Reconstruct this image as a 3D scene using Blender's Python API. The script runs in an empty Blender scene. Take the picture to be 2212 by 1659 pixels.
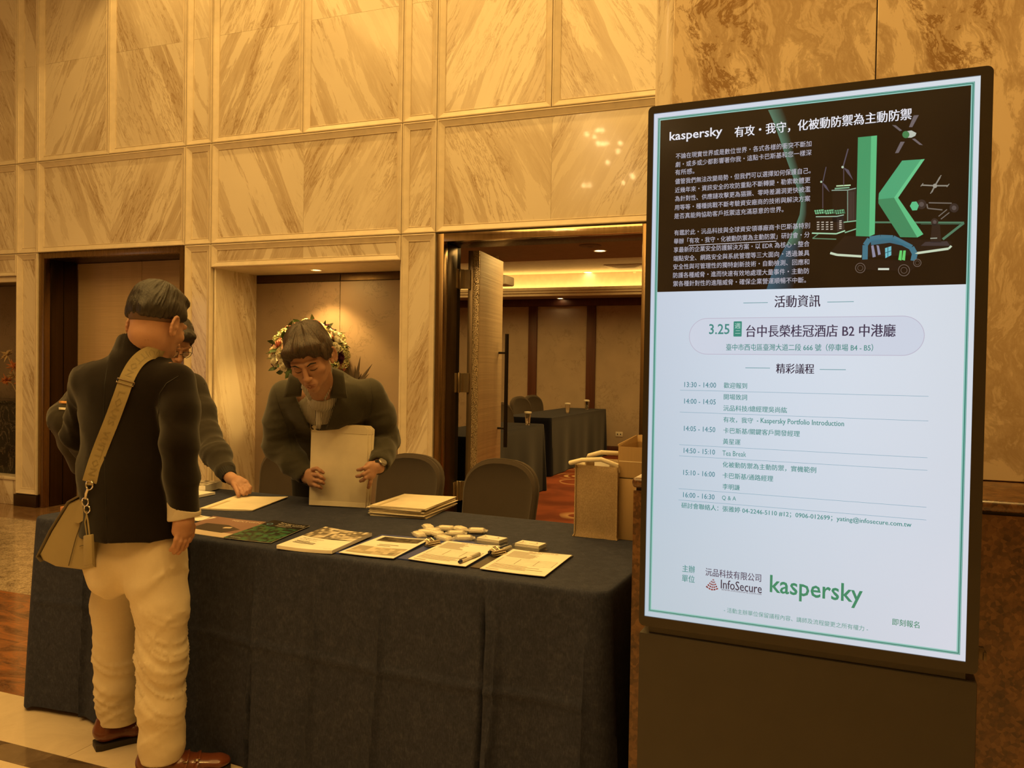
import bpy, bmesh, math, random
import numpy as np
from mathutils import Vector, Matrix, noise
random.seed(7)
R = math.radians
SC = bpy.context.scene
COL = SC.collection

# ---------------------------------------------------------------- camera, light, exposure
CAM_H, F_PX = 1.36, 1742.0
PITCH, ROLL, YAW = R(1.03), R(.91), R(20.94)

def cam_frame():
    R0 = np.array([[1, 0, 0], [0, 0, -1], [0, 1, 0]], float)
    cp, sp, cr, sr = math.cos(PITCH), math.sin(PITCH), math.cos(ROLL), math.sin(ROLL)
    Rp = np.array([[1, 0, 0], [0, cp, -sp], [0, sp, cp]])
    Rr = np.array([[cr, -sr, 0], [sr, cr, 0], [0, 0, 1]])
    ca, sa = math.cos(YAW), math.sin(YAW)
    W = np.array([[ca, sa, 0], [-sa, ca, 0], [0, 0, 1]])
    return Rr @ Rp @ R0 @ W
MC = cam_frame()
cd = bpy.data.cameras.new('camera')
cam = bpy.data.objects.new('camera', cd); COL.objects.link(cam)
cd.sensor_fit = 'HORIZONTAL'; cd.sensor_width = 36.0; cd.lens = 36.0 * F_PX / 2212.0
cd.clip_start = .05; cd.clip_end = 100
rx, ry, rz = MC[0], -MC[1], -MC[2]          # camera x (right), y (up), z (backwards) in the world
cam.matrix_world = Matrix(((rx[0], ry[0], rz[0], 0), (rx[1], ry[1], rz[1], 0), (rx[2], ry[2], rz[2], CAM_H), (0, 0, 0, 1)))
SC.camera = cam
SC.view_settings.view_transform = 'Standard'; SC.view_settings.look = 'None'
SC.view_settings.exposure = 0.0; SC.view_settings.gamma = 1.0; SC.view_settings.use_curve_mapping = False
SC.render.film_transparent = False
SC.cycles.max_bounces = 8; SC.cycles.diffuse_bounces = 4; SC.cycles.glossy_bounces = 4
SC.cycles.transmission_bounces = 6; SC.cycles.transparent_max_bounces = 8
SC.cycles.use_denoising = True; SC.cycles.caustics_reflective = False; SC.cycles.caustics_refractive = False
SC.cycles.sample_clamp_indirect = 6

wd = bpy.data.worlds.new('world'); SC.world = wd; wd.use_nodes = True
wd.node_tree.nodes['Background'].inputs[0].default_value = (1, .6, .25, 1)
wd.node_tree.nodes['Background'].inputs[1].default_value = .02

WARM = (1.0, .585, .155)
def area(name, loc, size, energy, color=WARM, rot=(0, 0, 0), sizey=None, spread=180):
    l = bpy.data.lights.new(name, 'AREA'); l.energy = energy; l.color = color[:3]
    l.shape = 'RECTANGLE'; l.size = size; l.size_y = sizey or size; l.spread = R(spread)
    o = bpy.data.objects.new(name, l); o.location = loc; o.rotation_euler = rot; COL.objects.link(o); return o
def spot(name, loc, energy, angle=90, blend=.6, color=WARM, rot=(0, 0, 0), radius=.05):
    l = bpy.data.lights.new(name, 'SPOT'); l.energy = energy; l.color = color[:3]
    l.spot_size = R(angle); l.spot_blend = blend; l.shadow_soft_size = radius
    o = bpy.data.objects.new(name, l); o.location = loc; o.rotation_euler = rot; COL.objects.link(o); return o
# the lobby: an unseen area fill added overhead for ambient light and a row of downlights washing the marble wall
area('lobby_ambient_fill', (-2.2, .6, 5.5), 6.5, 430, sizey=6.0)
for x in (-5.0, -3.2, -1.4, .4):
    spot('wall_downlight', (x, 4.70, 5.55), 88, 108, .14, radius=.07)
area('entrance_daylight', (-9.2, .6, 1.6), 1.6, 5, (.45, .6, 1.0), rot=(0, R(-90), 0), sizey=2.2)
spot('alcove_downlight', (-3.97, 5.66, 2.150), 80, 100, .5, rot=(R(4), 0, 0), radius=.03)
area('alcove_fill', (-3.9, 5.56, 2.15), .25, 7)  # added fill without a fixture, brightens the front of the flower ball
spot('pier_fill_spot', (.5, 1.3, 5.5), 150, 100, .5, rot=(R(12), 0, 0), radius=.15)  # spot added to brighten the upper pier
# the meeting room
for x in (-5.0, -1.9):
    area('room_ceiling_light', (x, 10.4, 2.87), 2.0, 60, sizey=2.6, spread=160)
area('room_entry_light', (-2.3, 7.2, 2.56), 1.2, 38, sizey=1.2)

# ---------------------------------------------------------------- helpers
def tag(o, label=None, cat=None, group=None, kind=None):
    if label: o['label'] = label
    if cat: o['category'] = cat
    if group: o['group'] = group
    if kind: o['kind'] = kind
    return o
def thing(name, label, cat, loc=(0, 0, 0), rz=0, group=None, kind=None):
    o = bpy.data.objects.new(name, None); COL.objects.link(o)
    o.location = loc; o.rotation_euler = (0, 0, rz); o.empty_display_size = .05
    return tag(o, label, cat, group, kind)
def link_mesh(name, me, mat=None, parent=None, smooth=False):
    if mat is not None:
        for m in (mat if isinstance(mat, (list, tuple)) else [mat]): me.materials.append(m)
    o = bpy.data.objects.new(name, me); COL.objects.link(o)
    if parent is not None: o.parent = parent
    if smooth and len(me.polygons): me.polygons.foreach_set('use_smooth', [True] * len(me.polygons))
    return o
class MB:
    """collects simple shapes into one mesh"""
    def __init__(s): s.v = []; s.f = []; s.mi = []; s.cur = 0
    def add(s, vs, fs):
        b = len(s.v); s.v += [tuple(v) for v in vs]; s.f += [tuple(b + i for i in f) for f in fs]; s.mi += [s.cur] * len(fs); return s
    def box(s, x0, x1, y0, y1, z0, z1, m=None):
        vs = [(x, y, z) for z in (z0, z1) for y in (y0, y1) for x in (x0, x1)]
        if m is not None: vs = [tuple(m @ Vector(v)) for v in vs]
        return s.add(vs, [(0, 2, 3, 1), (4, 5, 7, 6), (0, 1, 5, 4), (2, 6, 7, 3), (0, 4, 6, 2), (1, 3, 7, 5)])
    def prism(s, pts, d0, d1, axis=2):
        """polygon pts in the other two axes, extruded along axis"""
        n = len(pts)
        def mk(p, d):
            q = list(p); q.insert(axis, d); return q
        vs = [mk(p, d0) for p in pts] + [mk(p, d1) for p in pts]
        fs = [tuple(range(n))[::-1], tuple(range(n, 2 * n))] + [(i, (i + 1) % n, n + (i + 1) % n, n + i) for i in range(n)]
        return s.add(vs, fs)
    def tube(s, pts, r, n=8, caps=True, flat=1.0, up=None):
        pts = [Vector(p) for p in pts]; k = len(pts); rs = r if isinstance(r, (list, tuple)) else [r] * k
        rings = []; prev = None
        for i, p in enumerate(pts):
            t = (pts[min(i + 1, k - 1)] - pts[max(i - 1, 0)]).normalized()
            if prev is None:
                a = Vector(up) if up else (Vector((0, 0, 1)) if abs(t.z) < .9 else Vector((1, 0, 0)))
            else: a = prev
            u = (a - t * a.dot(t)).normalized(); w = t.cross(u); prev = u
            rings.append([p + (u * math.cos(2 * math.pi * j / n) * flat + w * math.sin(2 * math.pi * j / n)) * rs[i] for j in range(n)])
        vs = [v for rg in rings for v in rg]
        fs = [(i * n + j, i * n + (j + 1) % n, (i + 1) * n + (j + 1) % n, (i + 1) * n + j) for i in range(k - 1) for j in range(n)]
        if caps: fs += [tuple(range(n))[::-1], tuple((k - 1) * n + j for j in range(n))]
        return s.add(vs, fs)
    def lathe(s, prof, n=20, c=(0, 0, 0)):
        k = len(prof)
        vs = [(c[0] + r * math.cos(2 * math.pi * j / n), c[1] + r * math.sin(2 * math.pi * j / n), c[2] + z) for r, z in prof for j in range(n)]
        fs = [(i * n + j, i * n + (j + 1) % n, (i + 1) * n + (j + 1) % n, (i + 1) * n + j) for i in range(k - 1) for j in range(n)]
        fs += [tuple(range(n))[::-1], tuple((k - 1) * n + j for j in range(n))]
        return s.add(vs, fs)
    def build(s, name, mat=None, parent=None, smooth=False, loc=None, bevel=0, seg=2, rz=None):
        me = bpy.data.meshes.new(name)
        vs = s.v
        if loc is not None: vs = [(v[0] - loc[0], v[1] - loc[1], v[2] - loc[2]) for v in vs]
        me.from_pydata(vs, [], s.f); me.update()
        if any(s.mi): me.polygons.foreach_set('material_index', s.mi)
        bm = bmesh.new(); bm.from_mesh(me); bmesh.ops.recalc_face_normals(bm, faces=bm.faces)
        if bevel:
            ed = [e for e in bm.edges if len(e.link_faces) == 2 and e.calc_face_angle(0) > .5]
            bmesh.ops.bevel(bm, geom=ed, offset=bevel, segments=seg, affect='EDGES', profile=.5)
        bm.to_mesh(me); bm.free()
        o = link_mesh(name, me, mat, parent, smooth)
        if loc is not None: o.location = loc
        if rz is not None: o.rotation_euler = (0, 0, rz)
        if smooth or bevel: smooth_by_angle(o, 40)
        return o
def smooth_by_angle(o, deg):
    me = o.data
    me.polygons.foreach_set('use_smooth', [True] * len(me.polygons))
    try: me.set_sharp_from_angle(angle=R(deg))
    except Exception: pass
def ray_at(px, py):
    d = MC.T @ np.array([(px - 1106) / F_PX, (py - 829.5) / F_PX, 1.0]); return d
def at(px, py, Y):                 # the point seen there on the plane y = Y
    d = ray_at(px, py); return Vector((d[0] * Y / d[1], Y, CAM_H + d[2] * Y / d[1]))
def atz(px, py, z):
    d = ray_at(px, py); t = (z - CAM_H) / d[2]; return Vector((d[0] * t, d[1] * t, z))

# ---------------------------------------------------------------- materials
def srgb(h):
    if isinstance(h, str): h = [int(h[i:i + 2], 16) / 255 for i in (0, 2, 4)]
    return tuple((c / 12.92 if c <= .04045 else ((c + .055) / 1.055) ** 2.4) for c in h)
class NT:
    def __init__(s, name):
        s.m = bpy.data.materials.new(name); s.m.use_nodes = True; s.t = s.m.node_tree; s.b = s.t.nodes['Principled BSDF']
    def n(s, typ, **kw):
        nd = s.t.nodes.new('ShaderNode' + typ)
        for k, v in kw.items():
            if k.startswith('_'): setattr(nd, k[1:], v)
            else:
                key = k.replace('_', ' ')
                for sock in nd.inputs:
                    if sock.name.lower() == key.lower():
                        if isinstance(v, bpy.types.NodeSocket): s.t.links.new(v, sock)
                        else: sock.default_value = v
                        break
        return nd
    def l(s, a, b): s.t.links.new(a, b)
    def coord(s, kind='Object'): return s.n('TexCoord').outputs[kind]
    def math(s, op, a, b=None, clamp=False):
        nd = s.t.nodes.new('ShaderNodeMath'); nd.operation = op; nd.use_clamp = clamp
        for i, v in enumerate((a, b)):
            if v is None: continue
            if isinstance(v, bpy.types.NodeSocket): s.l(v, nd.inputs[i])
            else: nd.inputs[i].default_value = v
        return nd.outputs[0]
    def vmul(s, a, v):
        nd = s.t.nodes.new('ShaderNodeVectorMath'); nd.operation = 'MULTIPLY'; s.l(a, nd.inputs[0]); nd.inputs[1].default_value = v; return nd.outputs[0]
    def vadd(s, a, b):
        nd = s.t.nodes.new('ShaderNodeVectorMath'); nd.operation = 'ADD'; s.l(a, nd.inputs[0])
        if isinstance(b, bpy.types.NodeSocket): s.l(b, nd.inputs[1])
        else: nd.inputs[1].default_value = b
        return nd.outputs[0]
    def rand_offset(s, co, k=37.):
        r = s.n('ObjectInfo').outputs['Random']; c = s.t.nodes.new('ShaderNodeCombineXYZ')
        m = s.math('MULTIPLY', r, k); m2 = s.math('MULTIPLY', r, k * .37)
        s.l(m, c.inputs[0]); s.l(m2, c.inputs[1]); s.l(m, c.inputs[2]); return s.vadd(co, c.outputs[0])
    def ramp(s, fac, stops):
        nd = s.t.nodes.new('ShaderNodeValToRGB'); s.l(fac, nd.inputs[0]); e = nd.color_ramp.elements
        while len(e) < len(stops): e.new(.5)
        for i, (p, c) in enumerate(stops):
            e[i].position = p
            e[i].color = (c, c, c, 1) if isinstance(c, (int, float)) else (*c[:3], 1)
        return nd.outputs[0]
    def mix(s, fac, a, b, mode='MIX'):
        nd = s.t.nodes.new('ShaderNodeMix'); nd.data_type = 'RGBA'; nd.blend_type = mode
        for sock, v in ((nd.inputs[0], fac), (nd.inputs[6], a), (nd.inputs[7], b)):
            if isinstance(v, bpy.types.NodeSocket): s.l(v, sock)
            else: sock.default_value = v if isinstance(v, (int, float)) else (*v[:3], 1)
        return nd.outputs[2]
    def noise(s, co, scale, detail=4, rough=.5, dist=0):
        nd = s.n('TexNoise', Vector=co, Scale=scale, Detail=detail, Roughness=rough, Distortion=dist); return nd.outputs[0]
    def bump(s, h, strength=.3, dist=.01):
        nd = s.n('Bump', Strength=strength, Distance=dist); s.l(h, nd.inputs['Height']); s.l(nd.outputs[0], s.b.inputs['Normal'])
    def set(s, **kw):
        for k, v in kw.items():
            key = {'color': 'Base Color', 'rough': 'Roughness', 'metal': 'Metallic', 'spec': 'Specular IOR Level', 'coat': 'Coat Weight',
                   'coatr': 'Coat Roughness', 'trans': 'Transmission Weight', 'ior': 'IOR', 'sheen': 'Sheen Weight', 'emc': 'Emission Color',
                   'ems': 'Emission Strength', 'alpha': 'Alpha', 'sub': 'Subsurface Weight'}[k]
            if isinstance(v, bpy.types.NodeSocket): s.l(v, s.b.inputs[key])
            else: s.b.inputs[key].default_value = (*v[:3], 1) if isinstance(v, (tuple, list)) else v
        return s.m
MATS = {}
def plain(name, color, rough=.5, metal=0, **kw):
    if name in MATS: return MATS[name]
    t = NT(name); co = t.coord()
    n = t.noise(co, 14, 3)
    c = t.mix(t.ramp(n, [(.3, 0.), (.7, 1.)]), tuple(x * .93 for x in color), tuple(min(1, x * 1.05) for x in color))
    MATS[name] = t.set(color=c, rough=rough, metal=metal, **kw); return MATS[name]
def marble(name, sign, base=(.79, .71, .575), vein=(.42, .31, .195), tilt=27):
    """bookmatched stone: veins lean by `tilt` degrees, mirrored by `sign`"""
    t = NT(name); co = t.rand_offset(t.coord())
    rot = t.n('VectorRotate', _rotation_type='Y_AXIS', Vector=co, Angle=R(-tilt * sign)).outputs[0]
    warp = t.n('TexNoise', Vector=t.vmul(rot, (1.6, 1.6, .5)), Scale=1.0, Detail=3.0).outputs['Color']
    wv = t.n('VectorMath', _operation='MULTIPLY_ADD'); t.l(warp, wv.inputs[0]); wv.inputs[1].default_value = (.26, .26, .26); t.l(rot, wv.inputs[2])
    p = wv.outputs[0]
    broad = t.ramp(t.noise(t.vmul(p, (5.0, 5.0, .46)), 1.0, 9, .66, .35), [(.485, 0.), (.515, .62), (.575, 1.), (.625, .45), (.66, .85)])
    patch = t.ramp(t.noise(t.vmul(p, (1.1, 1.1, .45)), 1.0, 2), [(.36, .25), (.55, 1.)])
    fine = t.noise(t.vmul(p, (15, 15, 1.7)), 1.0, 8, .7, .5)
    line = t.ramp(t.math('ABSOLUTE', t.math('SUBTRACT', fine, .5)), [(.0, 1.), (.028, 0.)])
    region = t.ramp(t.noise(t.vmul(p, (2.6, 2.6, .8)), 1.0, 3), [(.46, 0.), (.56, 1.)])
    edge = t.ramp(t.math('ABSOLUTE', t.math('SUBTRACT', t.noise(t.vmul(p, (5.0, 5.0, .46)), 1.0, 9, .66, .35), .50)), [(.0, 1.), (.012, 0.)])
    m1 = t.math('MULTIPLY', broad, patch)
    m2 = t.math('MULTIPLY', t.math('MULTIPLY', line, region), .75)
    m3 = t.math('MULTIPLY', t.math('MULTIPLY', edge, patch), .35)
    m = t.math('ADD', t.math('ADD', t.math('MULTIPLY', m1, .68), m2), m3, clamp=True)
    cloud = t.noise(co, 1.3, 3)
    c0 = t.mix(t.ramp(cloud, [(.3, 0.), (.7, 1.)]), tuple(b * .93 for b in base), base)
    return t.set(color=t.mix(m, c0, vein), rough=.16, coat=.25, coatr=.04)
def cloudy_marble(name, base=(.72, .60, .43), vein=(.30, .19, .09)):
    t = NT(name); co = t.vadd(t.coord(), (3.1, 1.7, 8.0))
    w = t.n('TexNoise', Vector=co, Scale=1.4, Detail=5.0).outputs['Color']
    wv = t.n('VectorMath', _operation='MULTIPLY_ADD'); t.l(w, wv.inputs[0]); wv.inputs[1].default_value = (.5, .5, .35); t.l(co, wv.inputs[2])
    p = t.vmul(wv.outputs[0], (1, 1, .62))
    a = t.ramp(t.noise(t.vmul(p, (1.5, 1.5, .75)), 4.4, 10, .70, .35), [(.47, 0.), (.50, .65), (.56, 1.), (.60, .3), (.66, .9)])
    fine = t.noise(p, 5.5, 9, .72, .5)
    ln = t.ramp(t.math('ABSOLUTE', t.math('SUBTRACT', fine, .5)), [(.0, 1.), (.03, 0.)])
    rg = t.ramp(t.noise(t.vmul(p, (1.6, 1.6, .5)), 1.5, 3), [(.47, 0.), (.55, 1.)])
    m = t.math('ADD', t.math('MULTIPLY', a, .62), t.math('MULTIPLY', t.math('MULTIPLY', ln, rg), .9), clamp=True)
    return t.set(color=t.mix(m, base, vein), rough=.14, coat=.3, coatr=.04)
def granite(name, c1, c2, c3, scale=70, rough=.15, big=3.):
    t = NT(name); co = t.rand_offset(t.coord())
    v = t.n('TexVoronoi', Vector=co, Scale=scale).outputs['Color']
    sv = t.n('SeparateColor', Color=v).outputs[0]
    n = t.noise(co, big, 6, .65)
    a = t.ramp(sv, [(.15, c1), (.55, c2), (.9, c3)])
    b = t.ramp(n, [(.35, c1), (.5, c2), (.68, c3)])
    return t.set(color=t.mix(.5, a, b), rough=rough, coat=.2)
def bronze(name, c=(.30, .20, .10), rough=.28):
    t = NT(name); co = t.coord()
    n = t.noise(t.vmul(co, (60, 60, 1.2)), 1.0, 4)
    return t.set(color=t.mix(t.ramp(n, [(.3, 0.), (.7, 1.)]), tuple(x * .85 for x in c), c), metal=1.0, rough=t.ramp(n, [(.2, rough * .7), (.8, rough * 1.3)]))
def weave(name, c, rough=.9, amt=.25, scale=900, sheen=.0, bump=.15, mott=0.12):
    if name in MATS: return MATS[name]
    t = NT(name); co = t.coord()
    n = t.noise(co, scale * .12, 5, .7); big = t.noise(co, 5, 4, .6)
    f = t.math('ADD', t.math('MULTIPLY', n, amt), t.math('MULTIPLY', big, mott))
    col = t.mix(t.ramp(f, [(.0, 0.), ((amt + mott), 1.)]), tuple(x * (1 - amt - mott) for x in c), tuple(min(1, x * (1 + amt + mott)) for x in c))
    t.bump(t.noise(co, 26, 4), bump * .8, .006)
    MATS[name] = t.set(color=col, rough=rough, sheen=sheen, spec=.0); return MATS[name]
CREAM = plain('cream_painted_moulding', (.72, .63, .49), .42)
MAR = {1: marble('marble_veins_rising_right', 1), -1: marble('marble_veins_rising_left', -1)}
MAR_S = {1: marble('marble_shallow_right', 1, tilt=14), -1: marble('marble_shallow_left', -1, tilt=14)}
BRONZE = bronze('brushed_bronze'); BRONZE_D = bronze('dark_bronze', (.10, .065, .035), .35)
# ---------------------------------------------------------------- the lobby shell
YW = 5.45                                   # face of the marble wall
COLX = [-9.4, -7.35, -7.08, -6.81, -5.08, -4.80, -2.996, -2.705, -1.09, -.82, .95]
RAIL1, RAIL0, TOPZ, JOINT = 3.212, 2.372, 5.6, 4.11
wall_back = MB()
wy0, wy1 = YW + .015, YW + .33
wall_back.box(-9.4, -8.9, wy0, wy1, 0, RAIL0)
wall_back.box(-8.9, -7.10, wy0, wy1, 2.165, RAIL0)
wall_back.box(-7.10, -6.81, wy0, wy1, 0, RAIL0)
wall_back.box(-5.08, -4.80, wy0, YW + .55, 0, RAIL0)
wall_back.box(-4.80, -2.996, wy0, YW + .55, 2.175, RAIL0)
wall_back.box(-2.996, -2.705, wy0, wy1, 0, RAIL0)
wall_back.box(-1.10, 3.0, wy0, wy1, 0, RAIL0)
wall_back.box(-9.4, 3.0, wy0, wy1, RAIL0, TOPZ)
wall_back = wall_back.build('wall_back', CREAM); tag(wall_back, kind='structure')

def frame_mesh(x0, x1, z0, z1, w=.056):
    """mitred moulding: a proud lip outside, a slope running down to the slab"""
    prof = [(.0025, .012), (.0025, -.024), (.006, -.028), (.012, -.028), (.015, -.022), (w - .006, -.004), (w - .003, -.008), (w, -.006), (w, .012)]
    cx, cz = (x0 + x1) / 2, (z0 + z1) / 2
    mb = MB(); n = len(prof); vs = []
    for sx, sz in ((-1, -1), (1, -1), (1, 1), (-1, 1)):
        for (d, y) in prof:
            vs.append(((x1 - x0) / 2 * sx - d * sx, y, (z1 - z0) / 2 * sz - d * sz))
    fs = [(c * n + i, ((c + 1) % 4) * n + i, ((c + 1) % 4) * n + i + 1, c * n + i + 1) for c in range(4) for i in range(n - 1)]
    mb.add(vs, fs); o = mb.build('panel_frame', CREAM, wall_back); o.location = (cx, YW, cz); return o
def slab(x0, x1, z0, z1, s, m=None):
    g = .0004; mb = MB(); cx, cz = (x0 + x1) / 2, (z0 + z1) / 2
    mb.box(x0 - cx + g, x1 - cx - g, .001, .014, z0 - cz + g, z1 - cz - g)
    o = mb.build('marble_slab', (m or MAR)[s], wall_back, bevel=.0006, seg=1); o.location = (cx, YW, cz)
    return o
def panel(x0, x1, z0, z1, signs=(1,), joint=None, w=.056, m=None):
    frame_mesh(x0, x1, z0, z1, w)
    n = len(signs); a0, a1 = x0 + w - .004, x1 - w + .004
    zs = [(z0 + w - .004, z1 - w + .004)]
    if joint: zs = [(z0 + w - .004, joint), (joint, z1 - w + .004)]
    for k, s in enumerate(signs):
        for (c0, c1) in zs: slab(a0 + (a1 - a0) * k / n, a0 + (a1 - a0) * (k + 1) / n, c0, c1, s, m)
# upper storey: narrow pilaster panels and pairs of tall panels
for (x0, x1, s) in ((-9.4, -8.2, 1), (-8.2, -7.08, -1), (-7.08, -6.81, -1), (-6.81, -5.943, 1), (-5.943, -5.075, -1), (-5.075, -4.80, -1), (-4.80, -3.896, 1),
                    (-3.896, -2.996, -1), (-2.996, -2.708, -1), (-2.708, -1.812, 1), (-1.812, -.92, -1), (-.92, .1, 1), (.1, 1.1, -1), (1.1, 3.0, 1)):
    panel(x0, x1, RAIL1, TOPZ, (s,), JOINT)
# the row above the doors, bookmatched in pairs
for (x0, x1, ss) in ((-9.4, -7.08, (1, -1)), (-7.08, -6.81, (-1,)), (-6.81, -5.08, (-1, 1)), (-5.08, -4.80, (-1,)), (-4.80, -2.996, (-1, 1)),
                     (-2.996, -2.705, (1,)), (-2.705, -.92, (-1, 1)), (-.92, 1.1, (-1, 1))):
    panel(x0, x1, RAIL0, RAIL1, ss)
# pilasters beside the openings and the lintels
panel(-7.085, -6.81, .115, RAIL0, (-1,)); panel(-5.08, -4.80, .115, RAIL0, (-1,)); panel(-2.996, -2.705, .115, RAIL0, (1,)); panel(-1.09, -.82, .115, RAIL0, (1,))
panel(-8.9, -7.085, 2.165, RAIL0, (1, -1), w=.045); panel(-4.80, -2.996, 2.175, RAIL0, (1, -1), w=.052)
for i, (x0, x1) in enumerate(((-7.095, -6.80), (-5.09, -4.80), (-2.996, -2.70), (-1.10, -.80))):
    o = MB().box(x0, x1, YW - .035, YW + .02, 0, .112).build('trim_%d' % (i + 1), BRONZE_D, bevel=.004); tag(o, kind='structure')

# ---------------------------------------------------------------- alcove with brown fabric panels
def fabric(name, base, vein):
    t = NT(name); co = t.rand_offset(t.coord())
    w = t.n('TexNoise', Vector=co, Scale=3.0, Detail=4.0).outputs['Color']
    wv = t.n('VectorMath', _operation='MULTIPLY_ADD'); t.l(w, wv.inputs[0]); wv.inputs[1].default_value = (.6, .6, .6); t.l(co, wv.inputs[2])
    f = t.noise(wv.outputs[0], 2.2, 8, .7, 1.2)
    ln = t.ramp(t.math('ABSOLUTE', t.math('SUBTRACT', f, .5)), [(0., 1.), (.014, 0.)])
    rg = t.ramp(t.noise(co, 2.4, 2), [(.48, 0.), (.56, 1.)])
    m = t.math('MULTIPLY', t.math('MULTIPLY', ln, rg), .65)
    c0 = t.mix(t.ramp(t.noise(co, 3, 4), [(.3, 0.), (.7, 1.)]), tuple(b * .85 for b in base), base)
    return t.set(color=t.mix(m, c0, vein), rough=.42)
BROWN = fabric('brown_wall_covering', (.27, .20, .145), (.12, .085, .055))
alc = MB(); yb = 6.0
alc.box(-4.81, -2.98, yb, yb + .05, 0, 2.2)
alc = alc.build('wall_alcove', BRONZE_D); tag(alc, kind='structure')
def fpanel(parent, x0, x1, y, z0, z1, m=BROWN, name='fabric_panel'):
    cx, cz = (x0 + x1) / 2, (z0 + z1) / 2
    o = MB().box(x0 - cx + .002, x1 - cx - .002, -.014, .0, z0 - cz + .002, z1 - cz - .002).build(name, m, parent, bevel=.003, seg=1)
    o.location = (cx, y, cz); return o
fpanel(alc, -4.78, -3.895, yb, .02, 2.10); fpanel(alc, -3.895, -3.0, yb, .02, 2.10)
for (x0, x1) in ((-4.78, -3.895), (-3.895, -3.0)): fpanel(alc, x0, x1, yb, 2.10, 2.165, BRONZE_D, 'header_strip')
for (xa, s) in ((-4.80, -1), (-2.996, 1)):   # marble reveals
    o = MB().box(-.008, .008, -.265, .265, -1.087, 1.087).build('marble_reveal', MAR_S[-1], alc, bevel=.002, seg=1); o.location = (xa - s * .004 + (.012 if s < 0 else -.012), YW + .275, 1.087)
    # veins follow the reveal: turn the slab so its local x runs into the wall
    o.data.transform(Matrix.Rotation(R(-90), 4, 'Z')); o.rotation_euler = (0, 0, R(90))
o = MB().box(-4.80, -2.996, YW + .005, yb, 2.172, 2.182).build('soffit', CREAM, alc)
LAMP = NT('lit_lamp_glass').set(color=(1, .8, .5), emc=(1, .66, .26), ems=9)
def downlight(name, loc, r, label, group=None, em=None):
    t = thing(name, label, 'ceiling light', loc, group=group)
    MB().lathe([(r, 0), (r, -.004), (r * .82, -.008), (r * .74, -.003), (r * .74, .0)], 24).build('trim_ring', plain('white_metal_trim', (.8, .75, .65), .35), t, smooth=True)
    MB().lathe([(r * .70, -.001), (r * .5, -.004), (.001, -.005)], 20).build('lamp', em or LAMP, t, smooth=True)
    return t
downlight('downlight', (-3.97, 5.74, 2.172), .055, 'small round downlight glowing in the alcove ceiling above the flower ball')

# far-left alcove with dark stone shelf
al2 = MB(); al2.box(-9.0, -7.05, 6.10, 6.14, 0, 2.3); al2.box(-9.05, -8.95, YW + .05, 6.1, 0, 2.3); al2.box(-7.10, -7.05, YW + .34, 6.1, 0, 2.3)
al2.box(-9.0, -7.06, YW + .34, 6.12, 2.165, 2.2)
al2 = al2.build('wall_left_alcove', BROWN); tag(al2, kind='structure')
for i in range(3): fpanel(al2, -8.95 + i * .63, -8.95 + (i + 1) * .63, 6.10, .27, 2.16)
MB().box(-8.9, -7.10, YW + .002, YW + .06, 2.115, 2.164).build('header', CREAM, al2, bevel=.004)
DARKMARBLE = NT('dark_veined_marble')
_t = DARKMARBLE; _co = _t.coord(); _f = _t.noise(_co, 5, 8, .7, 1.5)
_ln = _t.ramp(_t.math('ABSOLUTE', _t.math('SUBTRACT', _f, .5)), [(0., 1.), (.012, 0.)])
DARKMARBLE = _t.set(color=_t.mix(_t.math('MULTIPLY', _ln, .55), (.010, .008, .007), (.32, .26, .2)), rough=.12)
pl = thing('planter', 'black veined marble planter block standing in the far-left alcove', 'planter', (-7.75, 5.78, .268))
MB().box(-.62, .58, -.2, .2, 0, .70).build('block', DARKMARBLE, pl, bevel=.006)
MB().box(-.64, .60, -.215, .215, .68, .71).build('rim', DARKMARBLE, pl, bevel=.004)
cb = thing('marble_step', 'pale marble step with a joint below the far-left alcove', 'step', (-7.75, 5.78, 0))
for (x0, x1) in ((-1.3, -.6), (-.6, .05), (.05, .60), (.603, .655)):
    MB().box(x0 + .001, x1 - .001, -.33, .3, .0, .235).build('riser_block', MAR[-1], cb, bevel=.004)
MB().box(-1.3, .655, -.345, .3, .236, .267).build('tread', MAR[1], cb, bevel=.006)

# ---------------------------------------------------------------- door_1 (closed pair, left)
def woodgrain(name, c, c2, sc=(2, 2, 70), bump=.12):
    t = NT(name); co = t.rand_offset(t.coord())
    n = t.noise(t.vmul(co, sc), 1.0, 5, .6); b = t.noise(t.vmul(co, (7, 7, .4)), 1.0, 2)
    col = t.mix(t.ramp(n, [(.3, 0.), (.7, 1.)]), c, c2)
    col = t.mix(t.ramp(b, [(.35, 0.), (.65, .35)]), col, tuple(x * .8 for x in c))
    t.bump(n, bump, .003); return t.set(color=col, rough=.5)
LEAF = woodgrain('textured_pale_wood', (.50, .36, .22), (.60, .44, .27))
d1 = thing('door_1', None, None, (0, 0, 0), kind='structure')
MB().box(-6.81, -6.745, YW - .01, YW + .06, 0, 2.372).box(-5.146, -5.08, YW - .01, YW + .06, 0, 2.372).box(-6.745, -5.146, YW - .01, YW + .06, 2.318, 2.372).build('door_frame', BRONZE, d1, bevel=.003)
MB().box(-6.80, -6.745, YW + .065, YW + .20, 0, 2.318).build('jamb', BRONZE_D, d1, bevel=.003)
MB().box(-6.80, -6.745, YW + .206, YW + .355, 0, 2.318).build('jamb', BRONZE_D, d1, bevel=.003)
MB().box(-5.146, -5.08, YW + .065, YW + .355, 0, 2.318).build('jamb', BRONZE_D, d1, bevel=.003)
MB().box(-6.80, -5.08, YW + .065, YW + .45, 2.319, 2.36).build('head_jamb', BRONZE_D, d1, bevel=.003)
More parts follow.
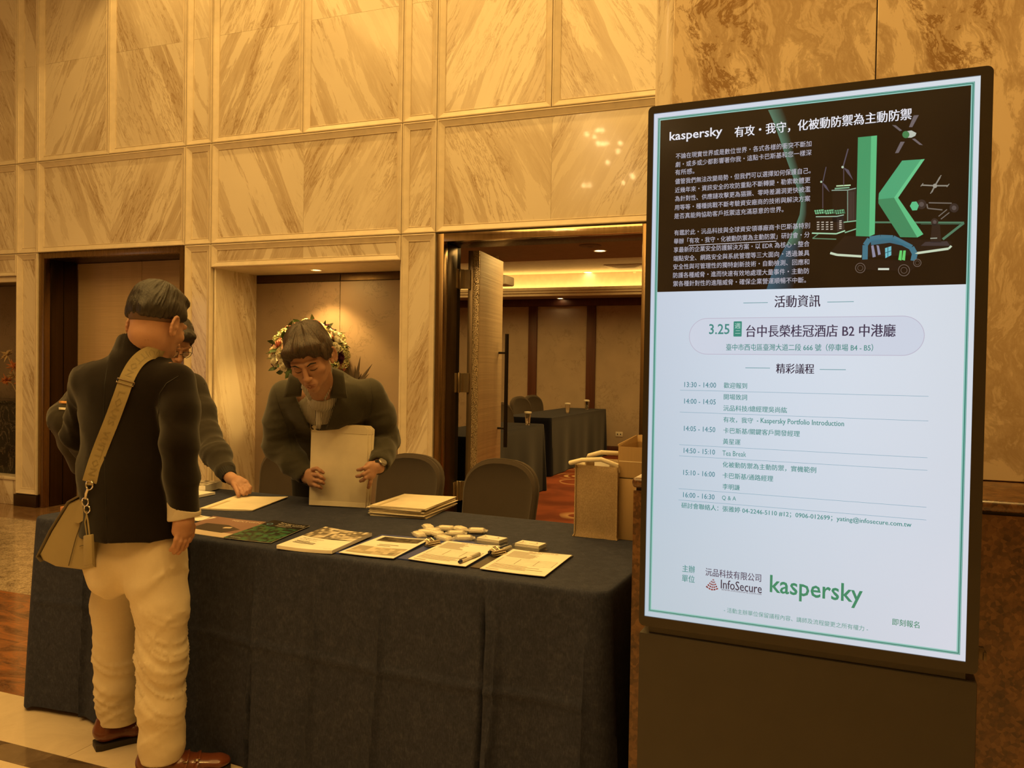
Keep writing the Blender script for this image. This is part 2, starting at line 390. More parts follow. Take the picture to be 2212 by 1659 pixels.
for (x0, x1, hx) in ((-6.743, -5.947, -6.02), (-5.943, -5.148, -5.875)):
    cx = (x0 + x1) / 2
    lf = MB().box(x0 - cx, x1 - cx, 0, .045, -1.15, 1.155).build('door_leaf', LEAF, d1, bevel=.002); lf.location = (cx, YW + .36, 1.16)
    lf['label'] = 'closed pale wood leaf with a vertical bar handle'
    hb = MB().tube([(hx, YW + .315, .78), (hx, YW + .315, 1.68)], .016, 10)
    for z in (.92, 1.54): hb.tube([(hx, YW + .315, z), (hx, YW + .362, z)], .009, 8)
    hb.v = [(v[0] - cx, v[1] - YW - .36, v[2] - 1.16) for v in hb.v]
    hb.build('door_handle', plain('black_metal', (.03, .026, .022), .4, .6), lf, smooth=True)

# ---------------------------------------------------------------- door_2 (open, centre)
d2 = thing('door_2', None, None, (0, 0, 0), kind='structure')
MIRROR = bronze('polished_bronze', (.66, .52, .34), .14)
MB().box(-2.705, -2.643, YW - .01, YW + .06, 0, 2.366).box(-1.15, -1.10, YW - .01, YW + .06, 0, 2.366).build('door_frame', BRONZE, d2, bevel=.003)
MB().box(-2.643, -1.15, YW - .01, YW + .06, 2.305, 2.366).build('head_frame', MIRROR, d2, bevel=.003)
MB().box(-2.70, -2.643, YW + .065, YW + .235, 0, 2.30).build('jamb', BRONZE_D, d2, bevel=.002)
MB().box(-2.72, -2.66, YW + .24, YW + .33, 0, 2.33).build('rebate', plain('black_gap', (.012, .01, .008), .6), d2)
MB().box(-1.15, -1.10, YW + .065, YW + .33, 0, 2.30).build('jamb', BRONZE_D, d2, bevel=.002)
MB().box(-2.70, -1.10, YW + .065, YW + .33, 2.306, 2.36).build('head_jamb', BRONZE_D, d2, bevel=.003)
# the open leaf, swung in to the room: its hinge edge towards the lobby
lf = thing('door_leaf', 'open pale wood door leaf with patterned metal edge', None, (-2.60, YW + .345, 0), rz=R(5.5)); lf.parent = d2
del lf['label']
W_L = .66
PAT = NT('patterned_bronze_plate'); _t = PAT; _co = _t.coord(); _v = _t.n('TexVoronoi', Vector=_co, Scale=90.0, _feature='DISTANCE_TO_EDGE').outputs[0]
_t.bump(_t.ramp(_v, [(.02, 0.), (.12, 1.)]), .9, .003)
PAT = _t.set(color=_t.ramp(_v, [(.02, (.16, .11, .06)), (.10, (.80, .64, .42))]), metal=.45, rough=.3)
def lpart(name, m, b, bevel=.002):
    o = MB().box(*b).build(name, m, d2, bevel=bevel); o.location = lf.location; o.rotation_euler = lf.rotation_euler; return o
lpart('leaf_edge', plain('door_edge_metal', (.28, .21, .13), .35, .7), (0, .04, 0, .012, .02, 2.285))
lpart('edge_plate', PAT, (.041, .092, -.002, .012, .02, 2.285))
FACE = woodgrain('ribbed_pale_wood', (.55, .42, .28), (.72, .57, .38), (.6, .6, 55), .6)
leaf_face = lpart('door_leaf', FACE, (0, .094, .014, W_L, .02, 2.285)); leaf_face['label'] = 'open pale ribbed wood leaf swung into the room'
hb = MB().tube([(.165, W_L - .10, .70), (.165, W_L - .10, 1.66)], .017, 10)
for z in (.86, 1.50): hb.tube([(.165, W_L - .10, z), (.09, W_L - .10, z)], .010, 8)
o = hb.build('door_handle', plain('black_metal', (.03, .026, .022), .4, .6), leaf_face, smooth=True)
bpy.data.objects.remove(lf)
for z in (2.06, 1.25, .4):
    h = MB(); h.box(-2.668, -2.640, YW + .215, YW + .24, z - .075, z + .075); h.box(-2.636, -2.575, YW + .325, YW + .338, z - .075, z + .075)
    h.tube([(-2.648, YW + .30, z - .08), (-2.648, YW + .30, z + .08)], .009, 10); h.box(-2.668, -2.655, YW + .24, YW + .30, z - .075, z + .075); h.box(-2.648, -2.62, YW + .30, YW + .332, z - .075, z + .075)
    o = h.build('hinge', plain('hinge_metal', (.42, .34, .22), .35, .8), d2, bevel=.0015, seg=1)

# ---------------------------------------------------------------- floor
BEIGE = NT('beige_marble_floor'); _t = BEIGE; _co = _t.rand_offset(_t.coord()); _n = _t.noise(_co, 2.2, 8, .65, .8)
BEIGE = _t.set(color=_t.ramp(_n, [(.3, (.52, .41, .29)), (.55, (.70, .58, .42)), (.7, (.60, .48, .34))]), rough=.12)
SPECK = granite('speckled_granite', (.16, .11, .07), (.40, .31, .21), (.62, .51, .38), 120, .2, 12)
REDG = NT('red_granite'); _t = REDG; _co = _t.rand_offset(_t.coord()); _n = _t.noise(_t.vmul(_co, (2.0, 6.5, 1)), 1.3, 8, .68, .9); _s = _t.noise(_co, 60, 3)
REDG = _t.set(color=_t.mix(_t.ramp(_s, [(.45, 0.), (.6, .4)]), _t.ramp(_n, [(.34, (.06, .03, .02)), (.46, (.19, .085, .04)), (.58, (.36, .14, .05)), (.68, (.22, .11, .06))]), (.2, .12, .07)), rough=.12)
DKB = granite('dark_brown_marble', (.05, .03, .018), (.10, .065, .04), (.30, .22, .14), 9, .12, 5)
BRN = granite('brown_marble', (.16, .09, .045), (.26, .15, .08), (.34, .22, .12), 30, .1, 3)
floor = MB().box(-9.4, 3.0, -4.0, YW + .35, -.06, -.012).build('floor', plain('mortar', (.25, .2, .15), .8)); tag(floor, kind='structure')
def strip(y0, y1, m, w, x0=-9.4, x1=3.0, off=0):
    x = x0 + off
    while x < x1 - .05:
        a, b = max(x, x0), min(x + w, x1)
        o = MB().box(a + .0008 - (a + b) / 2, b - .0008 - (a + b) / 2, y0 + .0008 - (y0 + y1) / 2, y1 - .0008 - (y0 + y1) / 2, -.011, 0).build('floor_tile', m, floor)
        o.location = ((a + b) / 2, (y0 + y1) / 2, 0); x += w
strip(4.972, YW + .35, BRN, 1.2); strip(3.374, 4.172, SPECK, .8, off=-.3); strip(4.172, 4.972, SPECK, .8, off=-.3)
strip(2.336, 3.374, REDG, 1.55, off=-.4); strip(2.031, 2.336, BEIGE, 1.2, off=-.2); strip(1.932, 2.031, DKB, 1.2)
for k in range(7): strip(1.932 - .85 * (k + 1), 1.932 - .85 * k, BEIGE, .85, off=-.3)

# ---------------------------------------------------------------- rest of the lobby shell, ceiling, chandelier
PALE = plain('pale_warm_plaster', (.52, .45, .35), .8)
o = MB().box(-9.4, 3.0, -4.1, -4.0, 0, TOPZ).build('wall_front', cloudy_marble('front_wall_marble', (.45, .36, .25), (.22, .15, .08))); tag(o, kind='structure')
o = MB().box(-9.5, -9.4, -4.0, YW + .35, 0, TOPZ).build('wall_left', PALE); tag(o, kind='structure')
o = MB().box(3.0, 3.1, -4.0, YW + .35, 0, TOPZ).build('wall_right', PALE); tag(o, kind='structure')
o = MB().box(-9.4, 3.0, -4.0, YW + .35, TOPZ, TOPZ + .1).build('ceiling', PALE); tag(o, kind='structure')

# marble pier on a granite plinth (right)
REDW = granite('red_brown_granite', (.035, .014, .006), (.115, .050, .018), (.20, .095, .035), 110, .22, 16)
CLOUD = cloudy_marble('cloudy_amber_marble')
pier = thing('wall_pier', 'wide marble pier standing on a red granite plinth at the right', 'pier', (0, 0, 0), kind=None)
PY = 2.035; PX = -.447
bd = MB().box(PX + .004, 2.9, PY + .008, 4.0, 0, 1.055).build('plinth', REDW, pier)
lg = MB().box(PX, 2.9, PY, 4.0, 1.062, 1.088).build('ledge', REDW, pier, bevel=.010, seg=3)
MB().box(PX + .01, 2.9, PY + .014, 4.0, 1.055, 1.062).build('shadow_gap', plain('dark_gap', (.03, .02, .012), .7), pier)
JX = at(1893, 100, 2.41).x
for i, (x0, x1) in enumerate(((-.430, JX), (JX, JX + .62), (JX + .62, 2.9))):
    for (z0, z1) in ((1.089, 3.0), (3.0, TOPZ - .002)):
        o = MB().box(x0 + .0015 - (x0 + x1) / 2, x1 - .0015 - (x0 + x1) / 2, -.02, .02, z0 + .001 - (z0 + z1) / 2, z1 - .001 - (z0 + z1) / 2).build('marble_slab', CLOUD, pier, bevel=.002, seg=1)
        o.location = ((x0 + x1) / 2, 2.43, (z0 + z1) / 2)
cr = MB(); cr.tube([(-.437, 2.475, 1.089), (-.437, 2.475, TOPZ - .002)], .054, 28); cr.box(-.491, -.43, 2.475, 3.9, 1.089, TOPZ - .002)
cr.build('rounded_corner', MAR_S[1], pier, smooth=True)
MB().box(-.43, 2.9, 2.455, 3.9, 1.089, TOPZ - .002).build('core', PALE, pier)

# chandelier of small crystal lights hanging in the lobby behind the photographer (seen mirrored in the marble)
ch = thing('chandelier', 'cluster of small crystal lights seen mirrored in the polished marble', 'chandelier', (-3.25, -1.2, 5.6))
CRY = NT('glowing_crystal').set(color=(1, .8, .5), emc=(1, .68, .30), ems=140)
rr = random.Random(4)
MB().lathe([(.35, 0), (.35, -.03), (.3, -.05)], 24).build('ceiling_plate', BRONZE, ch)
for k in range(16):
    a = rr.uniform(0, 6.28); r = rr.uniform(.1, .62); z = -rr.uniform(.35, 1.45)
    s = MB(); s.tube([(r * math.cos(a), r * math.sin(a), 0), (r * math.cos(a), r * math.sin(a), z)], .003, 4)
    s.build('wire', BRONZE, ch)
    s = MB().lathe([(.002, -.03), (.022, -.012), (.028, 0), (.022, .012), (.002, .03)], 8); s.v = [(v[0] + r * math.cos(a), v[1] + r * math.sin(a), v[2] + z) for v in s.v]
    s.build('crystal', CRY, ch)

# ---------------------------------------------------------------- the meeting room
YB = 13.0; RX0, RX1 = -7.5, .6
def flame_carpet():
    t = NT('red_patterned_carpet'); co = t.coord()
    p = t.vmul(co, (1, 1, 0)); v = t.n('TexVoronoi', Vector=p, Scale=1.25); d = v.outputs['Distance']
    sub = t.n('VectorMath', _operation='SUBTRACT'); t.l(t.vmul(p, (1.25, 1.25, 0)), sub.inputs[0]); t.l(v.outputs['Position'], sub.inputs[1])
    sx = t.n('SeparateXYZ', Vector=sub.outputs[0]); ang = t.math('ARCTAN2', sx.outputs[1], sx.outputs[0])
    pet = t.math('SINE', t.math('ADD', t.math('MULTIPLY', ang, 22.), t.math('MULTIPLY', d, 9.)))
    ring = t.math('SINE', t.math('MULTIPLY', d, 34.))
    m = t.math('MULTIPLY', t.ramp(t.math('MULTIPLY', pet, ring), [(.02, 0.), (.22, 1.)]), t.ramp(d, [(.34, 1.), (.44, 0.)]))
    base = t.mix(t.ramp(t.noise(co, 2.2, 4), [(.4, 0.), (.6, 1.)]), (.26, .070, .032), (.15, .042, .022))
    return t.set(color=t.mix(t.math('MULTIPLY', m, .85), base, (.66, .44, .22)), rough=.95, spec=.1)
o = MB().box(RX0, RX1, YW + .351, YB + .2, -.05, .004).build('floor_meeting_room', flame_carpet()); tag(o, kind='structure')
WP = fabric('grey_brown_wallpaper', (.46, .37, .28), (.22, .17, .12))
DWOOD = woodgrain('dark_red_wood', (.075, .022, .012), (.12, .04, .02), (40, 40, 1.5), .05)
rb = MB().box(RX0, RX1, YB, YB + .15, 0, 2.92).build('wall_meeting_room', plain('room_plaster', (.4, .32, .24), .8)); tag(rb, kind='structure')
tx = [at(1140, 780, YB - .02)[0] + (at(1278, 780, YB - .02)[0] - at(1151, 780, YB - .02)[0]) * k for k in range(-2, 5)]
tx = [at(1151, 780, YB)[0] + (at(1277, 780, YB)[0] - at(1151, 780, YB)[0]) * k for k in range(-2, 4)]
for a, b in zip([RX0 + .05] + tx, tx + [RX1 - .05]): fpanel(rb, a + .07, b - .07, YB, .12, 2.44, WP, 'wallpaper_panel')
for x in tx: MB().box(x - .078, x + .078, YB - .045, YB, .0, 2.46).build('wood_upright', DWOOD, rb, bevel=.01)
MB().box(RX0, RX1, YB - .06, YB, 2.44, 2.555).build('wood_header', DWOOD, rb, bevel=.01)
MB().box(RX0, RX1, YB - .03, YB, 0, .12).build('skirting', DWOOD, rb, bevel=.005)
o = MB().box(RX0 - .1, RX0, YW + .4, YB, 0, 2.92).build('wall_room_left', PALE); tag(o, kind='structure')
o = MB().box(RX1, RX1 + .1, YW + .4, YB, 0, 2.92).build('wall_room_right', PALE); tag(o, kind='structure')
# ceiling: low soffit round a raised coffer with a cove light behind the cornice
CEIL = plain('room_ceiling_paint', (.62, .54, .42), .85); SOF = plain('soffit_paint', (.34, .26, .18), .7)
cy0, cy1, cx0, cx1 = 8.68, 12.15, -6.4, -.3
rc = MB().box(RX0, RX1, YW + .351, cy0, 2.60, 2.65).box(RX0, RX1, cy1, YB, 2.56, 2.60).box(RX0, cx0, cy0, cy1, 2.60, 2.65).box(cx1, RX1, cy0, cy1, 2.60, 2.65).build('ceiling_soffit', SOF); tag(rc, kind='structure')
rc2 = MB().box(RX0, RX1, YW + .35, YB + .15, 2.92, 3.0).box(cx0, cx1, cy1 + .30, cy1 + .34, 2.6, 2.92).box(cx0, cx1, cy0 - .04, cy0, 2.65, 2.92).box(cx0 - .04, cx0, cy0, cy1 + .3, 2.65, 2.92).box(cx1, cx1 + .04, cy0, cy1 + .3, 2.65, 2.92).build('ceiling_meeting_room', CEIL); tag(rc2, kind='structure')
for (z0, z1, y) in ((2.53, 2.575, cy1 + .02), (2.575, 2.61, cy1 - .01), (2.61, 2.66, cy1 - .03)):
    MB().box(cx0, cx1, y - .05, y + .02, z0, z1).build('cornice_strip', CREAM, rc2, bevel=.008)
COVE = NT('cove_light_strip').set(color=(1, .8, .4), emc=(1, .64, .18), ems=9.0)
cv = thing('cove_light', 'long glowing cove light strip along the meeting room ceiling', 'cove light', (0, cy1 + .20, 2.615))
MB().box(cx0 + .02, cx1 - .02, -.06, .06, .0, .03).build('diffuser', COVE, cv)
MB().box(cx0 + .01, cx1 - .01, -.07, .07, -.012, 0.).build('channel', CREAM, cv)
ML = NT('room_lamp_glass').set(color=(1, .8, .5), emc=(1, .7, .3), ems=12)
for (px, py, z, r) in ((1296, 541, 2.60, .075), (1270, 588, 2.92, .09), (1220, 647, 2.56, .07)):
    p = atz(px, py, z); p.y = min(p.y, 12.85); lab = {541: 'bright downlight in the dropped soffit just inside the open door', 588: 'downlight in the raised ceiling in front of the cove light', 647: 'small downlight in the far soffit below the cornice'}[py]
    downlight('room_downlight', (p.x, p.y, z), r, lab, em=ML)
p = atz(1275, 530, 2.60); t = thing('ceiling_speaker', 'round dark ceiling speaker beside the first room downlight', 'speaker', (p.x, p.y, 2.60))
MB().lathe([(.11, 0), (.11, -.008), (.09, -.014)], 24).build('rim', plain('dark_rim', (.2, .15, .1), .5), t, smooth=True); MB().lathe([(.088, -.010), (.001, -.016)], 24).build('grille', plain('grille', (.12, .09, .06), .6), t)
p = atz(1357, 576, 2.92); t = thing('ceiling_vent', 'flat square ceiling vent in the raised ceiling', 'vent', (p.x, p.y, 2.92))
MB().box(-.3, .3, -.3, .3, -.012, 0).build('frame', CREAM, t, bevel=.004)
for k in range(5): MB().box(-.27 + .035 * k, .27 - .035 * k, -.27 + .035 * k, .27 - .035 * k, -.018 - .004 * k, -.012 - .004 * k).build('louvre', plain('vent_louvre', (.72, .64, .5), .5), t, bevel=.003)
p = atz(1372, 587, 2.92); t = thing('smoke_detector', 'small round smoke detector hanging right of the vent', 'smoke detector', (p.x, p.y, 2.92))
MB().lathe([(.05, 0), (.05, -.02), (.03, -.045), (.001, -.05)], 16).build('housing', CREAM, t, smooth=True)
p = at(1338, 938, YB); t = thing('wall_socket', 'small white wall socket low on the meeting room wall', 'socket', (p.x, YB - .014, p.z))
MB().box(-.06, .06, -.010, 0, -.04, .04).build('plate', plain('white_plastic', (.75, .7, .6), .4), t, bevel=.004)
for dx in (-.025, .025): MB().box(dx - .008, dx + .008, -.012, -.009, -.012, .012).build('slot', plain('dark_gap', (.03, .02, .012), .7), t)
# projector
p = at(1086, 607, 8.2); t = thing('projector', 'white ceiling projector hanging beyond the open door leaf', 'projector', (p.x - .07, 8.2, p.z))
WPL = plain('white_plastic', (.75, .7, .6), .4)
MB().box(-.17, .16, -.13, .13, -.05, .05).build('body', WPL, t, bevel=.018)
MB().tube([(.09, -.128, 0), (.09, -.15, 0)], .035, 20).build('lens', plain('lens_black', (.02, .02, .02), .1), t, smooth=True)
MB().tube([(0, 0, .05), (0, 0, 2.60 - p.z)], .018, 10).build('ceiling_mount', WPL, t, smooth=True)
MB().box(-.09, .09, -.09, .09, .05, .065).build('bracket', WPL, t, bevel=.004)
# ---------------------------------------------------------------- kiosk with the event poster on its screen
KA = R(-3.35); KY = 1.80
KD = Vector((math.cos(KA), math.sin(KA), 0)); KN = Vector((math.sin(-KA), math.cos(KA), 0))   # along the screen, away from the viewer
def kuv(px, py):
    """a point of the screen plane, in metres right of and up from its lower left corner"""
    d = ray_at(px, py); C0 = Vector((0, 0, CAM_H)); dv = Vector(d); P0 = Vector((0, KY, 0))
    P = C0 + dv * ((P0 - C0).dot(KN) / dv.dot(KN)); return P
_bl = kuv(1395, 1328.2); _tl = kuv(1411, 244.9); _tr = kuv(2116.5, 165.9)
KO = Vector((_bl.x * .5 + _tl.x * .5, _bl.y * .5 + _tl.y * .5, 0))
KW, Z0, Z1 = .6406, .8033, 1.9413
def uv(px, py):
    P = kuv(px, py); return ((P - KO).dot(KD), P.z)
kiosk = thing('digital_signage_kiosk', 'tall black floor-standing display kiosk showing the seminar poster', 'display kiosk', (KO.x, KO.y, 0), rz=KA)
BLK = plain('black_powder_coat', (.030, .024, .018), .5)
BZL = plain('black_bezel', (.022, .017, .013), .32)
BL, BT, BB, BR_ = .0125, .0165, .022, .0215
def frame_box(mb, x0, x1, z0, z1, w, y0, y1):
    mb.box(x0, x1, y0, y1, z0, z0 + w[0]); mb.box(x0, x1, y0, y1, z1 - w[1], z1)
    mb.box(x0, x0 + w[2], y0, y1, z0 + w[0], z1 - w[1]); mb.box(x1 - w[3], x1, y0, y1, z0 + w[0], z1 - w[1]); return mb
# rounded back case and bezel
def rrect(x0, x1, z0, z1, r, n=6):
    pts = []
    for cx, cz, a0 in ((x1 - r, z1 - r, 0), (x0 + r, z1 - r, 90), (x0 + r, z0 + r, 180), (x1 - r, z0 + r, 270)):
        for k in range(n + 1):
            a = R(a0 + 90 * k / n); pts.append((cx + r * math.cos(a), cz + r * math.sin(a)))
    return pts
X0, X1, ZA, ZB = -BL, KW + BR_, Z0 - BB, Z1 + BT
MB().prism(rrect(X0, X1, ZA, ZB, .012), .004, .055, axis=1).build('display_case', BLK, kiosk, bevel=.002)
out = rrect(X0, X1, ZA, ZB, .012); n = len(out)
inn = []
for (x, z) in out: inn.append((min(max(x, 0), KW), min(max(z, Z0), Z1)))
bz = MB(); vs = [(x, -.004, z) for x, z in out] + [(x, -.004, z) for x, z in inn] + [(x, .004, z) for x, z in out] + [(x, .0, z) for x, z in inn]
fs = []
for i in range(n):
    j = (i + 1) % n; fs += [(i, j, n + j, n + i), (2 * n + i, 2 * n + j, j, i), (n + i, n + j, 3 * n + j, 3 * n + i)]
bz.add(vs, fs).build('bezel', BZL, kiosk)
MB().box(X0 + .02, X1 - .02, .008, .045, ZA - .016, ZA - .002).build('neck_strip', BZL, kiosk)
MB().prism([(X0 + .0, .02), (X1 - .0, .02), (X1 - .0, ZA - .017), (X0 + .0, ZA - .017)], .0, .060, axis=1).build('pedestal', BLK, kiosk, bevel=.004)
MB().box(X0 - .02, X1 + .02, -.16, .20, 0, .02).build('base_plate', BLK, kiosk, bevel=.004)
lk = MB().box(X1, X1 + .012, .015, .03, Z0 + .004, Z0 + .026).box(X1 + .010, X1 + .016, .012, .034, Z0 + .002, Z0 + .018); lk.build('side_latch', plain('latch_metal', (.12, .09, .06), .3, .8), kiosk, bevel=.001)

PM = NT('poster_screen'); _a = PM.n('VertexColor', _layer_name='Col').outputs[0]
PM = PM.set(color=(.004, .004, .004), rough=.10, spec=.8, emc=_a, ems=.93)
class Flat:
    """flat coloured print on the screen"""
    def __init__(s): s.v = []; s.f = []; s.c = []
    def poly(s, pts, col, y, cols=None):
        b = len(s.v); s.v += [(x, y, z) for x, z in pts]; s.f.append(tuple(range(b, b + len(pts)))); s.c.append((cols or [srgb(col)] * len(pts)))
    def build(s, name, parent):
        me = bpy.data.meshes.new(name); me.from_pydata(s.v, [], s.f); me.update()
        at_ = me.color_attributes.new('Col', 'FLOAT_COLOR', 'CORNER'); i = 0
        for p, cs in zip(me.polygons, s.c):
            flip = p.normal.y > 0
            for k in range(p.loop_total):
                at_.data[p.loop_start + k].color = (*cs[k], 1)
        bm = bmesh.new(); bm.from_mesh(me)
        for f in bm.faces:
            f.normal_update()
            if f.normal.y > 0: f.normal_flip()
        bm.to_mesh(me); bm.free()
        return link_mesh(name, me, PM, parent)
WHITE_S, TEAL, DARKT = 'D3D9EC', '3F8C86', '2E2740'
scr = Flat()
cc = [srgb('B9CBD8'), srgb('D6DBE8'), srgb('D8E2EA'), srgb('CFD8EA')]
nx, nz = 6, 8
for i in range(nx):
    for k in range(nz):
        q = [(KW * (i + a) / nx, Z0 + (Z1 - Z0) * (k + b) / nz) for a, b in ((0, 0), (1, 0), (1, 1), (0, 1))]
        def colr(x, z):
            u, v = x / KW, (z - Z0) / (Z1 - Z0); return tuple(sum(w * c[j] for w, c in zip(((1 - u) * (1 - v), u * (1 - v), u * v, (1 - u) * v), cc)) * (1 + .10 * math.sin(math.pi * u) * math.sin(math.pi * v)) for j in range(3))
        scr.poly(q, None, 0, [colr(*p) for p in q])
screen = scr.build('screen', kiosk); screen['label'] = 'glowing white and black seminar poster screen'
art = Flat()
o0 = uv(1421.2, 255.2); o1 = uv(2073.8, 1414.6)
ex0, ez1, ex1, ez0 = o0[0], o0[1], o1[0], o1[1]
def ring(x0, x1, z0, z1, w, col, y):
    for q in ([(x0, z0), (x1, z0), (x1 - w, z0 + w), (x0 + w, z0 + w)], [(x1, z0), (x1, z1), (x1 - w, z1 - w), (x1 - w, z0 + w)],
              [(x1, z1), (x0, z1), (x0 + w, z1 - w), (x1 - w, z1 - w)], [(x0, z1), (x0, z0), (x0 + w, z0 + w), (x0 + w, z1 - w)]): art.poly(q, col, y)
ring(ex0, ex1, ez0, ez1, .0062, '8CC6BC', -.0003); ring(ex0, ex1, ez0, ez1, .0007, '3E7F78', -.0005); ring(ex0 + .0018, ex1 - .0018, ez0 + .0018, ez1 - .0018, .0020, '2F7D70', -.0005)
b0, b1 = uv(1419.4, 628.9), uv(2083.5, 616.5); zb = (b0[1] + b1[1]) / 2
hx0, hx1, hz1 = ex0 + .0062, ex1 - .0062, ez1 - .0062
art.poly([(hx0, zb), (hx1, zb), (hx1, hz1), (hx0, hz1)], '0A0807', -.0004)
def A(l): return [uv(1400 + x / 2.989, 200 + y / 2.989) for x, y in l]
def P(l, col, y=-.0008): art.poly(A(l), col, y)
# curved translucent sheet behind the text
lft = [(775, 113), (810, 190), (850, 300), (900, 450), (945, 570), (978, 660), (986, 720), (978, 790), (940, 890), (890, 985), (840, 1080), (795, 1180), (765, 1270)]
L2 = A(lft); W = [.030, .028, .022, .018, .016, .014, .012, .014, .02, .03, .04, .05, .055]
for i in range(len(L2) - 1):
    (x0, z0), (x1, z1) = L2[i], L2[i + 1]
    t0, t1 = i / 12, (i + 1) / 12
    c0 = srgb('4F7A66') if i < 9 else srgb('2F5668'); z0, z1 = min(z0, hz1), max(min(z1, hz1), zb)
    art.poly([(x0, max(z0, zb)), (x1, z1), (x1 + W[i + 1], z1), (x0 + W[i], max(z0, zb))], None, -.0006, [c0, c0, srgb('0A0807'), srgb('0A0807')])
def line(x0, y0, x1, y1, w, col, y=-.0009):
    (a, b), (c, d) = A([(x0, y0), (x1, y1)]); L = math.hypot(c - a, d - b) or 1; w = w * .00039 / 2; nx_, nz_ = -(d - b) / L * w, (c - a) / L * w
    art.poly([(a - nx_, b - nz_), (c - nx_, d - nz_), (c + nx_, d + nz_), (a + nx_, b + nz_)], col, y)
def circ(cx, cy, r, col, y=-.0010, n=20): P([(cx + r * math.cos(2 * math.pi * k / n), cy + r * math.sin(2 * math.pi * k / n)) for k in range(n)], col, y)
# wind turbines and buildings
for (x0, y0, x1, y1) in ((1128, 580, 1128, 748), (1263, 490, 1263, 600)): line(x0, y0, x1, y1, 5, '4A4048')
for q in ([(1126, 575), (1132, 575), (1152, 482), (1147, 480)], [(1125, 580), (1150, 600), (1173, 645), (1140, 612)], [(1255, 480), (1263, 480), (1295, 365), (1288, 362)], [(1262, 484), (1295, 500), (1324, 566), (1285, 520)]): P(q, '55505E')
circ(1118, 577, 7, 'A9C0A8'); circ(1256, 482, 8, 'B9CBB4')
P([(1190, 640), (1288, 632), (1288, 836), (1190, 836)], '15110F'); P([(1288, 632), (1342, 620), (1342, 828), (1288, 836)], '2B2522')
for x in (1296, 1306, 1316, 1326): line(x, 640, x, 825, 3, '453B38')
line(1185, 632, 1288, 630, 5, '8FA898'); line(1288, 630, 1342, 618, 5, '8FA898'); line(1288, 632, 1288, 836, 4, '7E9A88')
P([(1215, 600), (1308, 594), (1308, 602), (1215, 608)], 'BFE0B0'); P([(1205, 616), (1300, 609), (1300, 618), (1205, 626)], '79A585')
P([(1085, 806), (1218, 800), (1218, 897), (1085, 897)], '1B1613'); P([(1218, 800), (1264, 792), (1268, 884), (1220, 898)], '332C29')
for k in range(3):
    x = 1073 + k * 66; P([(x, 760), (x + 60, 754), (x + 68, 780), (x + 8, 786)], '79C28E')
    for j in range(4): line(x + 12 + j * 15, 758, x + 18 + j * 15, 784, 4, '2A4A38', -.0011)
    line(x + 4, 772, x + 64, 767, 3, '2A4A38', -.0011)
for i in range(4):
    for j in range(4): line(1090 + 29 * i, 838 + 15 * j, 1106 + 29 * i, 837 + 15 * j, 5, 'C9C0B0')
for j in range(5): line(1234, 830 + 12 * j, 1250, 828 + 12 * j, 5, 'C9C0B0')
line(1083, 802, 1218, 800, 5, '9FBFA8'); line(1218, 800, 1264, 790, 5, '9FBFA8'); line(1058, 908, 1215, 912, 7, 'A8D8B0'); line(1215, 912, 1272, 892, 7, 'A8D8B0')
line(1062, 942, 1215, 947, 5, '5F8A6A'); line(1062, 942, 1100, 912, 5, '5F8A6A'); line(1270, 905, 1345, 880, 6, '86B894'); line(1262, 838, 1345, 828, 6, '86B894')
# ground lines and platform
line(1465, 838, 2040, 840, 9, '4E7C60'); line(2038, 842, 1902, 948, 12, '4E7C60'); line(1760, 850, 2030, 850, 3, '3A5F4A')
P([(1180, 1025), (1270, 925), (1960, 960), (1960, 990), (1720, 1050), (1380, 1062), (1185, 1040)], '191412', -.0007)
line(1176, 1036, 1220, 1048, 12, 'C8D8BC'); line(1220, 1048, 1378, 1058, 12, 'C8D8BC'); line(1715, 1040, 1940, 1008, 12, 'C8D8BC'); line(1940, 1008, 1958, 990, 10, 'C8D8BC')
# the big letter
P([(1355, 290), (1440, 282), (1427, 930), (1342, 927)], '3F9A68', -.0012); P([(1440, 282), (1478, 278), (1463, 915), (1427, 930)], '5CC084', -.0012)
P([(1640, 440), (1762, 432), (1588, 680), (1487, 690), (1490, 652)], '4AA878', -.0012); P([(1487, 690), (1588, 680), (1738, 936), (1628, 934), (1487, 716)], '3C8A5E', -.0012)
P([(1762, 432), (1786, 430), (1614, 680), (1588, 680)], '66C88E', -.0012); P([(1588, 680), (1614, 680), (1777, 915), (1738, 936)], '5CC084', -.0012)
# satellite and drone
for q in ([(1575, 210), (1600, 212), (1640, 245), (1625, 250)], [(1715, 148), (1748, 146), (1706, 224), (1684, 224)], [(1630, 318), (1657, 318), (1617, 390), (1594, 392)], [(1703, 300), (1722, 297), (1774, 340), (1752, 338)]): P(q, '6B6468')
P([(1672, 250), (1700, 245), (1732, 262), (1725, 280), (1700, 292), (1675, 292)], 'BCC4B8', -.0010); circ(1664, 272, 23, '3E8250', -.0011)
for (x, y) in ((1768, 598), (1936, 602), (1885, 546), (1830, 645)): line(1852, 602, x, y, 7, '8C887C'); line(x - 8, y + 8, x + 8, y - 12, 4, '8C887C')
circ(1852, 603, 14, '9C988C')
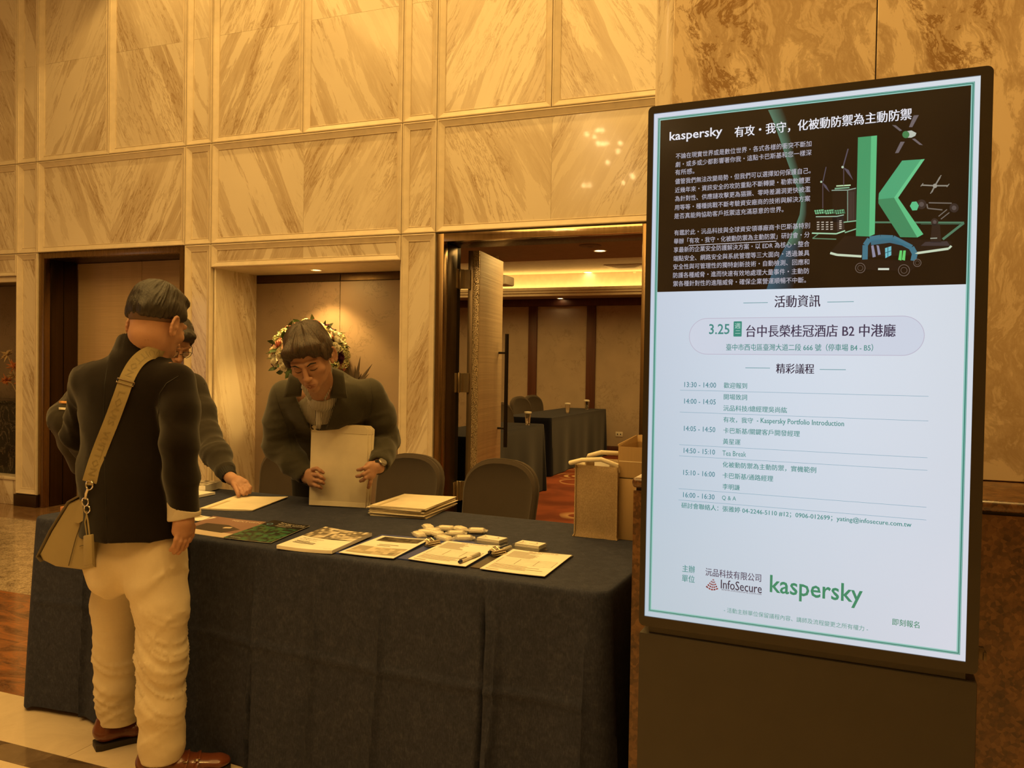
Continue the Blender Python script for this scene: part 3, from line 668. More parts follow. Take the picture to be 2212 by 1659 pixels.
# robot arm
P([(1832, 850), (1884, 850), (1893, 968), (1822, 968)], '241E1C', -.0010); P([(1790, 965), (1930, 960), (1950, 990), (1760, 990)], '3A3436', -.0010); line(1822, 942, 1866, 940, 5, 'A0A898', -.0011)
for (x, y, r) in ((1850, 836, 24), (1975, 745, 30), (1765, 722, 32)): circ(x, y, r, '2E2826', -.0010); circ(x, y, r * .5, '554D4A', -.0011)
for (x0, y0, x1, y1, w) in ((1812, 712, 1960, 715, 6), (1805, 748, 1900, 758, 6), (1800, 720, 1805, 748, 6), (1890, 818, 1945, 775, 5), (1875, 800, 1930, 755, 5)): line(x0, y0, x1, y1, w, '6E6860')
P([(1690, 733), (1704, 706), (1732, 704), (1748, 730), (1736, 760), (1706, 762)], '58C088', -.0012)
# open buggy
P([(1340, 1120), (1380, 1075), (1690, 1085), (1745, 1060), (1762, 1100), (1700, 1150), (1500, 1150), (1360, 1140)], '17110F', -.0010)
for (a, b) in (((1400, 1078), (1402, 985)), ((1402, 985), (1430, 945)), ((1430, 945), (1500, 935)), ((1500, 935), (1580, 938)), ((1580, 938), (1700, 1000)), ((1700, 1000), (1722, 1040)), ((1722, 1040), (1712, 1086))): line(*a, *b, 26, '3C7486', -.0011)
P([(1435, 948), (1580, 940), (1700, 1002), (1560, 970), (1440, 985)], '35687A', -.0011)
for q in ([(1440, 990), (1455, 985), (1470, 1060), (1450, 1065)], [(1475, 985), (1490, 990), (1502, 1045), (1485, 1050)]): P(q, '8C8CA4', -.0012)
P([(1530, 1005), (1570, 992), (1570, 1050), (1532, 1070)], '6CC0CC', -.0012); line(1548, 1000, 1548, 1062, 4, '2A6A78', -.0013); line(1531, 1036, 1570, 1022, 4, '2A6A78', -.0013)
for x in (1625, 1648): P([(x, 1020), (x + 16, 1020), (x + 10, 1085), (x - 10, 1080)], '62D06E', -.0012)
line(1485, 1140, 1556, 1140, 10, 'D8E0D0', -.0013)
for (x, y, r) in ((1370, 1133, 33), (1652, 1148, 38), (1738, 1100, 26)):
    circ(x, y, r, '6C6058', -.0013, 28); circ(x, y, r - 4, '0E0A09', -.0014, 28); circ(x, y, r * .55, '6C6058', -.0015, 24); circ(x, y, r * .48, '0E0A09', -.0016, 24)
# ---- information part: rules and the pill-shaped frame
def B(l): return [uv(1400 + x / 2.989, 620 + y / 2.989) for x, y in l]
def rule(x0, y0, x1, y1, w, col='4F8FA0'):
    (a, b), (c, d) = B([(x0, y0), (x1, y1)]); z = (b + d) / 2; art.poly([(a, z - w / 2), (c, z - w / 2), (c, z + w / 2), (a, z + w / 2)], col, -.0006)
for r_ in ((615, 103, 773, 101), (1157, 97, 1328, 95), (628, 521, 787, 524), (1108, 532, 1277, 534)): rule(*r_, .0011, '3F8C92')
for r_ in ((207, 660, 1810, 712), (205, 801, 1809, 872), (202, 1013, 1804, 1108), (201, 1084, 1803, 1190), (198, 1296, 1797, 1428), (197, 1369, 1796, 1510)): rule(*r_, .0007, '6F9FB4')
(pa, pt), (pb, pb2) = B([(265, 318), (1785, 325)]); (_, zt), (_, zt2) = B([(600, 198), (600, 437)])
for inset, col, y in ((0, 'BDB7CC', -.0004), (.0012, 'D0D8E8', -.0006)):
    q = rrect(pa + inset, pb - inset, zt2 + inset, zt - inset, (zt - zt2) / 2 - inset - .0001, 12); art.poly(q, col, y)
gq = B([(553, 222), (606, 222), (606, 320), (553, 320)]); art.poly(rrect(gq[0][0], gq[1][0], gq[2][1], gq[0][1], .0015, 3), '2F8C7C', -.0008)
# underline, company emblem
(a, b), (c, d) = A([(263, 985), (828, 962)]); z = (b + d) / 2; art.poly([(a, z - .0006), (c, z - .0006), (c, z + .0006), (a, z + .0006)], 'D8D4DC', -.0009)
def Cc(l): return [uv(1360 + x / 2.596, 1080 + y / 2.596) for x, y in l]
ap = Cc([(471, 440)])[0]; c1, c2 = Cc([(424, 486)])[0], Cc([(500, 500)])[0]
for k in range(5):
    for j in range(5):
        f0, f1 = (j + .28) / 5, (j + .88) / 5; a0, a1 = (k + .12) / 5, (k + .88) / 5
        def pt(f, a_):
            x = c1[0] + (c2[0] - c1[0]) * a_; zz = c1[1] + (c2[1] - c1[1]) * a_ - .006 * math.sin(math.pi * a_); return (ap[0] + (x - ap[0]) * f, ap[1] + (zz - ap[1]) * f)
        art.poly([pt(f0, a0), pt(f1, a0), pt(f1, a1), pt(f0, a1)], ('8C2A2A', '7A3038', '93403C')[(k + j) % 3], -.0006)
art.build('poster_art', screen)

# ---- lettering
def text(s, l, r, h, col, org, sc, y=-.0022, cjk=True, align='c'):
    """one line: left and right ends of its middle, height, all measured on the sign"""
    cu = bpy.data.curves.new('lettering', 'FONT'); cu.body = s; cu.size = 1; cu.resolution_u = 2; cu.offset = .012 if s.isascii() and h > 60 else 0
    ob = bpy.data.objects.new('lettering', cu); COL.objects.link(ob); bpy.context.view_layer.update()
    me = bpy.data.meshes.new_from_object(ob.evaluated_get(bpy.context.evaluated_depsgraph_get())); bpy.data.objects.remove(ob)
    n = len(me.vertices); co = np.empty(n * 3, np.float32); me.vertices.foreach_get('co', co); co = co.reshape(-1, 3)
    (x0, za), (x1, zb_) = uv(org[0] + l[0] / sc, org[1] + l[1] / sc), uv(org[0] + r[0] / sc, org[1] + r[1] / sc)
    hz = abs(uv(org[0] + l[0] / sc, org[1] + (l[1] - h / 2) / sc)[1] - uv(org[0] + l[0] / sc, org[1] + (l[1] + h / 2) / sc)[1])
    mn, mx = co.min(0), co.max(0); zc = (za + zb_) / 2
    X = x0 + (co[:, 0] - mn[0]) / (mx[0] - mn[0]) * (x1 - x0)
    lo, hi = (mn[1], mx[1])
    Z = zc - hz / 2 + (co[:, 1] - lo) / (hi - lo) * hz
    vs = np.stack([X, np.full(n, y), Z], 1); fs = [tuple(p.vertices) for p in me.polygons]; bpy.data.meshes.remove(me)
    if not (s.isascii() and h > 60):        # a second strike a hair to the side gives the weight of the printed strokes
        d = hz * (.016 if h > 60 else .011 if h > 36.5 else .007 if ':' in s else .002); v2 = vs.copy(); v2[:, 0] += d; v2[:, 1] -= .0002; vs = vs.copy(); vs[:, 0] -= d; k = len(vs)
        vs = np.concatenate([vs, v2]); fs = fs + [tuple(k + i for i in f) for f in fs]
    return vs, fs, col
class Letters:
    def __init__(s): s.items = []
    def add(s, *a, **k): s.items.append(text(*a, **k))
    def build(s, name, parent):
        V = []; F = []; Cn = []; b = 0
        for vs, fs, col in s.items:
            V.append(vs); F += [tuple(b + i for i in f) for f in fs]; Cn += [srgb(col)] * len(fs); b += len(vs)
        me = bpy.data.meshes.new(name); me.from_pydata(np.concatenate(V).tolist(), [], F); me.update()
        ca = me.color_attributes.new('Col', 'FLOAT_COLOR', 'CORNER'); arr = np.ones((len(me.loops), 4), np.float32)
        for p, c in zip(me.polygons, Cn): arr[p.loop_start:p.loop_start + p.loop_total, :3] = c
        ca.data.foreach_set('color', arr.ravel()); return link_mesh(name, me, PM, parent)
O1, O2, O3, S1, S3 = (1400, 200), (1400, 620), (1360, 1080), 2.989, 2.596
T1 = Letters(); WT = 'EDEDF6'
T1.add('kaspersky', (140, 289), (480, 262), 73, WT, O1, S1)
T1.add('有攻・我守，化被動防禦為主動防禦', (560, 251), (1700, 146), 70, WT, O1, S1)
PC = 'BDB9C6'
for s, l, r in (('不論在現實世界或是數位世界・各式各樣的衝突不斷加', (180, 408), (1055, 335)), ('劇・或多或少都影響著你我・這點卡巴斯基和您一樣深', (178, 460), (1055, 395)),
                ('有所感。', (176, 516), (300, 508)), ('儘管我們無法改變局勢・但我們可以選擇如何保護自己。', (176, 568), (1050, 512)), ('近幾年來・資訊安全的攻防重點不斷轉變・勒索軟體更', (175, 625), (1048, 572)),
                ('為針對性、供應鏈攻擊更為猖獗、零時差漏洞更快被濫', (175, 681), (1048, 630)), ('用等等・種種挑戰不斷考驗資安廠商的技術與解決方案', (173, 738), (1047, 690)), ('是否真能夠協助客戶抵禦這充滿惡意的世界。', (170, 794), (875, 760)),
                ('有鑑於此・沅品科技與全球資安領導廠商卡巴斯基特別', (170, 903), (1045, 862)), ('舉辦「有攻・我守・化被動防禦為主動防禦」研討會・分', (168, 957), (1043, 922)), ('享最新的企業安全防護解決方案・以 EDR 為核心・整合', (167, 1013), (1042, 980)),
                ('端點安全、網路安全與系統管理等三大面向・透過兼具', (165, 1068), (1042, 1040)), ('安全性與可管理性的獨特創新技術・自動檢測、回應和', (164, 1122), (1041, 1097)), ('防護各種威脅・進而快速有效地處理大量事件・主動防', (163, 1177), (1040, 1155)),
                ('禦各種針對性的進階威脅・確保企業營運順暢不中斷。', (163, 1232), (1020, 1213))): T1.add(s, l, r, 36, PC, O1, S1)
T1.build('heading_lettering', screen)
T2 = Letters()
T2.add('活動資訊', (818, 92), (1112, 92), 78, DARKT, O2, S1); T2.add('精彩議程', (828, 525), (1072, 530), 64, DARKT, O2, S1)
T2.add('3.25', (395, 272), (527, 272), 66, TEAL, O2, S1); T2.add('週', (561, 251), (598, 251), 34, 'BFE0D8', O2, S1); T2.add('二', (563, 291), (597, 291), 20, 'BFE0D8', O2, S1)
T2.add('台中長榮桂冠酒店 B2 中港廳', (635, 282), (1597, 283), 78, '3A3350', O2, S1)
T2.add('臺中市西屯區臺灣大道二段 666 號（停車場 B4 - B5）', (505, 388), (1453, 392), 44, TEAL, O2, S1)
for s, l, r, h in (('13:30 - 14:00', (236, 630), (440, 633), 33), ('14:00 - 14:05', (235, 737), (438, 741), 33), ('14:05 - 14:50', (233, 913), (435, 920), 33), ('14:50 - 15:10', (231, 1056), (433, 1064), 33),
                   ('15:10 - 16:00', (229, 1197), (432, 1208), 33), ('16:00 - 16:30', (228, 1341), (430, 1354), 33), ('歡迎報到', (490, 635), (640, 638), 37), ('開場致詞', (490, 709), (640, 712), 37),
                   ('沅品科技/總經理吳尚紘', (487, 783), (898, 792), 38), ('有攻，我守', (487, 857), (678, 861), 37), ('- Kaspersky Portfolio Introduction', (703, 866), (1265, 886), 44), ('卡巴斯基/關鍵客戶開發經理', (487, 927), (980, 946), 38),
                   ('黃星運', (484, 997), (597, 1000), 37), ('Tea Break', (481, 1073), (634, 1078), 33), ('化被動防禦為主動防禦，實機範例', (483, 1145), (1085, 1182), 38), ('卡巴斯基/通路經理', (482, 1216), (808, 1237), 38),
                   ('李明謙', (482, 1288), (593, 1294), 37), ('Q & A', (478, 1362), (569, 1367), 32)): T2.add(s, l, r, h, TEAL if ':' not in s else '38808C', O2, S1)
T2.add('研討會聯絡人：張雅婷 04-2246-5110 #12；0906-012699；yating@infosecure.com.tw', (217, 1413), (1700, 1532), 42, TEAL, O2, S1)
T2.add('主辦', (297, 383), (367, 388), 40, TEAL, O3, S3); T2.add('單位', (295, 438), (366, 442), 40, TEAL, O3, S3)
T2.add('沅品科技有限公司', (427, 402), (738, 436), 44, '4A3E58', O3, S3); T2.add('InfoSecure', (513, 472), (742, 495), 50, '332C44', O3, S3)
T2.add('www.infosecure.com.tw', (515, 501), (742, 524), 13, '77737F', O3, S3); T2.add('kaspersky', (787, 490), (1307, 536), 128, '2F8A66', O3, S3)
T2.add('即刻報名', (1473, 684), (1625, 696), 38, '3F8C70', O3, S3); T2.add('- 活動主辦單位保留議程內容、講師及流程變更之所有權力 -', (530, 613), (1337, 723), 28, '5F9C90', O3, S3)
_o = T2.build('agenda_lettering', screen)
# ---------------------------------------------------------------- registration table and its cloth
TA = R(-3.35); TZ = .752
TL_ = Vector((-2.885, 2.285, 0)); TLEN, TDEP = 2.35, .90
def tpt(u, v, z=0): # along the front edge, into the depth
    return Vector((TL_.x + u * math.cos(TA) - v * math.sin(TA), TL_.y + u * math.sin(TA) + v * math.cos(TA), z))
tb = thing('registration_table', 'long registration table under the navy cloth', 'table', TL_, rz=TA)
WOODP = plain('laminate', (.35, .25, .16), .5); STEEL = plain('grey_steel', (.3, .28, .25), .35, .8)
MB().box(.02, TLEN - .02, .02, TDEP - .02, .715, .742).build('tabletop', WOODP, tb, bevel=.003)
for u in (.12, TLEN - .12):
    for v in (.12, TDEP - .12): MB().tube([(u, v, 0), (u, v, .715)], .016, 10).build('leg', STEEL, tb, smooth=True)

def cloth_mesh(L, Dp, H, seed, creases=(), hcrease=None, amp=.010, flare=.03, gap=.012, hem=.012, ns=(300, 60), nv=60, gaps=()):
    """a draped rectangular cloth: top sheet, rounded edge, skirt with creases and soft folds"""
    rr = random.Random(seed); r = .05
    per = []
    def seg(x0, y0, x1, y1, n, nx, ny):
        for i in range(n): t = i / n; per.append((x0 + (x1 - x0) * t, y0 + (y1 - y0) * t, nx, ny, None))
    seg(r, 0, L - r, 0, ns[0], 0, -1)
    for k in range(8): a = R(-90 + 90 * k / 8); per.append((L - r + r * math.cos(a), r + r * math.sin(a), math.cos(a), math.sin(a), 1))
    seg(L, r, L, Dp - r, ns[1], 1, 0)
    for k in range(8): a = R(90 * k / 8); per.append((L - r + r * math.cos(a), Dp - r + r * math.sin(a), math.cos(a), math.sin(a), 1))
    seg(L - r, Dp, r, Dp, ns[0] // 2, 0, 1)
    for k in range(8): a = R(90 + 90 * k / 8); per.append((r + r * math.cos(a), Dp - r + r * math.sin(a), math.cos(a), math.sin(a), 1))
    seg(0, Dp - r, 0, r, ns[1], -1, 0)
    for k in range(8): a = R(180 + 90 * k / 8); per.append((r + r * math.cos(a), r + r * math.sin(a), math.cos(a), math.sin(a), 1))
    n = len(per); vs = []; rows = []
    # skirt
    for j in range(nv + 1):
        t = j / nv; row = []
        for i, (x, y, nx, ny, c) in enumerate(per):
            if j == 0: o, z = 0, H
            elif j == 1: o, z = .004, H - .0015
            elif j == 2: o, z = .0075, H - .007
            else:
                tt = (j - 2) / (nv - 2); z = H - .007 - (H - .007 - hem) * tt
                w = tt ** .8
                o = .008 + w * amp * (1.0 + math.sin(x * 9.3 + y * 7 + seed) + .6 * math.sin(x * 17.1 - y * 13 + 2 * seed) + .35 * math.sin(x * 31 + tt * 2.2))
                if c: o += flare * tt
                if ny == -1:
                    for cx in creases: o += .017 * math.exp(-((x - cx - .012 * math.sin(5 * tt)) / .009) ** 2) * min(1, tt * 3)
                    for cx, dp in gaps: o -= dp * math.exp(-((x - cx - .010 * math.sin(4 * tt)) / .007) ** 2) * min(1, tt * 4) - .8 * dp * math.exp(-((x - cx - .022) / .016) ** 2) * min(1, tt * 3)
                    if hcrease is not None: o += .008 * math.exp(-((z - hcrease - .01 * math.sin(x * 3)) / .008) ** 2)
                    dx = min(x, L - x)
                    o += flare * .8 * tt * math.exp(-(dx / .12) ** 2)
                    z += .010 * math.sin(x * 4.2 + 1) * tt ** 3
            vs.append((x + nx * o, y + ny * o, z)); row.append(len(vs) - 1)
        rows.append(row)
    fs = [(rows[j][i], rows[j][(i + 1) % n], rows[j + 1][(i + 1) % n], rows[j + 1][i]) for j in range(nv) for i in range(n)]
    # top sheet with fine relief
    gx, gy = 70, 24; base = len(vs)
    for a in range(gx + 1):
        for b in range(gy + 1):
            x = r * .3 + (L - r * .6) * a / gx; y = r * .3 + (Dp - r * .6) * b / gy
            z = H + .0006 * math.sin(x * 23 + y * 11) + .0004
            vs.append((x, y, z))
    for a in range(gx):
        for b in range(gy):
            p = base + a * (gy + 1) + b; fs.append((p, p + gy + 1, p + gy + 2, p + 1))
    me = bpy.data.meshes.new('tablecloth'); me.from_pydata(vs, [], fs); me.update()
    # close the seam between sheet and skirt
    bm = bmesh.new(); bm.from_mesh(me)
    inner = [base + a * (gy + 1) for a in range(gx + 1)] + [base + gx * (gy + 1) + b for b in range(1, gy + 1)] + [base + a * (gy + 1) + gy for a in range(gx - 1, -1, -1)] + [base + b for b in range(gy - 1, 0, -1)]
    bm.verts.ensure_lookup_table()
    A_ = [bm.verts[i] for i in rows[0]]; B_ = [bm.verts[i] for i in inner]
    e1 = [bm.edges.get((A_[i], A_[(i + 1) % len(A_)])) for i in range(len(A_))]; e2 = [bm.edges.get((B_[i], B_[(i + 1) % len(B_)])) for i in range(len(B_))]
    try: bmesh.ops.bridge_loops(bm, edges=[e for e in e1 + e2 if e])
    except Exception: pass
    bmesh.ops.recalc_face_normals(bm, faces=bm.faces); bm.to_mesh(me); bm.free()
    return me
NAVY = NT('navy_woven_cloth'); _t = NAVY; _co = _t.coord()
_n1 = _t.noise(_co, 38, 6, .75, .6); _n2 = _t.noise(_t.vmul(_co, (1, 1, .25)), 320, 2)
_f = _t.math('ADD', _t.math('MULTIPLY', _n1, .6), _t.math('MULTIPLY', _n2, .4))
_t.bump(_t.noise(_co, 500, 2), .25, .0006)
NAVY = _t.set(color=_t.ramp(_f, [(.32, (.014, .018, .036)), (.52, (.027, .032, .060)), (.72, (.058, .062, .092))]), rough=.85, sheen=.0, spec=.3)
cl = link_mesh('tablecloth', cloth_mesh(TLEN, TDEP, TZ, 3, creases=(.30, .60, 1.12, 1.37, 1.62, 2.02), hcrease=.43, gaps=((.83, .035), (1.12, .016), (1.98, .028))), NAVY, smooth=True)
cl.location = TL_; cl.rotation_euler = (0, 0, TA); smooth_by_angle(cl, 60)
tag(cl, 'navy cloth draped over the long registration table down to the floor', 'tablecloth')

# ---------------------------------------------------------------- flat printed things lying on the table
PRINT = NT('printed_paper'); _a = PRINT.n('VertexColor', _layer_name='Col').outputs[0]; PRINT = PRINT.set(color=_a, rough=.38, spec=.4)
PAPER = plain('white_paper', (.82, .79, .72), .7)
ENVP = plain('cream_envelope_paper', (.80, .72, .55), .65)
def quad_thing(name, label, cat, pts, z, t, mat, group=None, rim=0, curl=0., nx=10, ny=8, part=None):
    """a thin sheet on four measured corners (front-left, front-right, back-right, back-left)"""
    c = sum((Vector((p[0], p[1], 0)) for p in pts), Vector()) / 4
    def bl(u, v):
        P_ = [Vector((p[0], p[1], 0)) for p in pts]; return P_[0] * (1 - u) * (1 - v) + P_[1] * u * (1 - v) + P_[2] * u * v + P_[3] * (1 - u) * v - c
    def zz(u, v): return curl * ((2 * u - 1) ** 2) * .5 + curl * max(0, u - .6) * v
    vs = []; fs = []
    for k in (0, 1):
        for i in range(nx + 1):
            for j in range(ny + 1):
                p = bl(i / nx, j / ny); vs.append((p.x, p.y, k * t + zz(i / nx, j / ny)))
    N = (nx + 1) * (ny + 1); idx = lambda k, i, j: k * N + i * (ny + 1) + j
    for i in range(nx):
        for j in range(ny):
            fs.append((idx(1, i, j), idx(1, i + 1, j), idx(1, i + 1, j + 1), idx(1, i, j + 1))); fs.append((idx(0, i, j), idx(0, i, j + 1), idx(0, i + 1, j + 1), idx(0, i + 1, j)))
    for i in range(nx):
        fs.append((idx(0, i, 0), idx(0, i + 1, 0), idx(1, i + 1, 0), idx(1, i, 0))); fs.append((idx(0, i + 1, ny), idx(0, i, ny), idx(1, i, ny), idx(1, i + 1, ny)))
    for j in range(ny):
        fs.append((idx(0, 0, j + 1), idx(0, 0, j), idx(1, 0, j), idx(1, 0, j + 1))); fs.append((idx(0, nx, j), idx(0, nx, j + 1), idx(1, nx, j + 1), idx(1, nx, j)))
    me = bpy.data.meshes.new(name); me.from_pydata(vs, [], fs); me.update()
    T = None
    if part:
        T = thing(name, label, cat, (c.x, c.y, z), group=group); o = link_mesh(part, me, mat, T)
    else:
        o = link_mesh(name, me, mat); o.location = (c.x, c.y, z); tag(o, label, cat, group); T = o
    smooth_by_angle(o, 30)
    def top(u, v, h=.0004):
        p = bl(u, v); return (p.x, p.y, t + zz(u, v) + h)
    return T, top
class Pr:
    """coloured print following a sheet"""
    def __init__(s, top): s.top = top; s.v = []; s.f = []; s.c = []
    def rect(s, u0, v0, u1, v1, col, h=.0004, n=6, skew=0):
        for i in range(n):
            a, b = u0 + (u1 - u0) * i / n, u0 + (u1 - u0) * (i + 1) / n; k = len(s.v)
            s.v += [s.top(a, v0, h), s.top(b, v0, h), s.top(b + skew, v1, h), s.top(a + skew, v1, h)]; s.f.append((k, k + 1, k + 2, k + 3)); s.c.append(srgb(col) if isinstance(col, str) else col)
    def poly(s, uvs, col, h=.0005):
        k = len(s.v); s.v += [s.top(u, v, h) for u, v in uvs]; s.f.append(tuple(range(k, k + len(uvs)))); s.c.append(srgb(col) if isinstance(col, str) else col)
    def blotch(s, u0, v0, u1, v1, cols, nu=10, nv=8, h=.0004, seed=1):
        rr = random.Random(seed)
        for i in range(nu):
            for j in range(nv):
                c = srgb(cols[min(len(cols) - 1, int(noise.noise(Vector((i * .45 + seed * 7, j * .6, seed))) * len(cols) * .9 + len(cols) / 2))])
                s.rect(u0 + (u1 - u0) * i / nu, v0 + (v1 - v0) * j / nv, u0 + (u1 - u0) * (i + 1) / nu, v0 + (v1 - v0) * (j + 1) / nv, c, h, 1)
    def text(s, u0, u1, v, dv, body, col, h=.0007):
        cu = bpy.data.curves.new('t', 'FONT'); cu.body = body; cu.resolution_u = 1; ob = bpy.data.objects.new('t', cu); COL.objects.link(ob); bpy.context.view_layer.update()
        me = bpy.data.meshes.new_from_object(ob.evaluated_get(bpy.context.evaluated_depsgraph_get())); bpy.data.objects.remove(ob)
        xs = [p.co.x for p in me.vertices]; ys = [p.co.y for p in me.vertices]; x0, x1, y0, y1 = min(xs), max(xs), min(ys), max(ys)
        k = len(s.v); s.v += [s.top(u0 + (u1 - u0) * (p.co.x - x0) / (x1 - x0), v + dv * (p.co.y - y0) / (y1 - y0), h) for p in me.vertices]
        s.f += [tuple(k + i for i in p.vertices) for p in me.polygons]; s.c += [srgb(col)] * len(me.polygons)
    def lines(s, u0, u1, v0, v1, n, col, w=.4, seed=0, h=.0006):
        rr = random.Random(seed)
        for i in range(n):
            v = v0 + (v1 - v0) * (i + .5) / n; s.rect(u0, v, u0 + (u1 - u0) * rr.uniform(.6, 1), v + abs(v1 - v0) / n * w, col, h, 3)
    def build(s, name, parent):
        me = bpy.data.meshes.new(name); me.from_pydata(s.v, [], s.f); me.update()
        ca = me.color_attributes.new('Col', 'FLOAT_COLOR', 'CORNER')
        for p, c in zip(me.polygons, s.c):
            for k in range(p.loop_total): ca.data[p.loop_start + k].color = (*c[:3], 1)
        return link_mesh(name, me, PRINT, parent)
E_ = TZ + .0012
# single envelope under the reaching hand
def env_flat(pts, z, label, t=.0035, curl=.004, group=None, flap=True):
    T, top = quad_thing('envelope', label, 'envelope', pts, z, t, ENVP, group=group, curl=curl, part='pocket', nx=6, ny=4)
    if flap:
        p = Pr(top); p.poly([(.05, .03), (.95, .03), (1, .012), (1, .0), (0, 0), (0, .012)], (.74, .65, .48), .0006); p.rect(.10, .06, .16, .60, (.62, .52, .33), .0007, 1)
        p.build('flap', T)
    return T
env_flat([(-2.416, 2.675), (-2.193, 2.736), (-2.273, 3.088), (-2.508, 3.015)], E_, 'single cream envelope lying flat under the reaching hand')
# stack of envelopes
rr = random.Random(11); base = [(-1.717, 2.872), (-1.472, 2.889), (-1.492, 3.235), (-1.735, 3.205)]
NS = 11
for k in range(NS):
    dx, dy, a = rr.uniform(-.011, .011), rr.uniform(-.009, .009), rr.uniform(-.05, .05)
    if k == NS - 1: dx = dy = a = 0
    c = (sum(p[0] for p in base) / 4, sum(p[1] for p in base) / 4)
    pts = [(c[0] + (p[0] - c[0]) * math.cos(a) - (p[1] - c[1]) * math.sin(a) + dx, c[1] + (p[0] - c[0]) * math.sin(a) + (p[1] - c[1]) * math.cos(a) + dy) for p in base]
    lab = ['bottom envelope of the thick stack resting on the navy cloth', 'second envelope from the bottom of the thick stack', 'third envelope from the bottom of the thick stack', 'fourth envelope from the bottom of the thick stack', 'fifth envelope from the bottom of the thick stack', 'middle envelope of the thick stack', 'fifth envelope from the top of the thick stack', 'fourth envelope from the top of the thick stack', 'third envelope from the top of the thick stack', 'envelope just beneath the topmost one of the thick stack', 'cream envelope lying topmost of the thick stack'][k]
    env_flat(pts, E_ + .0038 * k, lab, t=.0024, curl=.0012, group='envelopes of the thick stack', flap=(k == NS - 1))

def brochure(name, label, pts, z, t, draw, cat='brochure', mat=PAPER, curl=.003, part='pages'):
    T, top = quad_thing(name, label, cat, pts, z, t, mat, curl=curl, part=part); p = Pr(top); draw(p); p.build('cover_print', T); return T
def dr_brown(p):
    p.rect(0, 0, 1, 1, '8A6A62', .0004); p.rect(0, 0, 1, .22, 'D8C7B4', .0006); p.poly([(.08, .22), (.70, .20), (.86, .46), (.55, .62), (.16, .58)], '3A302A', .0008)
    p.poly([(.36, .40), (.46, .42), (.48, .52), (.38, .50)], 'D9C8B0', .001); p.poly([(.55, .42), (.68, .46), (.68, .54), (.56, .50)], 'D9C8B0', .001); p.text(.45, .97, .86, .06, 'NEXTGEN', 'E8DCCB', .001)
brochure('brochure', 'brown and white brochure left of the green one at the table front', [(-2.17, 2.292), (-1.905, 2.262), (-1.987, 2.560), (-2.254, 2.575)], E_, .0015, dr_brown)
def dr_green(p):
    p.blotch(0, 0, 1, .74, ['17301F', '24543A', '12241A', '2C6A48', '3C5A34', '0F1C14'], 18, 14, .0004, 3); p.rect(0, .72, 1, 1, '12100F', .0006)
    p.text(.30, .96, .90, .05, 'Kaspersky', 'EDE6DA', .0009); p.text(.30, .98, .83, .05, 'Next EDR Optimum', 'EDE6DA', .0009); p.lines(.32, .75, .74, .81, 2, '9A948A', .4, 1, .0009)
    q = [(.14 + .07 * math.cos(a * math.pi / 5), .80 + .055 * math.sin(a * math.pi / 5)) for a in range(10)]; p.poly(q, '4C7C9A', .0009); p.poly([(x * .6 + .056, y * .6 + .32) for x, y in q], '12100F', .0011)
    p.text(.08, .3, .05, .03, 'kaspersky', 'D8E0D0', .0009)
brochure('brochure', 'glossy green and black brochure with white title', [(-1.935, 2.262), (-1.735, 2.262), (-1.787, 2.560), (-1.980, 2.600)], E_ + .002, .0015, dr_green)
def dr_white(p):
    p.blotch(0, .50, 1, 1, ['8C8478', 'C4BBAA', '6E675C', 'DAD2C2', 'A59C8C'], 16, 8, .0005, 5); p.poly([(0, .5), (1, .5), (1, .62), (.5, .52)], 'E4DCCB', .0008)
    p.text(.10, .50, .40, .035, 'Managed Detection', '2A2622', .0008); p.text(.10, .42, .34, .035, 'and Response', '2A2622', .0008); p.lines(.10, .5, .18, .30, 3, '4A443C', .35, 2, .0008); p.text(.80, .95, .05, .02, 'kaspersky', '2A2622', .0008)
brochure('booklet', 'thick white booklet with a grey photo on its cover', [(-1.668, 2.205), (-1.460, 2.215), (-1.482, 2.500), (-1.700, 2.535)], E_ + .0002, .011, dr_white, 'booklet', curl=.006)
def dr_small(p): p.rect(0, .3, .6, .9, 'A89C80', .0005); p.lines(.1, .8, .05, .25, 3, '5A5246')
brochure('leaflet', 'small pale leaflet poking out beside the white shirt cuff', [(-2.40, 2.50), (-2.235, 2.470), (-2.216, 2.551), (-2.38, 2.585)], E_, .0015, dr_small, 'leaflet')
brochure('booklet', 'thin white booklet lying at the back behind the black jacket sleeve', [(-2.80, 2.90), (-2.63, 2.885), (-2.624, 3.010), (-2.79, 3.03)], E_, .012, lambda p: p.lines(.1, .8, .1, .5, 3, '8A8070'), 'booklet')
def dr_news(p): p.blotch(0, 0, 1, 1, ['C8C0AE', '6A6358', 'E0D8C6', '9A9282'], 12, 8, .0005, 9)
brochure('leaflet_pile', 'pile of printed leaflets at the far back edge of the table', [(-3.0, 3.0), (-2.77, 3.02), (-2.80, 3.17), (-3.02, 3.16)], E_, .034, dr_news, 'leaflets', curl=.006) if False else None
lp = brochure('leaflet_pile', 'pile of printed leaflets at the back edge beyond the reaching sleeve', [(-2.88, 3.02), (-2.70, 3.03), (-2.735, 3.185), (-2.90, 3.175)], E_, .034, dr_news, 'leaflets', curl=.004)

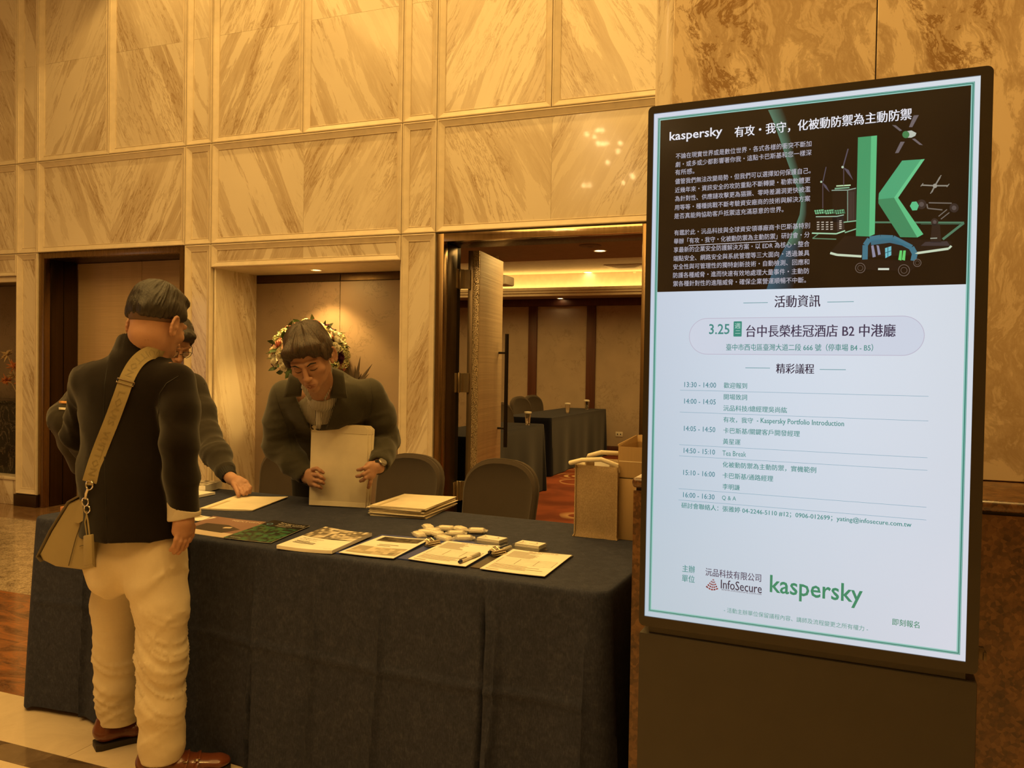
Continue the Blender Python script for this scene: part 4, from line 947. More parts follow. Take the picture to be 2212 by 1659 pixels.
# folders and clipboards
BLUE = plain('blue_folder_plastic', (.035, .06, .24), .35); BRD = plain('dark_clipboard', (.06, .045, .032), .45)
def clip(name_parent, x, y, z, rz, s=1.0):
    m = MB(); m.box(-.030, .030, -.010, .012, 0, .004); m.tube([(-.028, 0, .010), (.028, 0, .010)], .007, 10); m.box(-.014, .014, -.004, .026, .012, .016); m.tube([(-.010, .0, .012), (-.010, .022, .022), (.010, .022, .022), (.010, 0, .012)], .0022, 6)
    m.v = [(v[0] * s, v[1] * s, v[2] * s) for v in m.v]
    o = m.build('metal_clip', plain('clip_chrome', (.62, .55, .42), .22, 1.0), name_parent, bevel=0, smooth=True); o.location = (x, y, z); o.rotation_euler = (0, 0, rz); return o
def dr_form(p, k=0):
    p.lines(.06, .55, .62, .92, 9, 'A39B8A', .35, k); p.lines(.06, .9, .10, .30, 5, 'A8A090', .3, k + 3)
    for v in (.34, .40, .46, .52, .58): p.rect(.06, v, .94, v + .004, '7A7468', .0006, 6)
    for u in (.06, .35, .65, .94): p.rect(u, .34, u + .006, .584, '7A7468', .0006, 1)
    p.text(.30, .80, .94, .025, '個人資料同意書', '5A544A', .0007); p.rect(.06, .04, .26, .075, 'C2BAA6', .0005, 1)
def board(label, pts, paper, mat, cat, draw, clip_uv, rz, name='clipboard'):
    T, top = quad_thing(name, label, cat, pts, E_, .0035, mat, part='board', nx=4, ny=4)
    c = T.location; pp = [(p[0] - c.x, p[1] - c.y) for p in paper]
    Tp, tp2 = quad_thing('tmp', None, None, paper, 0, .0018, PAPER, curl=.003)
    Tp.name = 'paper_sheet'; Tp.data.name = 'paper_sheet'; Tp.parent = T; Tp.location = (Tp.location.x - c.x, Tp.location.y - c.y, .0040)
    pr = Pr(tp2); draw(pr); pr.build('form_print', Tp)
    if clip_uv: p = top(*clip_uv); clip(T, p[0], p[1], .006, rz)
    return T
def q4(l, z=TZ + .005): return [tuple(atz(x, y, z)[:2]) for x, y in l]
def dr_photo(p):
    p.blotch(.10, .72, .93, .95, ['3A342C', '5A5246', '2A2620'], 12, 4, .0006, 4); p.blotch(.04, .08, .96, .42, ['C8BEA8', 'B0A690', 'DAD0BA'], 10, 6, .0005, 8); p.lines(.3, .7, .46, .58, 2, '8A8272', .3, 1); p.rect(.78, .12, .88, .20, '8A8474', .0007, 1)
board('printed sheet in a clear blue-edged folder between booklet and blue folder', [(-1.458, 2.233), (-1.245, 2.249), (-1.268, 2.567), (-1.470, 2.549)], q4([(732, 1195), (850, 1208), (930, 1167), (826, 1159)]), BLUE, 'folder', dr_photo, None, 0, 'document_folder')
board('blue folder with a form under a chrome clip and a white pen', [(-1.240, 2.249), (-.997, 2.249), (-1.003, 2.574), (-1.246, 2.584)], q4([(881.6, 1209), (1006, 1225.6), (1081, 1182), (967, 1169.8)]), BLUE, 'folder', dr_form, (.12, .60), R(70), 'document_folder')
board('dark clipboard with a form at the right end of the paper row', [(-.985, 2.243), (-.740, 2.232), (-.742, 2.523), (-.986, 2.545)], q4([(1036.4, 1230), (1176.7, 1247), (1235.5, 1202), (1108.7, 1188)]), BRD, 'clipboard', lambda p: dr_form(p, 5), (.10, .58), R(70))
def pen(label, px0, py0, px1, py1, z, body, capc, r=.0055):
    a = atz(px0, py0, z); b = atz(px1, py1, z); d = b - a; L = d.length
    t = thing('pen', label, 'pen', (a.x, a.y, z), rz=math.atan2(d.y, d.x))
    MB().tube([(.012, 0, 0), (L * .55, 0, 0)], r, 12).build('barrel', body, t, smooth=True)
    MB().tube([(L * .55, 0, 0), (L * .97, 0, 0), (L, 0, 0)], [r * 1.15, r * 1.15, r * .6], 12).build('grip', capc, t, smooth=True)
    MB().tube([(0, 0, 0), (.012, 0, 0)], [.0045, r * 1.1], 12).build('cap', plain('dark_blue_cap', (.02, .025, .08), .3), t, smooth=True)
    MB().box(.004, .045, -.0015, .0015, r, r + .0022).build('pocket_clip', plain('clip_chrome', (.62, .55, .42), .22, 1.0), t)
WHT = plain('white_plastic', (.75, .7, .6), .4); GPL = plain('grey_translucent_plastic', (.45, .43, .38), .25)
pen('white marker pen with a dark blue cap lying on the blue folder', 991.6, 1214, 1036.4, 1196, TZ + .0145, WHT, GPL)
pen('dark blue pen beside the clipboard clip, nearest the two card stacks', 1064, 1196, 1104, 1181, TZ + .0145, plain('dark_pen_plastic', (.03, .04, .07), .3), GPL)
pen('grey pen lying just left of the dark blue pen', 1056, 1193, 1094, 1179, TZ + .0145, GPL, plain('dark_pen_plastic', (.03, .04, .07), .3))
# business cards in clear trays
CLR = NT('clear_plastic').set(color=(.9, .88, .84), rough=.08, trans=.9, ior=1.3, alpha=.55)
for label, cpx, rz in (('stack of white business cards left of the other card stack', (1060, 1170), -.17), ('stack of white business cards right of the other card stack', (1143, 1182), -.12)):
    c = atz(*cpx, TZ + .012); c.y += .012; t = thing('card_stack', label, 'business cards', (c.x, c.y, E_), rz=rz)
    for k in range(6): MB().box(-.045, .045, -.0275, .0275, .0035 * k, .0035 * k + .0031).build('card', PAPER, t).location = ((k * 7 % 3 - 1) * .0006, (k * 5 % 3 - 1) * .0008, .002)
    m = MB(); m.prism([(-.035, .004), (-.027, .004), (-.031, .012)], .0236, .0238, 2); m.prism([(.018, .004), (.026, .004), (.022, .012)], .0236, .0238, 2)
    m.box(-.038, -.010, -.012, -.0105, .0236, .0238); m.box(.0, .034, -.012, -.0105, .0236, .0238); m.box(-.038, -.018, -.018, -.0168, .0236, .0238)
    m.build('card_print', plain('grey_ink', (.22, .19, .16), .6), t)
    MB().box(-.050, .050, -.034, -.0325, 0, .016).box(-.050, -.0485, -.034, .03, 0, .020).box(.0485, .050, -.034, .03, 0, .020).box(-.050, .050, -.034, .03, -.0005, .001).build('clear_tray', CLR, t)
# wrapped sweets
WRAP = NT('clear_wrapper'); _n = WRAP.noise(WRAP.coord(), 160, 3); WRAP.bump(_n, .8, .002); WRAP = WRAP.set(color=(.95, .9, .8), rough=.12, alpha=.32, spec=.8)
CANDY = plain('white_sweet', (.82, .76, .62), .4)
MP = [(925, 1140, 0), (920, 1151, 1), (905, 1156, 2), (964, 1142, 3), (995, 1144, 4), (1030, 1147, 5), (944, 1154, 6), (985, 1153, 7), (960, 1164, 8), (1002, 1163, 9), (935, 1147, 10)]
for i, (px, py, k) in enumerate(MP):
    p = atz(px, py, TZ + .01); a = (k * 53 % 100 - 50) / 60
    lab = ['wrapped sweet at the very back left of the pile', 'wrapped sweet in front of the back left one', 'wrapped sweet at the left tip of the pile', 'wrapped sweet second along the back of the pile', 'wrapped sweet third along the back of the pile', 'wrapped white sweet lying apart at the right of the pile', 'wrapped sweet in the left middle of the pile', 'wrapped sweet in the right middle of the pile', 'wrapped sweet at the front of the pile, left of the other front one', 'wrapped sweet at the front right of the pile', 'wrapped sweet lying on top of the left ones'][i]
    t = thing('wrapped_sweet', lab or 'white sweet in clear wrapper in the middle of the pile', 'sweet', (p.x, p.y, E_), rz=a, group='wrapped sweets on the cloth')
    MB().box(-.0245, .0245, -.016, .016, .002, .0195).build('sweet', CANDY, t, bevel=.004, seg=3)
    m = MB(); vs = []; nn = 10
    for sx, rx_, rz_ in ((-.040, .017, .003), (-.033, .013, .005), (-.0265, .0180, .0098), (.0, .0190, .0104), (.0265, .0180, .0098), (.033, .013, .005), (.040, .017, .003)):
        for q in range(nn): an = 2 * math.pi * q / nn; vs.append((sx, rx_ * math.cos(an) * (1 + .06 * math.sin(q * 3 + k)), .0110 + rz_ * math.sin(an)))
    fs = [(i_ * nn + j, i_ * nn + (j + 1) % nn, (i_ + 1) * nn + (j + 1) % nn, (i_ + 1) * nn + j) for i_ in range(6) for j in range(nn)]
    m.add(vs, fs).build('wrapper', WRAP, t)
# wooden tray
TW = woodgrain('orange_tray_wood', (.50, .20, .06), (.62, .27, .09), (3, 40, 40), .05)
tr = thing('wooden_tray', 'orange wooden tray with handle slots at the left end of the table', 'tray', (-2.80, 2.335, E_), rz=R(-6))
MB().box(0, .34, 0, .24, 0, .006).build('tray_base', TW, tr, bevel=.001)
for (b, nm) in (((0, .34, 0, .009, .004, .036), 'side'), ((0, .34, .231, .24, .004, .036), 'side')): MB().box(*b).build(nm, TW, tr, bevel=.002)
for x in (0, .331):
    MB().prism([(.009, .004), (.231, .004), (.231, .036), (.165, .036), (.155, .046), (.085, .046), (.075, .036), (.009, .036)], x, x + .009, 0).build('end', TW, tr, bevel=.002)
    MB().box(x - .0004, x + .0094, .095, .145, .024, .036).build('handle_slot', plain('dark_gap', (.03, .02, .012), .7), tr)
o = MB().box(.03, .30, .03, .20, 0, .003).build('paper', PAPER); o.location = (-2.80, 2.335, E_ + .0065); o.rotation_euler = (0, 0, R(-6)); tag(o, 'white sheets of paper lying inside the wooden tray', 'paper')
# jute bag with rope handles
JUTE = NT('jute'); _t = JUTE; _co = _t.coord(); _w = _t.math('MULTIPLY', _t.math('SINE', _t.math('MULTIPLY', _t.n('SeparateXYZ', Vector=_co).outputs[0], 1500.)), _t.math('SINE', _t.math('MULTIPLY', _t.n('SeparateXYZ', Vector=_co).outputs[2], 1300.)))
_n = _t.noise(_co, 240, 3); _t.bump(_t.math('ADD', _w, _n), .5, .001)
JUTE = _t.set(color=_t.mix(_t.ramp(_n, [(.3, 0.), (.7, 1.)]), (.33, .235, .135), (.47, .35, .21)), rough=.9, spec=.15)
bg = thing('jute_gift_bag', 'jute bag with thick white rope handles standing on the table', 'bag', (-.752, 2.835, E_), rz=R(-4))
vs = []; fs = []; H_ = .262; nr, npz = 12, 44
for j in range(nr + 1):
    t_ = j / nr; z = H_ * t_
    for i in range(npz):
        a = i / npz * 4; sd = int(a); f = a - sd
        w, d = .079, .125
        c = [(-w, 0), (w, 0), (w, 2 * d), (-w, 2 * d)]; p0, p1 = c[sd], c[(sd + 1) % 4]; x = p0[0] + (p1[0] - p0[0]) * f; y = p0[1] + (p1[1] - p0[1]) * f
        if sd == 0: y += -.004 * math.sin(math.pi * f) * math.sin(math.pi * t_) + .010 * math.exp(-((f - .48) / .06) ** 2) * (t_ > .4) * (t_ - .4) + .016 * math.exp(-((f - .45 - (.3 - t_) * .8) / .08) ** 2) * max(0, .45 - t_)
        if j == 0: x *= 1.06; y -= .006 * (sd == 0)
        vs.append((x + .002 * math.sin(9 * t_ + i), y, z))
for j in range(nr):
    for i in range(npz): fs.append((j * npz + i, j * npz + (i + 1) % npz, (j + 1) * npz + (i + 1) % npz, (j + 1) * npz + i))
fs.append(tuple(range(npz))[::-1]); m = MB().add(vs, fs); o = m.build('bag_body', JUTE, bg, smooth=True)
sl = o.modifiers.new('thick', 'SOLIDIFY'); sl.thickness = .004
for x in (-.079, .079): MB().tube([(x * 1.06, -.008, 0), (x, -.003, .01), (x, -.002, H_)], .0035, 6).build('edge_piping', JUTE, bg, smooth=True)
ROPE = plain('white_cotton_rope', (.80, .72, .56), .7)
MB().tube([(.075, .02, H_ - .02), (.074, .01, H_ + .006), (.02, -.008, H_ + .026), (-.05, -.016, H_ + .020), (-.098, -.01, H_ + .006), (-.103, .01, H_ + .004), (-.09, .022, H_ + .006), (-.055, .02, H_ - .0), (-.05, .02, H_ - .03)], .0085, 10).build('rope_handle', ROPE, bg, smooth=True)
MB().tube([(.078, .22, H_ - .02), (.08, .2, H_ + .02), (.05, .12, H_ + .038), (-.01, .08, H_ + .042), (-.06, .09, H_ + .026), (-.085, .15, H_ + .008), (-.078, .22, H_ - .02)], .0085, 10).build('rope_handle', ROPE, bg, smooth=True)
MB().box(-.03, .03, .06, .075, .02, H_ + .012).build('packed_item', PAPER, bg, bevel=.004)
# cardboard boxes
CARD = NT('cardboard'); _t = CARD; _co = _t.rand_offset(_t.coord()); _n = _t.noise(_t.vmul(_co, (200, 200, 4)), 1, 3); CARD = _t.set(color=_t.mix(_n, (.36, .235, .105), (.43, .29, .135)), rough=.7)
b1 = thing('cardboard_box', 'closed cardboard box under the open one beside the jute bag', 'box', (-.672, 2.85, E_), rz=R(-4))
BW = .205
MB().box(0, BW, 0, .24, 0, .221).build('carton', CARD, b1, bevel=.002); MB().box(-.0006, BW + .0006, .10, .14, .2, .2222).build('packing_tape', plain('brown_tape', (.42, .28, .12), .2), b1)
b2 = thing('cardboard_box', 'open-topped cardboard box stacked on top of the closed box', 'box', (-.676, 2.85, E_ + .2235), rz=R(-4))
m = MB(); m.box(0, BW, 0, .003, 0, .112); m.box(0, BW, .235, .238, 0, .112); m.box(0, .003, .003, .235, 0, .112); m.box(BW - .003, BW, .003, .235, 0, .112); m.box(0, BW, 0, .238, 0, .003); m.build('carton', CARD, b2)
m = MB(); m.add([(0, 0, .112), (0, .238, .112), (-.004, .238, .137), (-.004, .0, .119), (.003, 0, .112), (.003, .238, .112), (-.001, .238, .137), (-.001, .0, .119)], [(0, 1, 2, 3), (4, 7, 6, 5), (3, 2, 6, 7), (0, 3, 7, 4), (1, 5, 6, 2)]); m.build('flap', CARD, b2)
m = MB(); m.add([(0, .238, .112), (BW, .238, .112), (BW, .25, .150), (0, .25, .137), (0, .241, .112), (BW, .241, .112), (BW, .253, .150), (0, .253, .137)], [(0, 1, 2, 3), (4, 7, 6, 5), (3, 2, 6, 7)]); m.build('flap', CARD, b2)
MB().box(.003, BW, -.0006, 0, .058, .0615).build('packing_tape', plain('shiny_tape', (.75, .62, .42), .08), b2)

# ---------------------------------------------------------------- banquet chairs in grey stretch covers
GREY = weave('grey_stretch_cover', (.076, .060, .048), .6, .08, 700, .2, .08)
def chair_proto():
    t = thing('banquet_chair', 'x', 'chair')
    m = MB(); pts = []; w = .215
    for k in range(17):
        a = math.pi * k / 16; ca_, sa_ = math.cos(a), math.sin(a); pts.append((w * math.copysign(abs(ca_) ** .80, ca_), .735 + .160 * sa_ ** .85))
    sh = [(w * .93, .46)] + pts + [(-w * .93, .46)]
    n = len(sh); vs = []
    for (yo, s, dz) in ((-.030, .86, -.016), (-.040, .95, -.006), (-.030, 1.0, 0), (.015, 1.0, 0), (.028, .95, -.005), (.022, .86, -.016)):
        for (x, z) in sh:
            lean = (z - .46) * .17; vs.append((x * s, yo + lean + .03 * (1 - (x / w) ** 2) * .5, (z - .62) * (s if z > .62 else 1) + .62 + (dz if z > .62 else 0)))
    fs = [(r_ * n + i, r_ * n + i + 1, (r_ + 1) * n + i + 1, (r_ + 1) * n + i) for r_ in range(5) for i in range(n - 1)] + [tuple(range(n))[::-1], tuple(5 * n + i for i in range(n))]
    fs += [(r_ * n + n - 1, r_ * n, (r_ + 1) * n, (r_ + 1) * n + n - 1) for r_ in range(5)]
    m.add(vs, fs).build('backrest', GREY, t, smooth=True)
    m = MB(); m.tube([(-w * .95, .004, .5)] + [(x * 1.0, -.006 + (z - .46) * .17, z) for x, z in reversed(pts)] + [(w * .95, .004, .5)], .006, 6).build('cover_seam', GREY, t, smooth=True)
    MB().prism(rrect(-.21, .21, -.42, .02, .07, 5), .41, .475, 2).build('seat', GREY, t, bevel=.02, seg=3)
    m = MB(); cs = [(-.20, .0), (.20, .0), (.20, -.40), (-.20, -.40)]; rows = []
    for (x, y) in cs: MB().tube([(x, y, .42), (x * 1.04, y + (.02 if y == 0 else -.01), .02)], [.034, .022], 10).box(x * 1.04 - .02, x * 1.04 + .02, y - .02, y + .02, 0, .022).build('leg', GREY, t, smooth=True)
    vs = []; NN = 12
    for k in range(4):
        (x0, y0), (x1, y1) = cs[k], cs[(k + 1) % 4]
        for i in range(NN + 1):
            f = i / NN; hz = .05 + .20 * math.sin(math.pi * f) ** .8; b = 1.0
            for z in (.43, hz): vs.append((x0 + (x1 - x0) * f, y0 + (y1 - y0) * f, z))
    m = MB(); fs = []
    for k in range(4):
        for i in range(NN): b = (k * (NN + 1) + i) * 2; fs.append((b, b + 2, b + 3, b + 1))
    m.add(vs, fs).build('cover_skirt', GREY, t, smooth=True)
    return t
def copy_tree(o, parent=None):
    c = o.copy(); COL.objects.link(c)
    if parent is not None: c.parent = parent
    for ch_ in [x for x in bpy.data.objects if x.parent == o and x is not c]: copy_tree(ch_, c)
    return c
ch0 = chair_proto(); ch0.location = (-2.15, 3.98, 0); ch0.scale = (1.03, 1.03, .975); ch0.rotation_euler = (0, 0, R(-10)); ch0['label'] = 'grey covered banquet chair right of the bending man, before the pilaster'; ch0['group'] = 'grey covered banquet chairs'
c_ = copy_tree(ch0); c_.location = (-1.53, 3.80, 0); c_.scale = (1, 1, 1); c_.rotation_euler = (0, 0, R(-10)); c_['label'] = 'grey covered banquet chair in front of the open doorway'
c_ = copy_tree(ch0); c_.location = (-2.86, 3.90, 0); c_.scale = (1, 1, 1); c_.rotation_euler = (0, 0, R(4)); c_['label'] = 'grey covered banquet chair half hidden left of the bending man'
for i, (px, py, zt, rz, lab) in enumerate(((1090, 870, .9, 75, 'grey covered chair nearest the open door leaf in the meeting room'), (1130, 857, .9, 72, 'middle one of the grey chairs along the meeting room tables'), (1157, 854, .9, 70, 'furthest grey covered chair, beside the far table in the meeting room'))):
    p = at(px, py, (9.1, 10.6, 11.7)[i]); c_ = copy_tree(ch0); c_.location = (p.x, p.y, 0); c_.scale = (1, 1, p.z / .895); c_.rotation_euler = (0, 0, R(rz)); c_['label'] = lab; c_['group'] = 'grey chairs in the meeting room'
# meeting room tables with dark cloths, covered water glasses
NAVY2 = weave('dark_navy_cloth', (.008, .0095, .020), .8, .1, 500, .2, .05)
def room_table(x0, x1, y0, y1, label, lab2):
    t = thing('meeting_table', lab2, 'table', (x0, y0, 0)); MB().box(.02, x1 - x0 - .02, .02, y1 - y0 - .02, .72, .742).build('tabletop', WOODP, t)
    for x in (.1, x1 - x0 - .1):
        for y in (.1, y1 - y0 - .1): MB().tube([(x, y, 0), (x, y, .72)], .015, 8).build('leg', STEEL, t, smooth=True)
    c = link_mesh('tablecloth', cloth_mesh(x1 - x0, y1 - y0, .752, 5, amp=.012, ns=(60, 90), nv=16), NAVY2, smooth=True); c.location = (x0, y0, 0); tag(c, label, 'tablecloth'); smooth_by_angle(c, 60)
room_table(-3.52, -2.90, 6.6, 8.62, 'dark blue cloth on the near meeting table beyond the door leaf', 'near meeting table under its dark cloth')
room_table(-3.87, -3.20, 9.75, 12.6, 'dark blue cloth on the far meeting table towards the back wall', 'far meeting table under its dark cloth')
GLASS = NT('clear_glass').set(color=(.95, .93, .88), rough=.03, trans=1.0, ior=1.45)
LID = plain('white_paper_lid', (.85, .8, .7), .6)
for px, py, lab in ((1140, 917, 'covered water glass alone on the near meeting table'), (1077, 938, 'covered water glass partly hidden behind the long door handle'), (1226, 892, 'covered water glass nearest on the far meeting table'), (1268, 884, 'covered water glass in the middle of the far meeting table'), (1297, 878, 'covered water glass at the far end of the far meeting table')):
    p = atz(px, py, .756)
    if p.y < 9 : p.x = min(max(p.x, -3.45), -2.97); p.y = min(p.y, 8.5)
    else: p.x = min(max(p.x, -3.8), -3.27); p.y = min(max(p.y, 9.85), 12.45)
    t = thing('water_glass', lab, 'glass', (p.x, p.y, .7535))
    MB().lathe([(.024, 0), (.027, .004), (.034, .125), (.032, .125), (.025, .012), (.001, .010)], 20).build('tumbler', GLASS, t, smooth=True)
    MB().lathe([(.001, .1255), (.040, .1255), (.041, .128), (.040, .143), (.001, .146)], 20).build('paper_lid', LID, t, smooth=True)

# ---------------------------------------------------------------- flower ball in the alcove, stand, dried flowers
def rose_mesh(n_rings=5):
    vs = []; fs = []; rr = random.Random(2)
    for k in range(n_rings):
        np_ = 3 + k; rad = .22 + .20 * k; h0 = .95 - .14 * k; 
        for j in range(np_):
            a0 = 2 * math.pi * j / np_ + k * .7; b = len(vs)
            for (u, v) in [(u, v) for v in (0, .5, 1) for u in (-1, -.4, .4, 1)]:
                a = a0 + u * math.pi / np_ * 1.25; r_ = rad * (.55 + .45 * v) * (1 + .12 * (v == 1)); z = -.2 + (h0 + .2) * v - .12 * abs(u) ** 2 * v + (.06 * rr.random())
                vs.append((r_ * math.cos(a), r_ * math.sin(a), z))
            for v in range(2):
                for u in range(3): p = b + v * 4 + u; fs.append((p, p + 1, p + 5, p + 4))
    me = bpy.data.meshes.new('bloom'); me.from_pydata(vs, [], fs); me.update(); me.polygons.foreach_set('use_smooth', [True] * len(me.polygons)); return me
def hydr_mesh():
    vs = []; fs = []; rr = random.Random(5)
    for k in range(26):
        ph = math.acos(1 - 1.25 * (k + .5) / 26); th = k * 2.4; c = Vector((math.sin(ph) * math.cos(th), math.sin(ph) * math.sin(th), math.cos(ph)))
        u = c.orthogonal().normalized(); w = c.cross(u)
        for j in range(4):
            a = j * math.pi / 2 + rr.random(); d = u * math.cos(a) + w * math.sin(a); e = c.cross(d); b = len(vs)
            for p in (c * .92, c * .98 + d * .17 + e * .13, c * 1.0 + d * .30, c * .98 + d * .17 - e * .13): vs.append(tuple(p))
            fs.append((b, b + 1, b + 2, b + 3))
    me = bpy.data.meshes.new('bloom'); me.from_pydata(vs, [], fs); me.update(); return me
def leaf_mesh():
    vs = []; fs = []
    for i in range(7):
        t = i / 6; w = .26 * math.sin(math.pi * min(1, t * 1.05)) ** .8 + .005; vs += [(t, -w, .10 * math.sin(3 * t)), (t, 0, .04 + .10 * math.sin(3 * t)), (t, w, .10 * math.sin(3 * t))]
    for i in range(6): b = i * 3; fs += [(b, b + 3, b + 4, b + 1), (b + 1, b + 4, b + 5, b + 2)]
    me = bpy.data.meshes.new('leaf'); me.from_pydata(vs, [], fs); me.update(); return me
ROSE, HYD, LEAFM = rose_mesh(), hydr_mesh(), leaf_mesh()
FC = {'cream': (.88, .82, .62), 'pink': (.80, .38, .30), 'purple': (.11, .025, .07), 'green': (.58, .60, .30), 'peach': (.86, .60, .44), 'white': (.90, .86, .72)}
FM = {k: plain(k + '_petals', v, .6) for k, v in FC.items()}; LG = plain('dark_green_leaves', (.05, .09, .025), .5)
fl = thing('flower_arrangement', 'round ball of cream, pink and purple flowers in the alcove behind the man', 'flowers', (-3.985, 5.68, 0))
FCZ = 1.445; FR = .27
def orient(o, d, s, roll=0.):
    o.rotation_mode = 'QUATERNION'; q = Vector((0, 0, 1)).rotation_difference(Vector(d)); o.rotation_quaternion = q @ Matrix.Rotation(roll, 4, 'Z').to_quaternion(); o.scale = (s, s, s)
rr = random.Random(21); N_ = 88; kinds = ['cream', 'green', 'pink', 'white', 'purple', 'green', 'cream', 'peach', 'purple', 'white', 'green', 'pink']
for k in range(N_):
    z = 1 - 1.35 * (k + .5) / N_; th = k * 2.39996 + rr.uniform(-.1, .1); rx_ = math.sqrt(max(0, 1 - z * z)); d = Vector((rx_ * math.cos(th), rx_ * math.sin(th), z))
    kd = kinds[(k * 5 + rr.randrange(3)) % 12]; me = (HYD if kd == 'green' else ROSE).copy() if False else (HYD if kd == 'green' else ROSE)
    o = bpy.data.objects.new('bloom', me); COL.objects.link(o); o.parent = fl
    if not me.materials: me.materials.append(FM['cream'])
    o.material_slots[0].link = 'OBJECT'; o.material_slots[0].material = FM[kd]
    s = {'green': .046, 'purple': .038}.get(kd, .042) * rr.uniform(.85, 1.15)
    o.location = Vector((0, 0, FCZ)) + Vector((d.x * FR * 1.15, d.y * FR * .9, d.z * FR)); orient(o, d, s, rr.random() * 6)
for k in range(70):
    z = 1 - 1.5 * (k + .5) / 70; th = k * 2.39996 + .9; rx_ = math.sqrt(max(0, 1 - z * z)); d = Vector((rx_ * math.cos(th), rx_ * math.sin(th), z))
    o = bpy.data.objects.new('leaf', LEAFM); COL.objects.link(o); o.parent = fl
    if not LEAFM.materials: LEAFM.materials.append(LG)
    o.location = Vector((0, 0, FCZ)) + Vector((d.x * FR * 1.10, d.y * FR * .88, d.z * FR * .97)); o.rotation_mode = 'QUATERNION'
    dd = (d + Vector((rr.uniform(-.8, .8), rr.uniform(-.8, .8), rr.uniform(-.8, .5)))).normalized(); o.rotation_quaternion = Vector((1, 0, 0)).rotation_difference(dd); s = rr.uniform(.07, .10); o.scale = (s, s, s)
MB().lathe([(.001, 1.19), (.12, 1.22), (.22, 1.32), (.25, 1.44), (.20, 1.56), (.10, 1.66), (.001, 1.68)], 20).build('moss_core', LG, fl, smooth=True)
MB().lathe([(.16, 0), (.16, .03), (.05, .06), (.035, .6), (.05, 1.05), (.13, 1.18), (.14, 1.25), (.001, 1.25)], 28).build('vase_stand', plain('dark_vase', (.05, .035, .025), .25), fl, smooth=True)
sp = thing('palm_fan', 'dark spiky dried palm fan leaning right of the flower ball', 'dried plant', (-3.62, 5.74, 0))
MB().tube([(0, 0, 0), (-.02, 0, .7), (.02, 0, 1.2)], .009, 8).build('stem', plain('dried_stem', (.12, .08, .045), .7), sp, smooth=True)
for k in range(11):
    a = R(40 + k * 9); m = MB(); L = .20 + .08 * math.sin(k * 1.9); m.tube([(.02, 0, 1.18), (.02 + math.cos(a) * L * .6, .01 * (k % 3), 1.18 + math.sin(a) * L * .6), (.02 + math.cos(a) * L, 0, 1.18 + math.sin(a) * L)], [.010, .014, .001], 6, flat=.25, up=(0, 1, 0)); m.build('frond', plain('dried_frond', (.09, .065, .04), .7), sp, smooth=True)
st = thing('equipment_stand', 'slim dark stand with a knob left of the bending man', 'stand', (-3.02, 4.05, 0))
MB().tube([(0, 0, .02), (0, 0, .995)], .013, 10).build('pole', plain('black_metal', (.03, .026, .022), .4, .6), st, smooth=True)
MB().lathe([(.001, -.016), (.018, -.014), (.022, 0), (.018, .014), (.001, .016)], 14, (-.035, 0, .995)).tube([(-.03, 0, .995), (.0, 0, .995)], .009, 8).build('knob', plain('black_metal', (.03, .026, .022), .4, .6), st, smooth=True)
MB().lathe([(.13, 0), (.13, .012), (.02, .022), (.001, .022)], 24).build('base', plain('black_metal', (.03, .026, .022), .4, .6), st, smooth=True)
df = thing('dried_flowers', 'orange feathery dried flowers rising from the planter at the far left', 'dried flowers', (-7.48, 5.78, .975))
ORG = plain('orange_dried_bloom', (.55, .20, .07), .8); STW = plain('straw_bloom', (.55, .40, .22), .8)
rr = random.Random(8)
for k in range(16):
    a = rr.uniform(0, 6.28); ln = rr.uniform(.0, .26); h = rr.uniform(.15, .62); tip = Vector((ln * math.cos(a), ln * math.sin(a) * .5, h))
    m = MB().tube([(0, 0, 0), tip * .6 + Vector((0, 0, .05)), tip], .004, 5); m.build('stem', STW, df)
    m = MB()
    for j in range(26):
        d = Vector((rr.gauss(0, 1), rr.gauss(0, 1), rr.gauss(.6, 1))).normalized() * rr.uniform(.04, .09); m.tube([tip, tip + d * .6, tip + d], [.004, .007, .001], 4)
    m.build('feathery_bloom', ORG if k % 3 else STW, df)
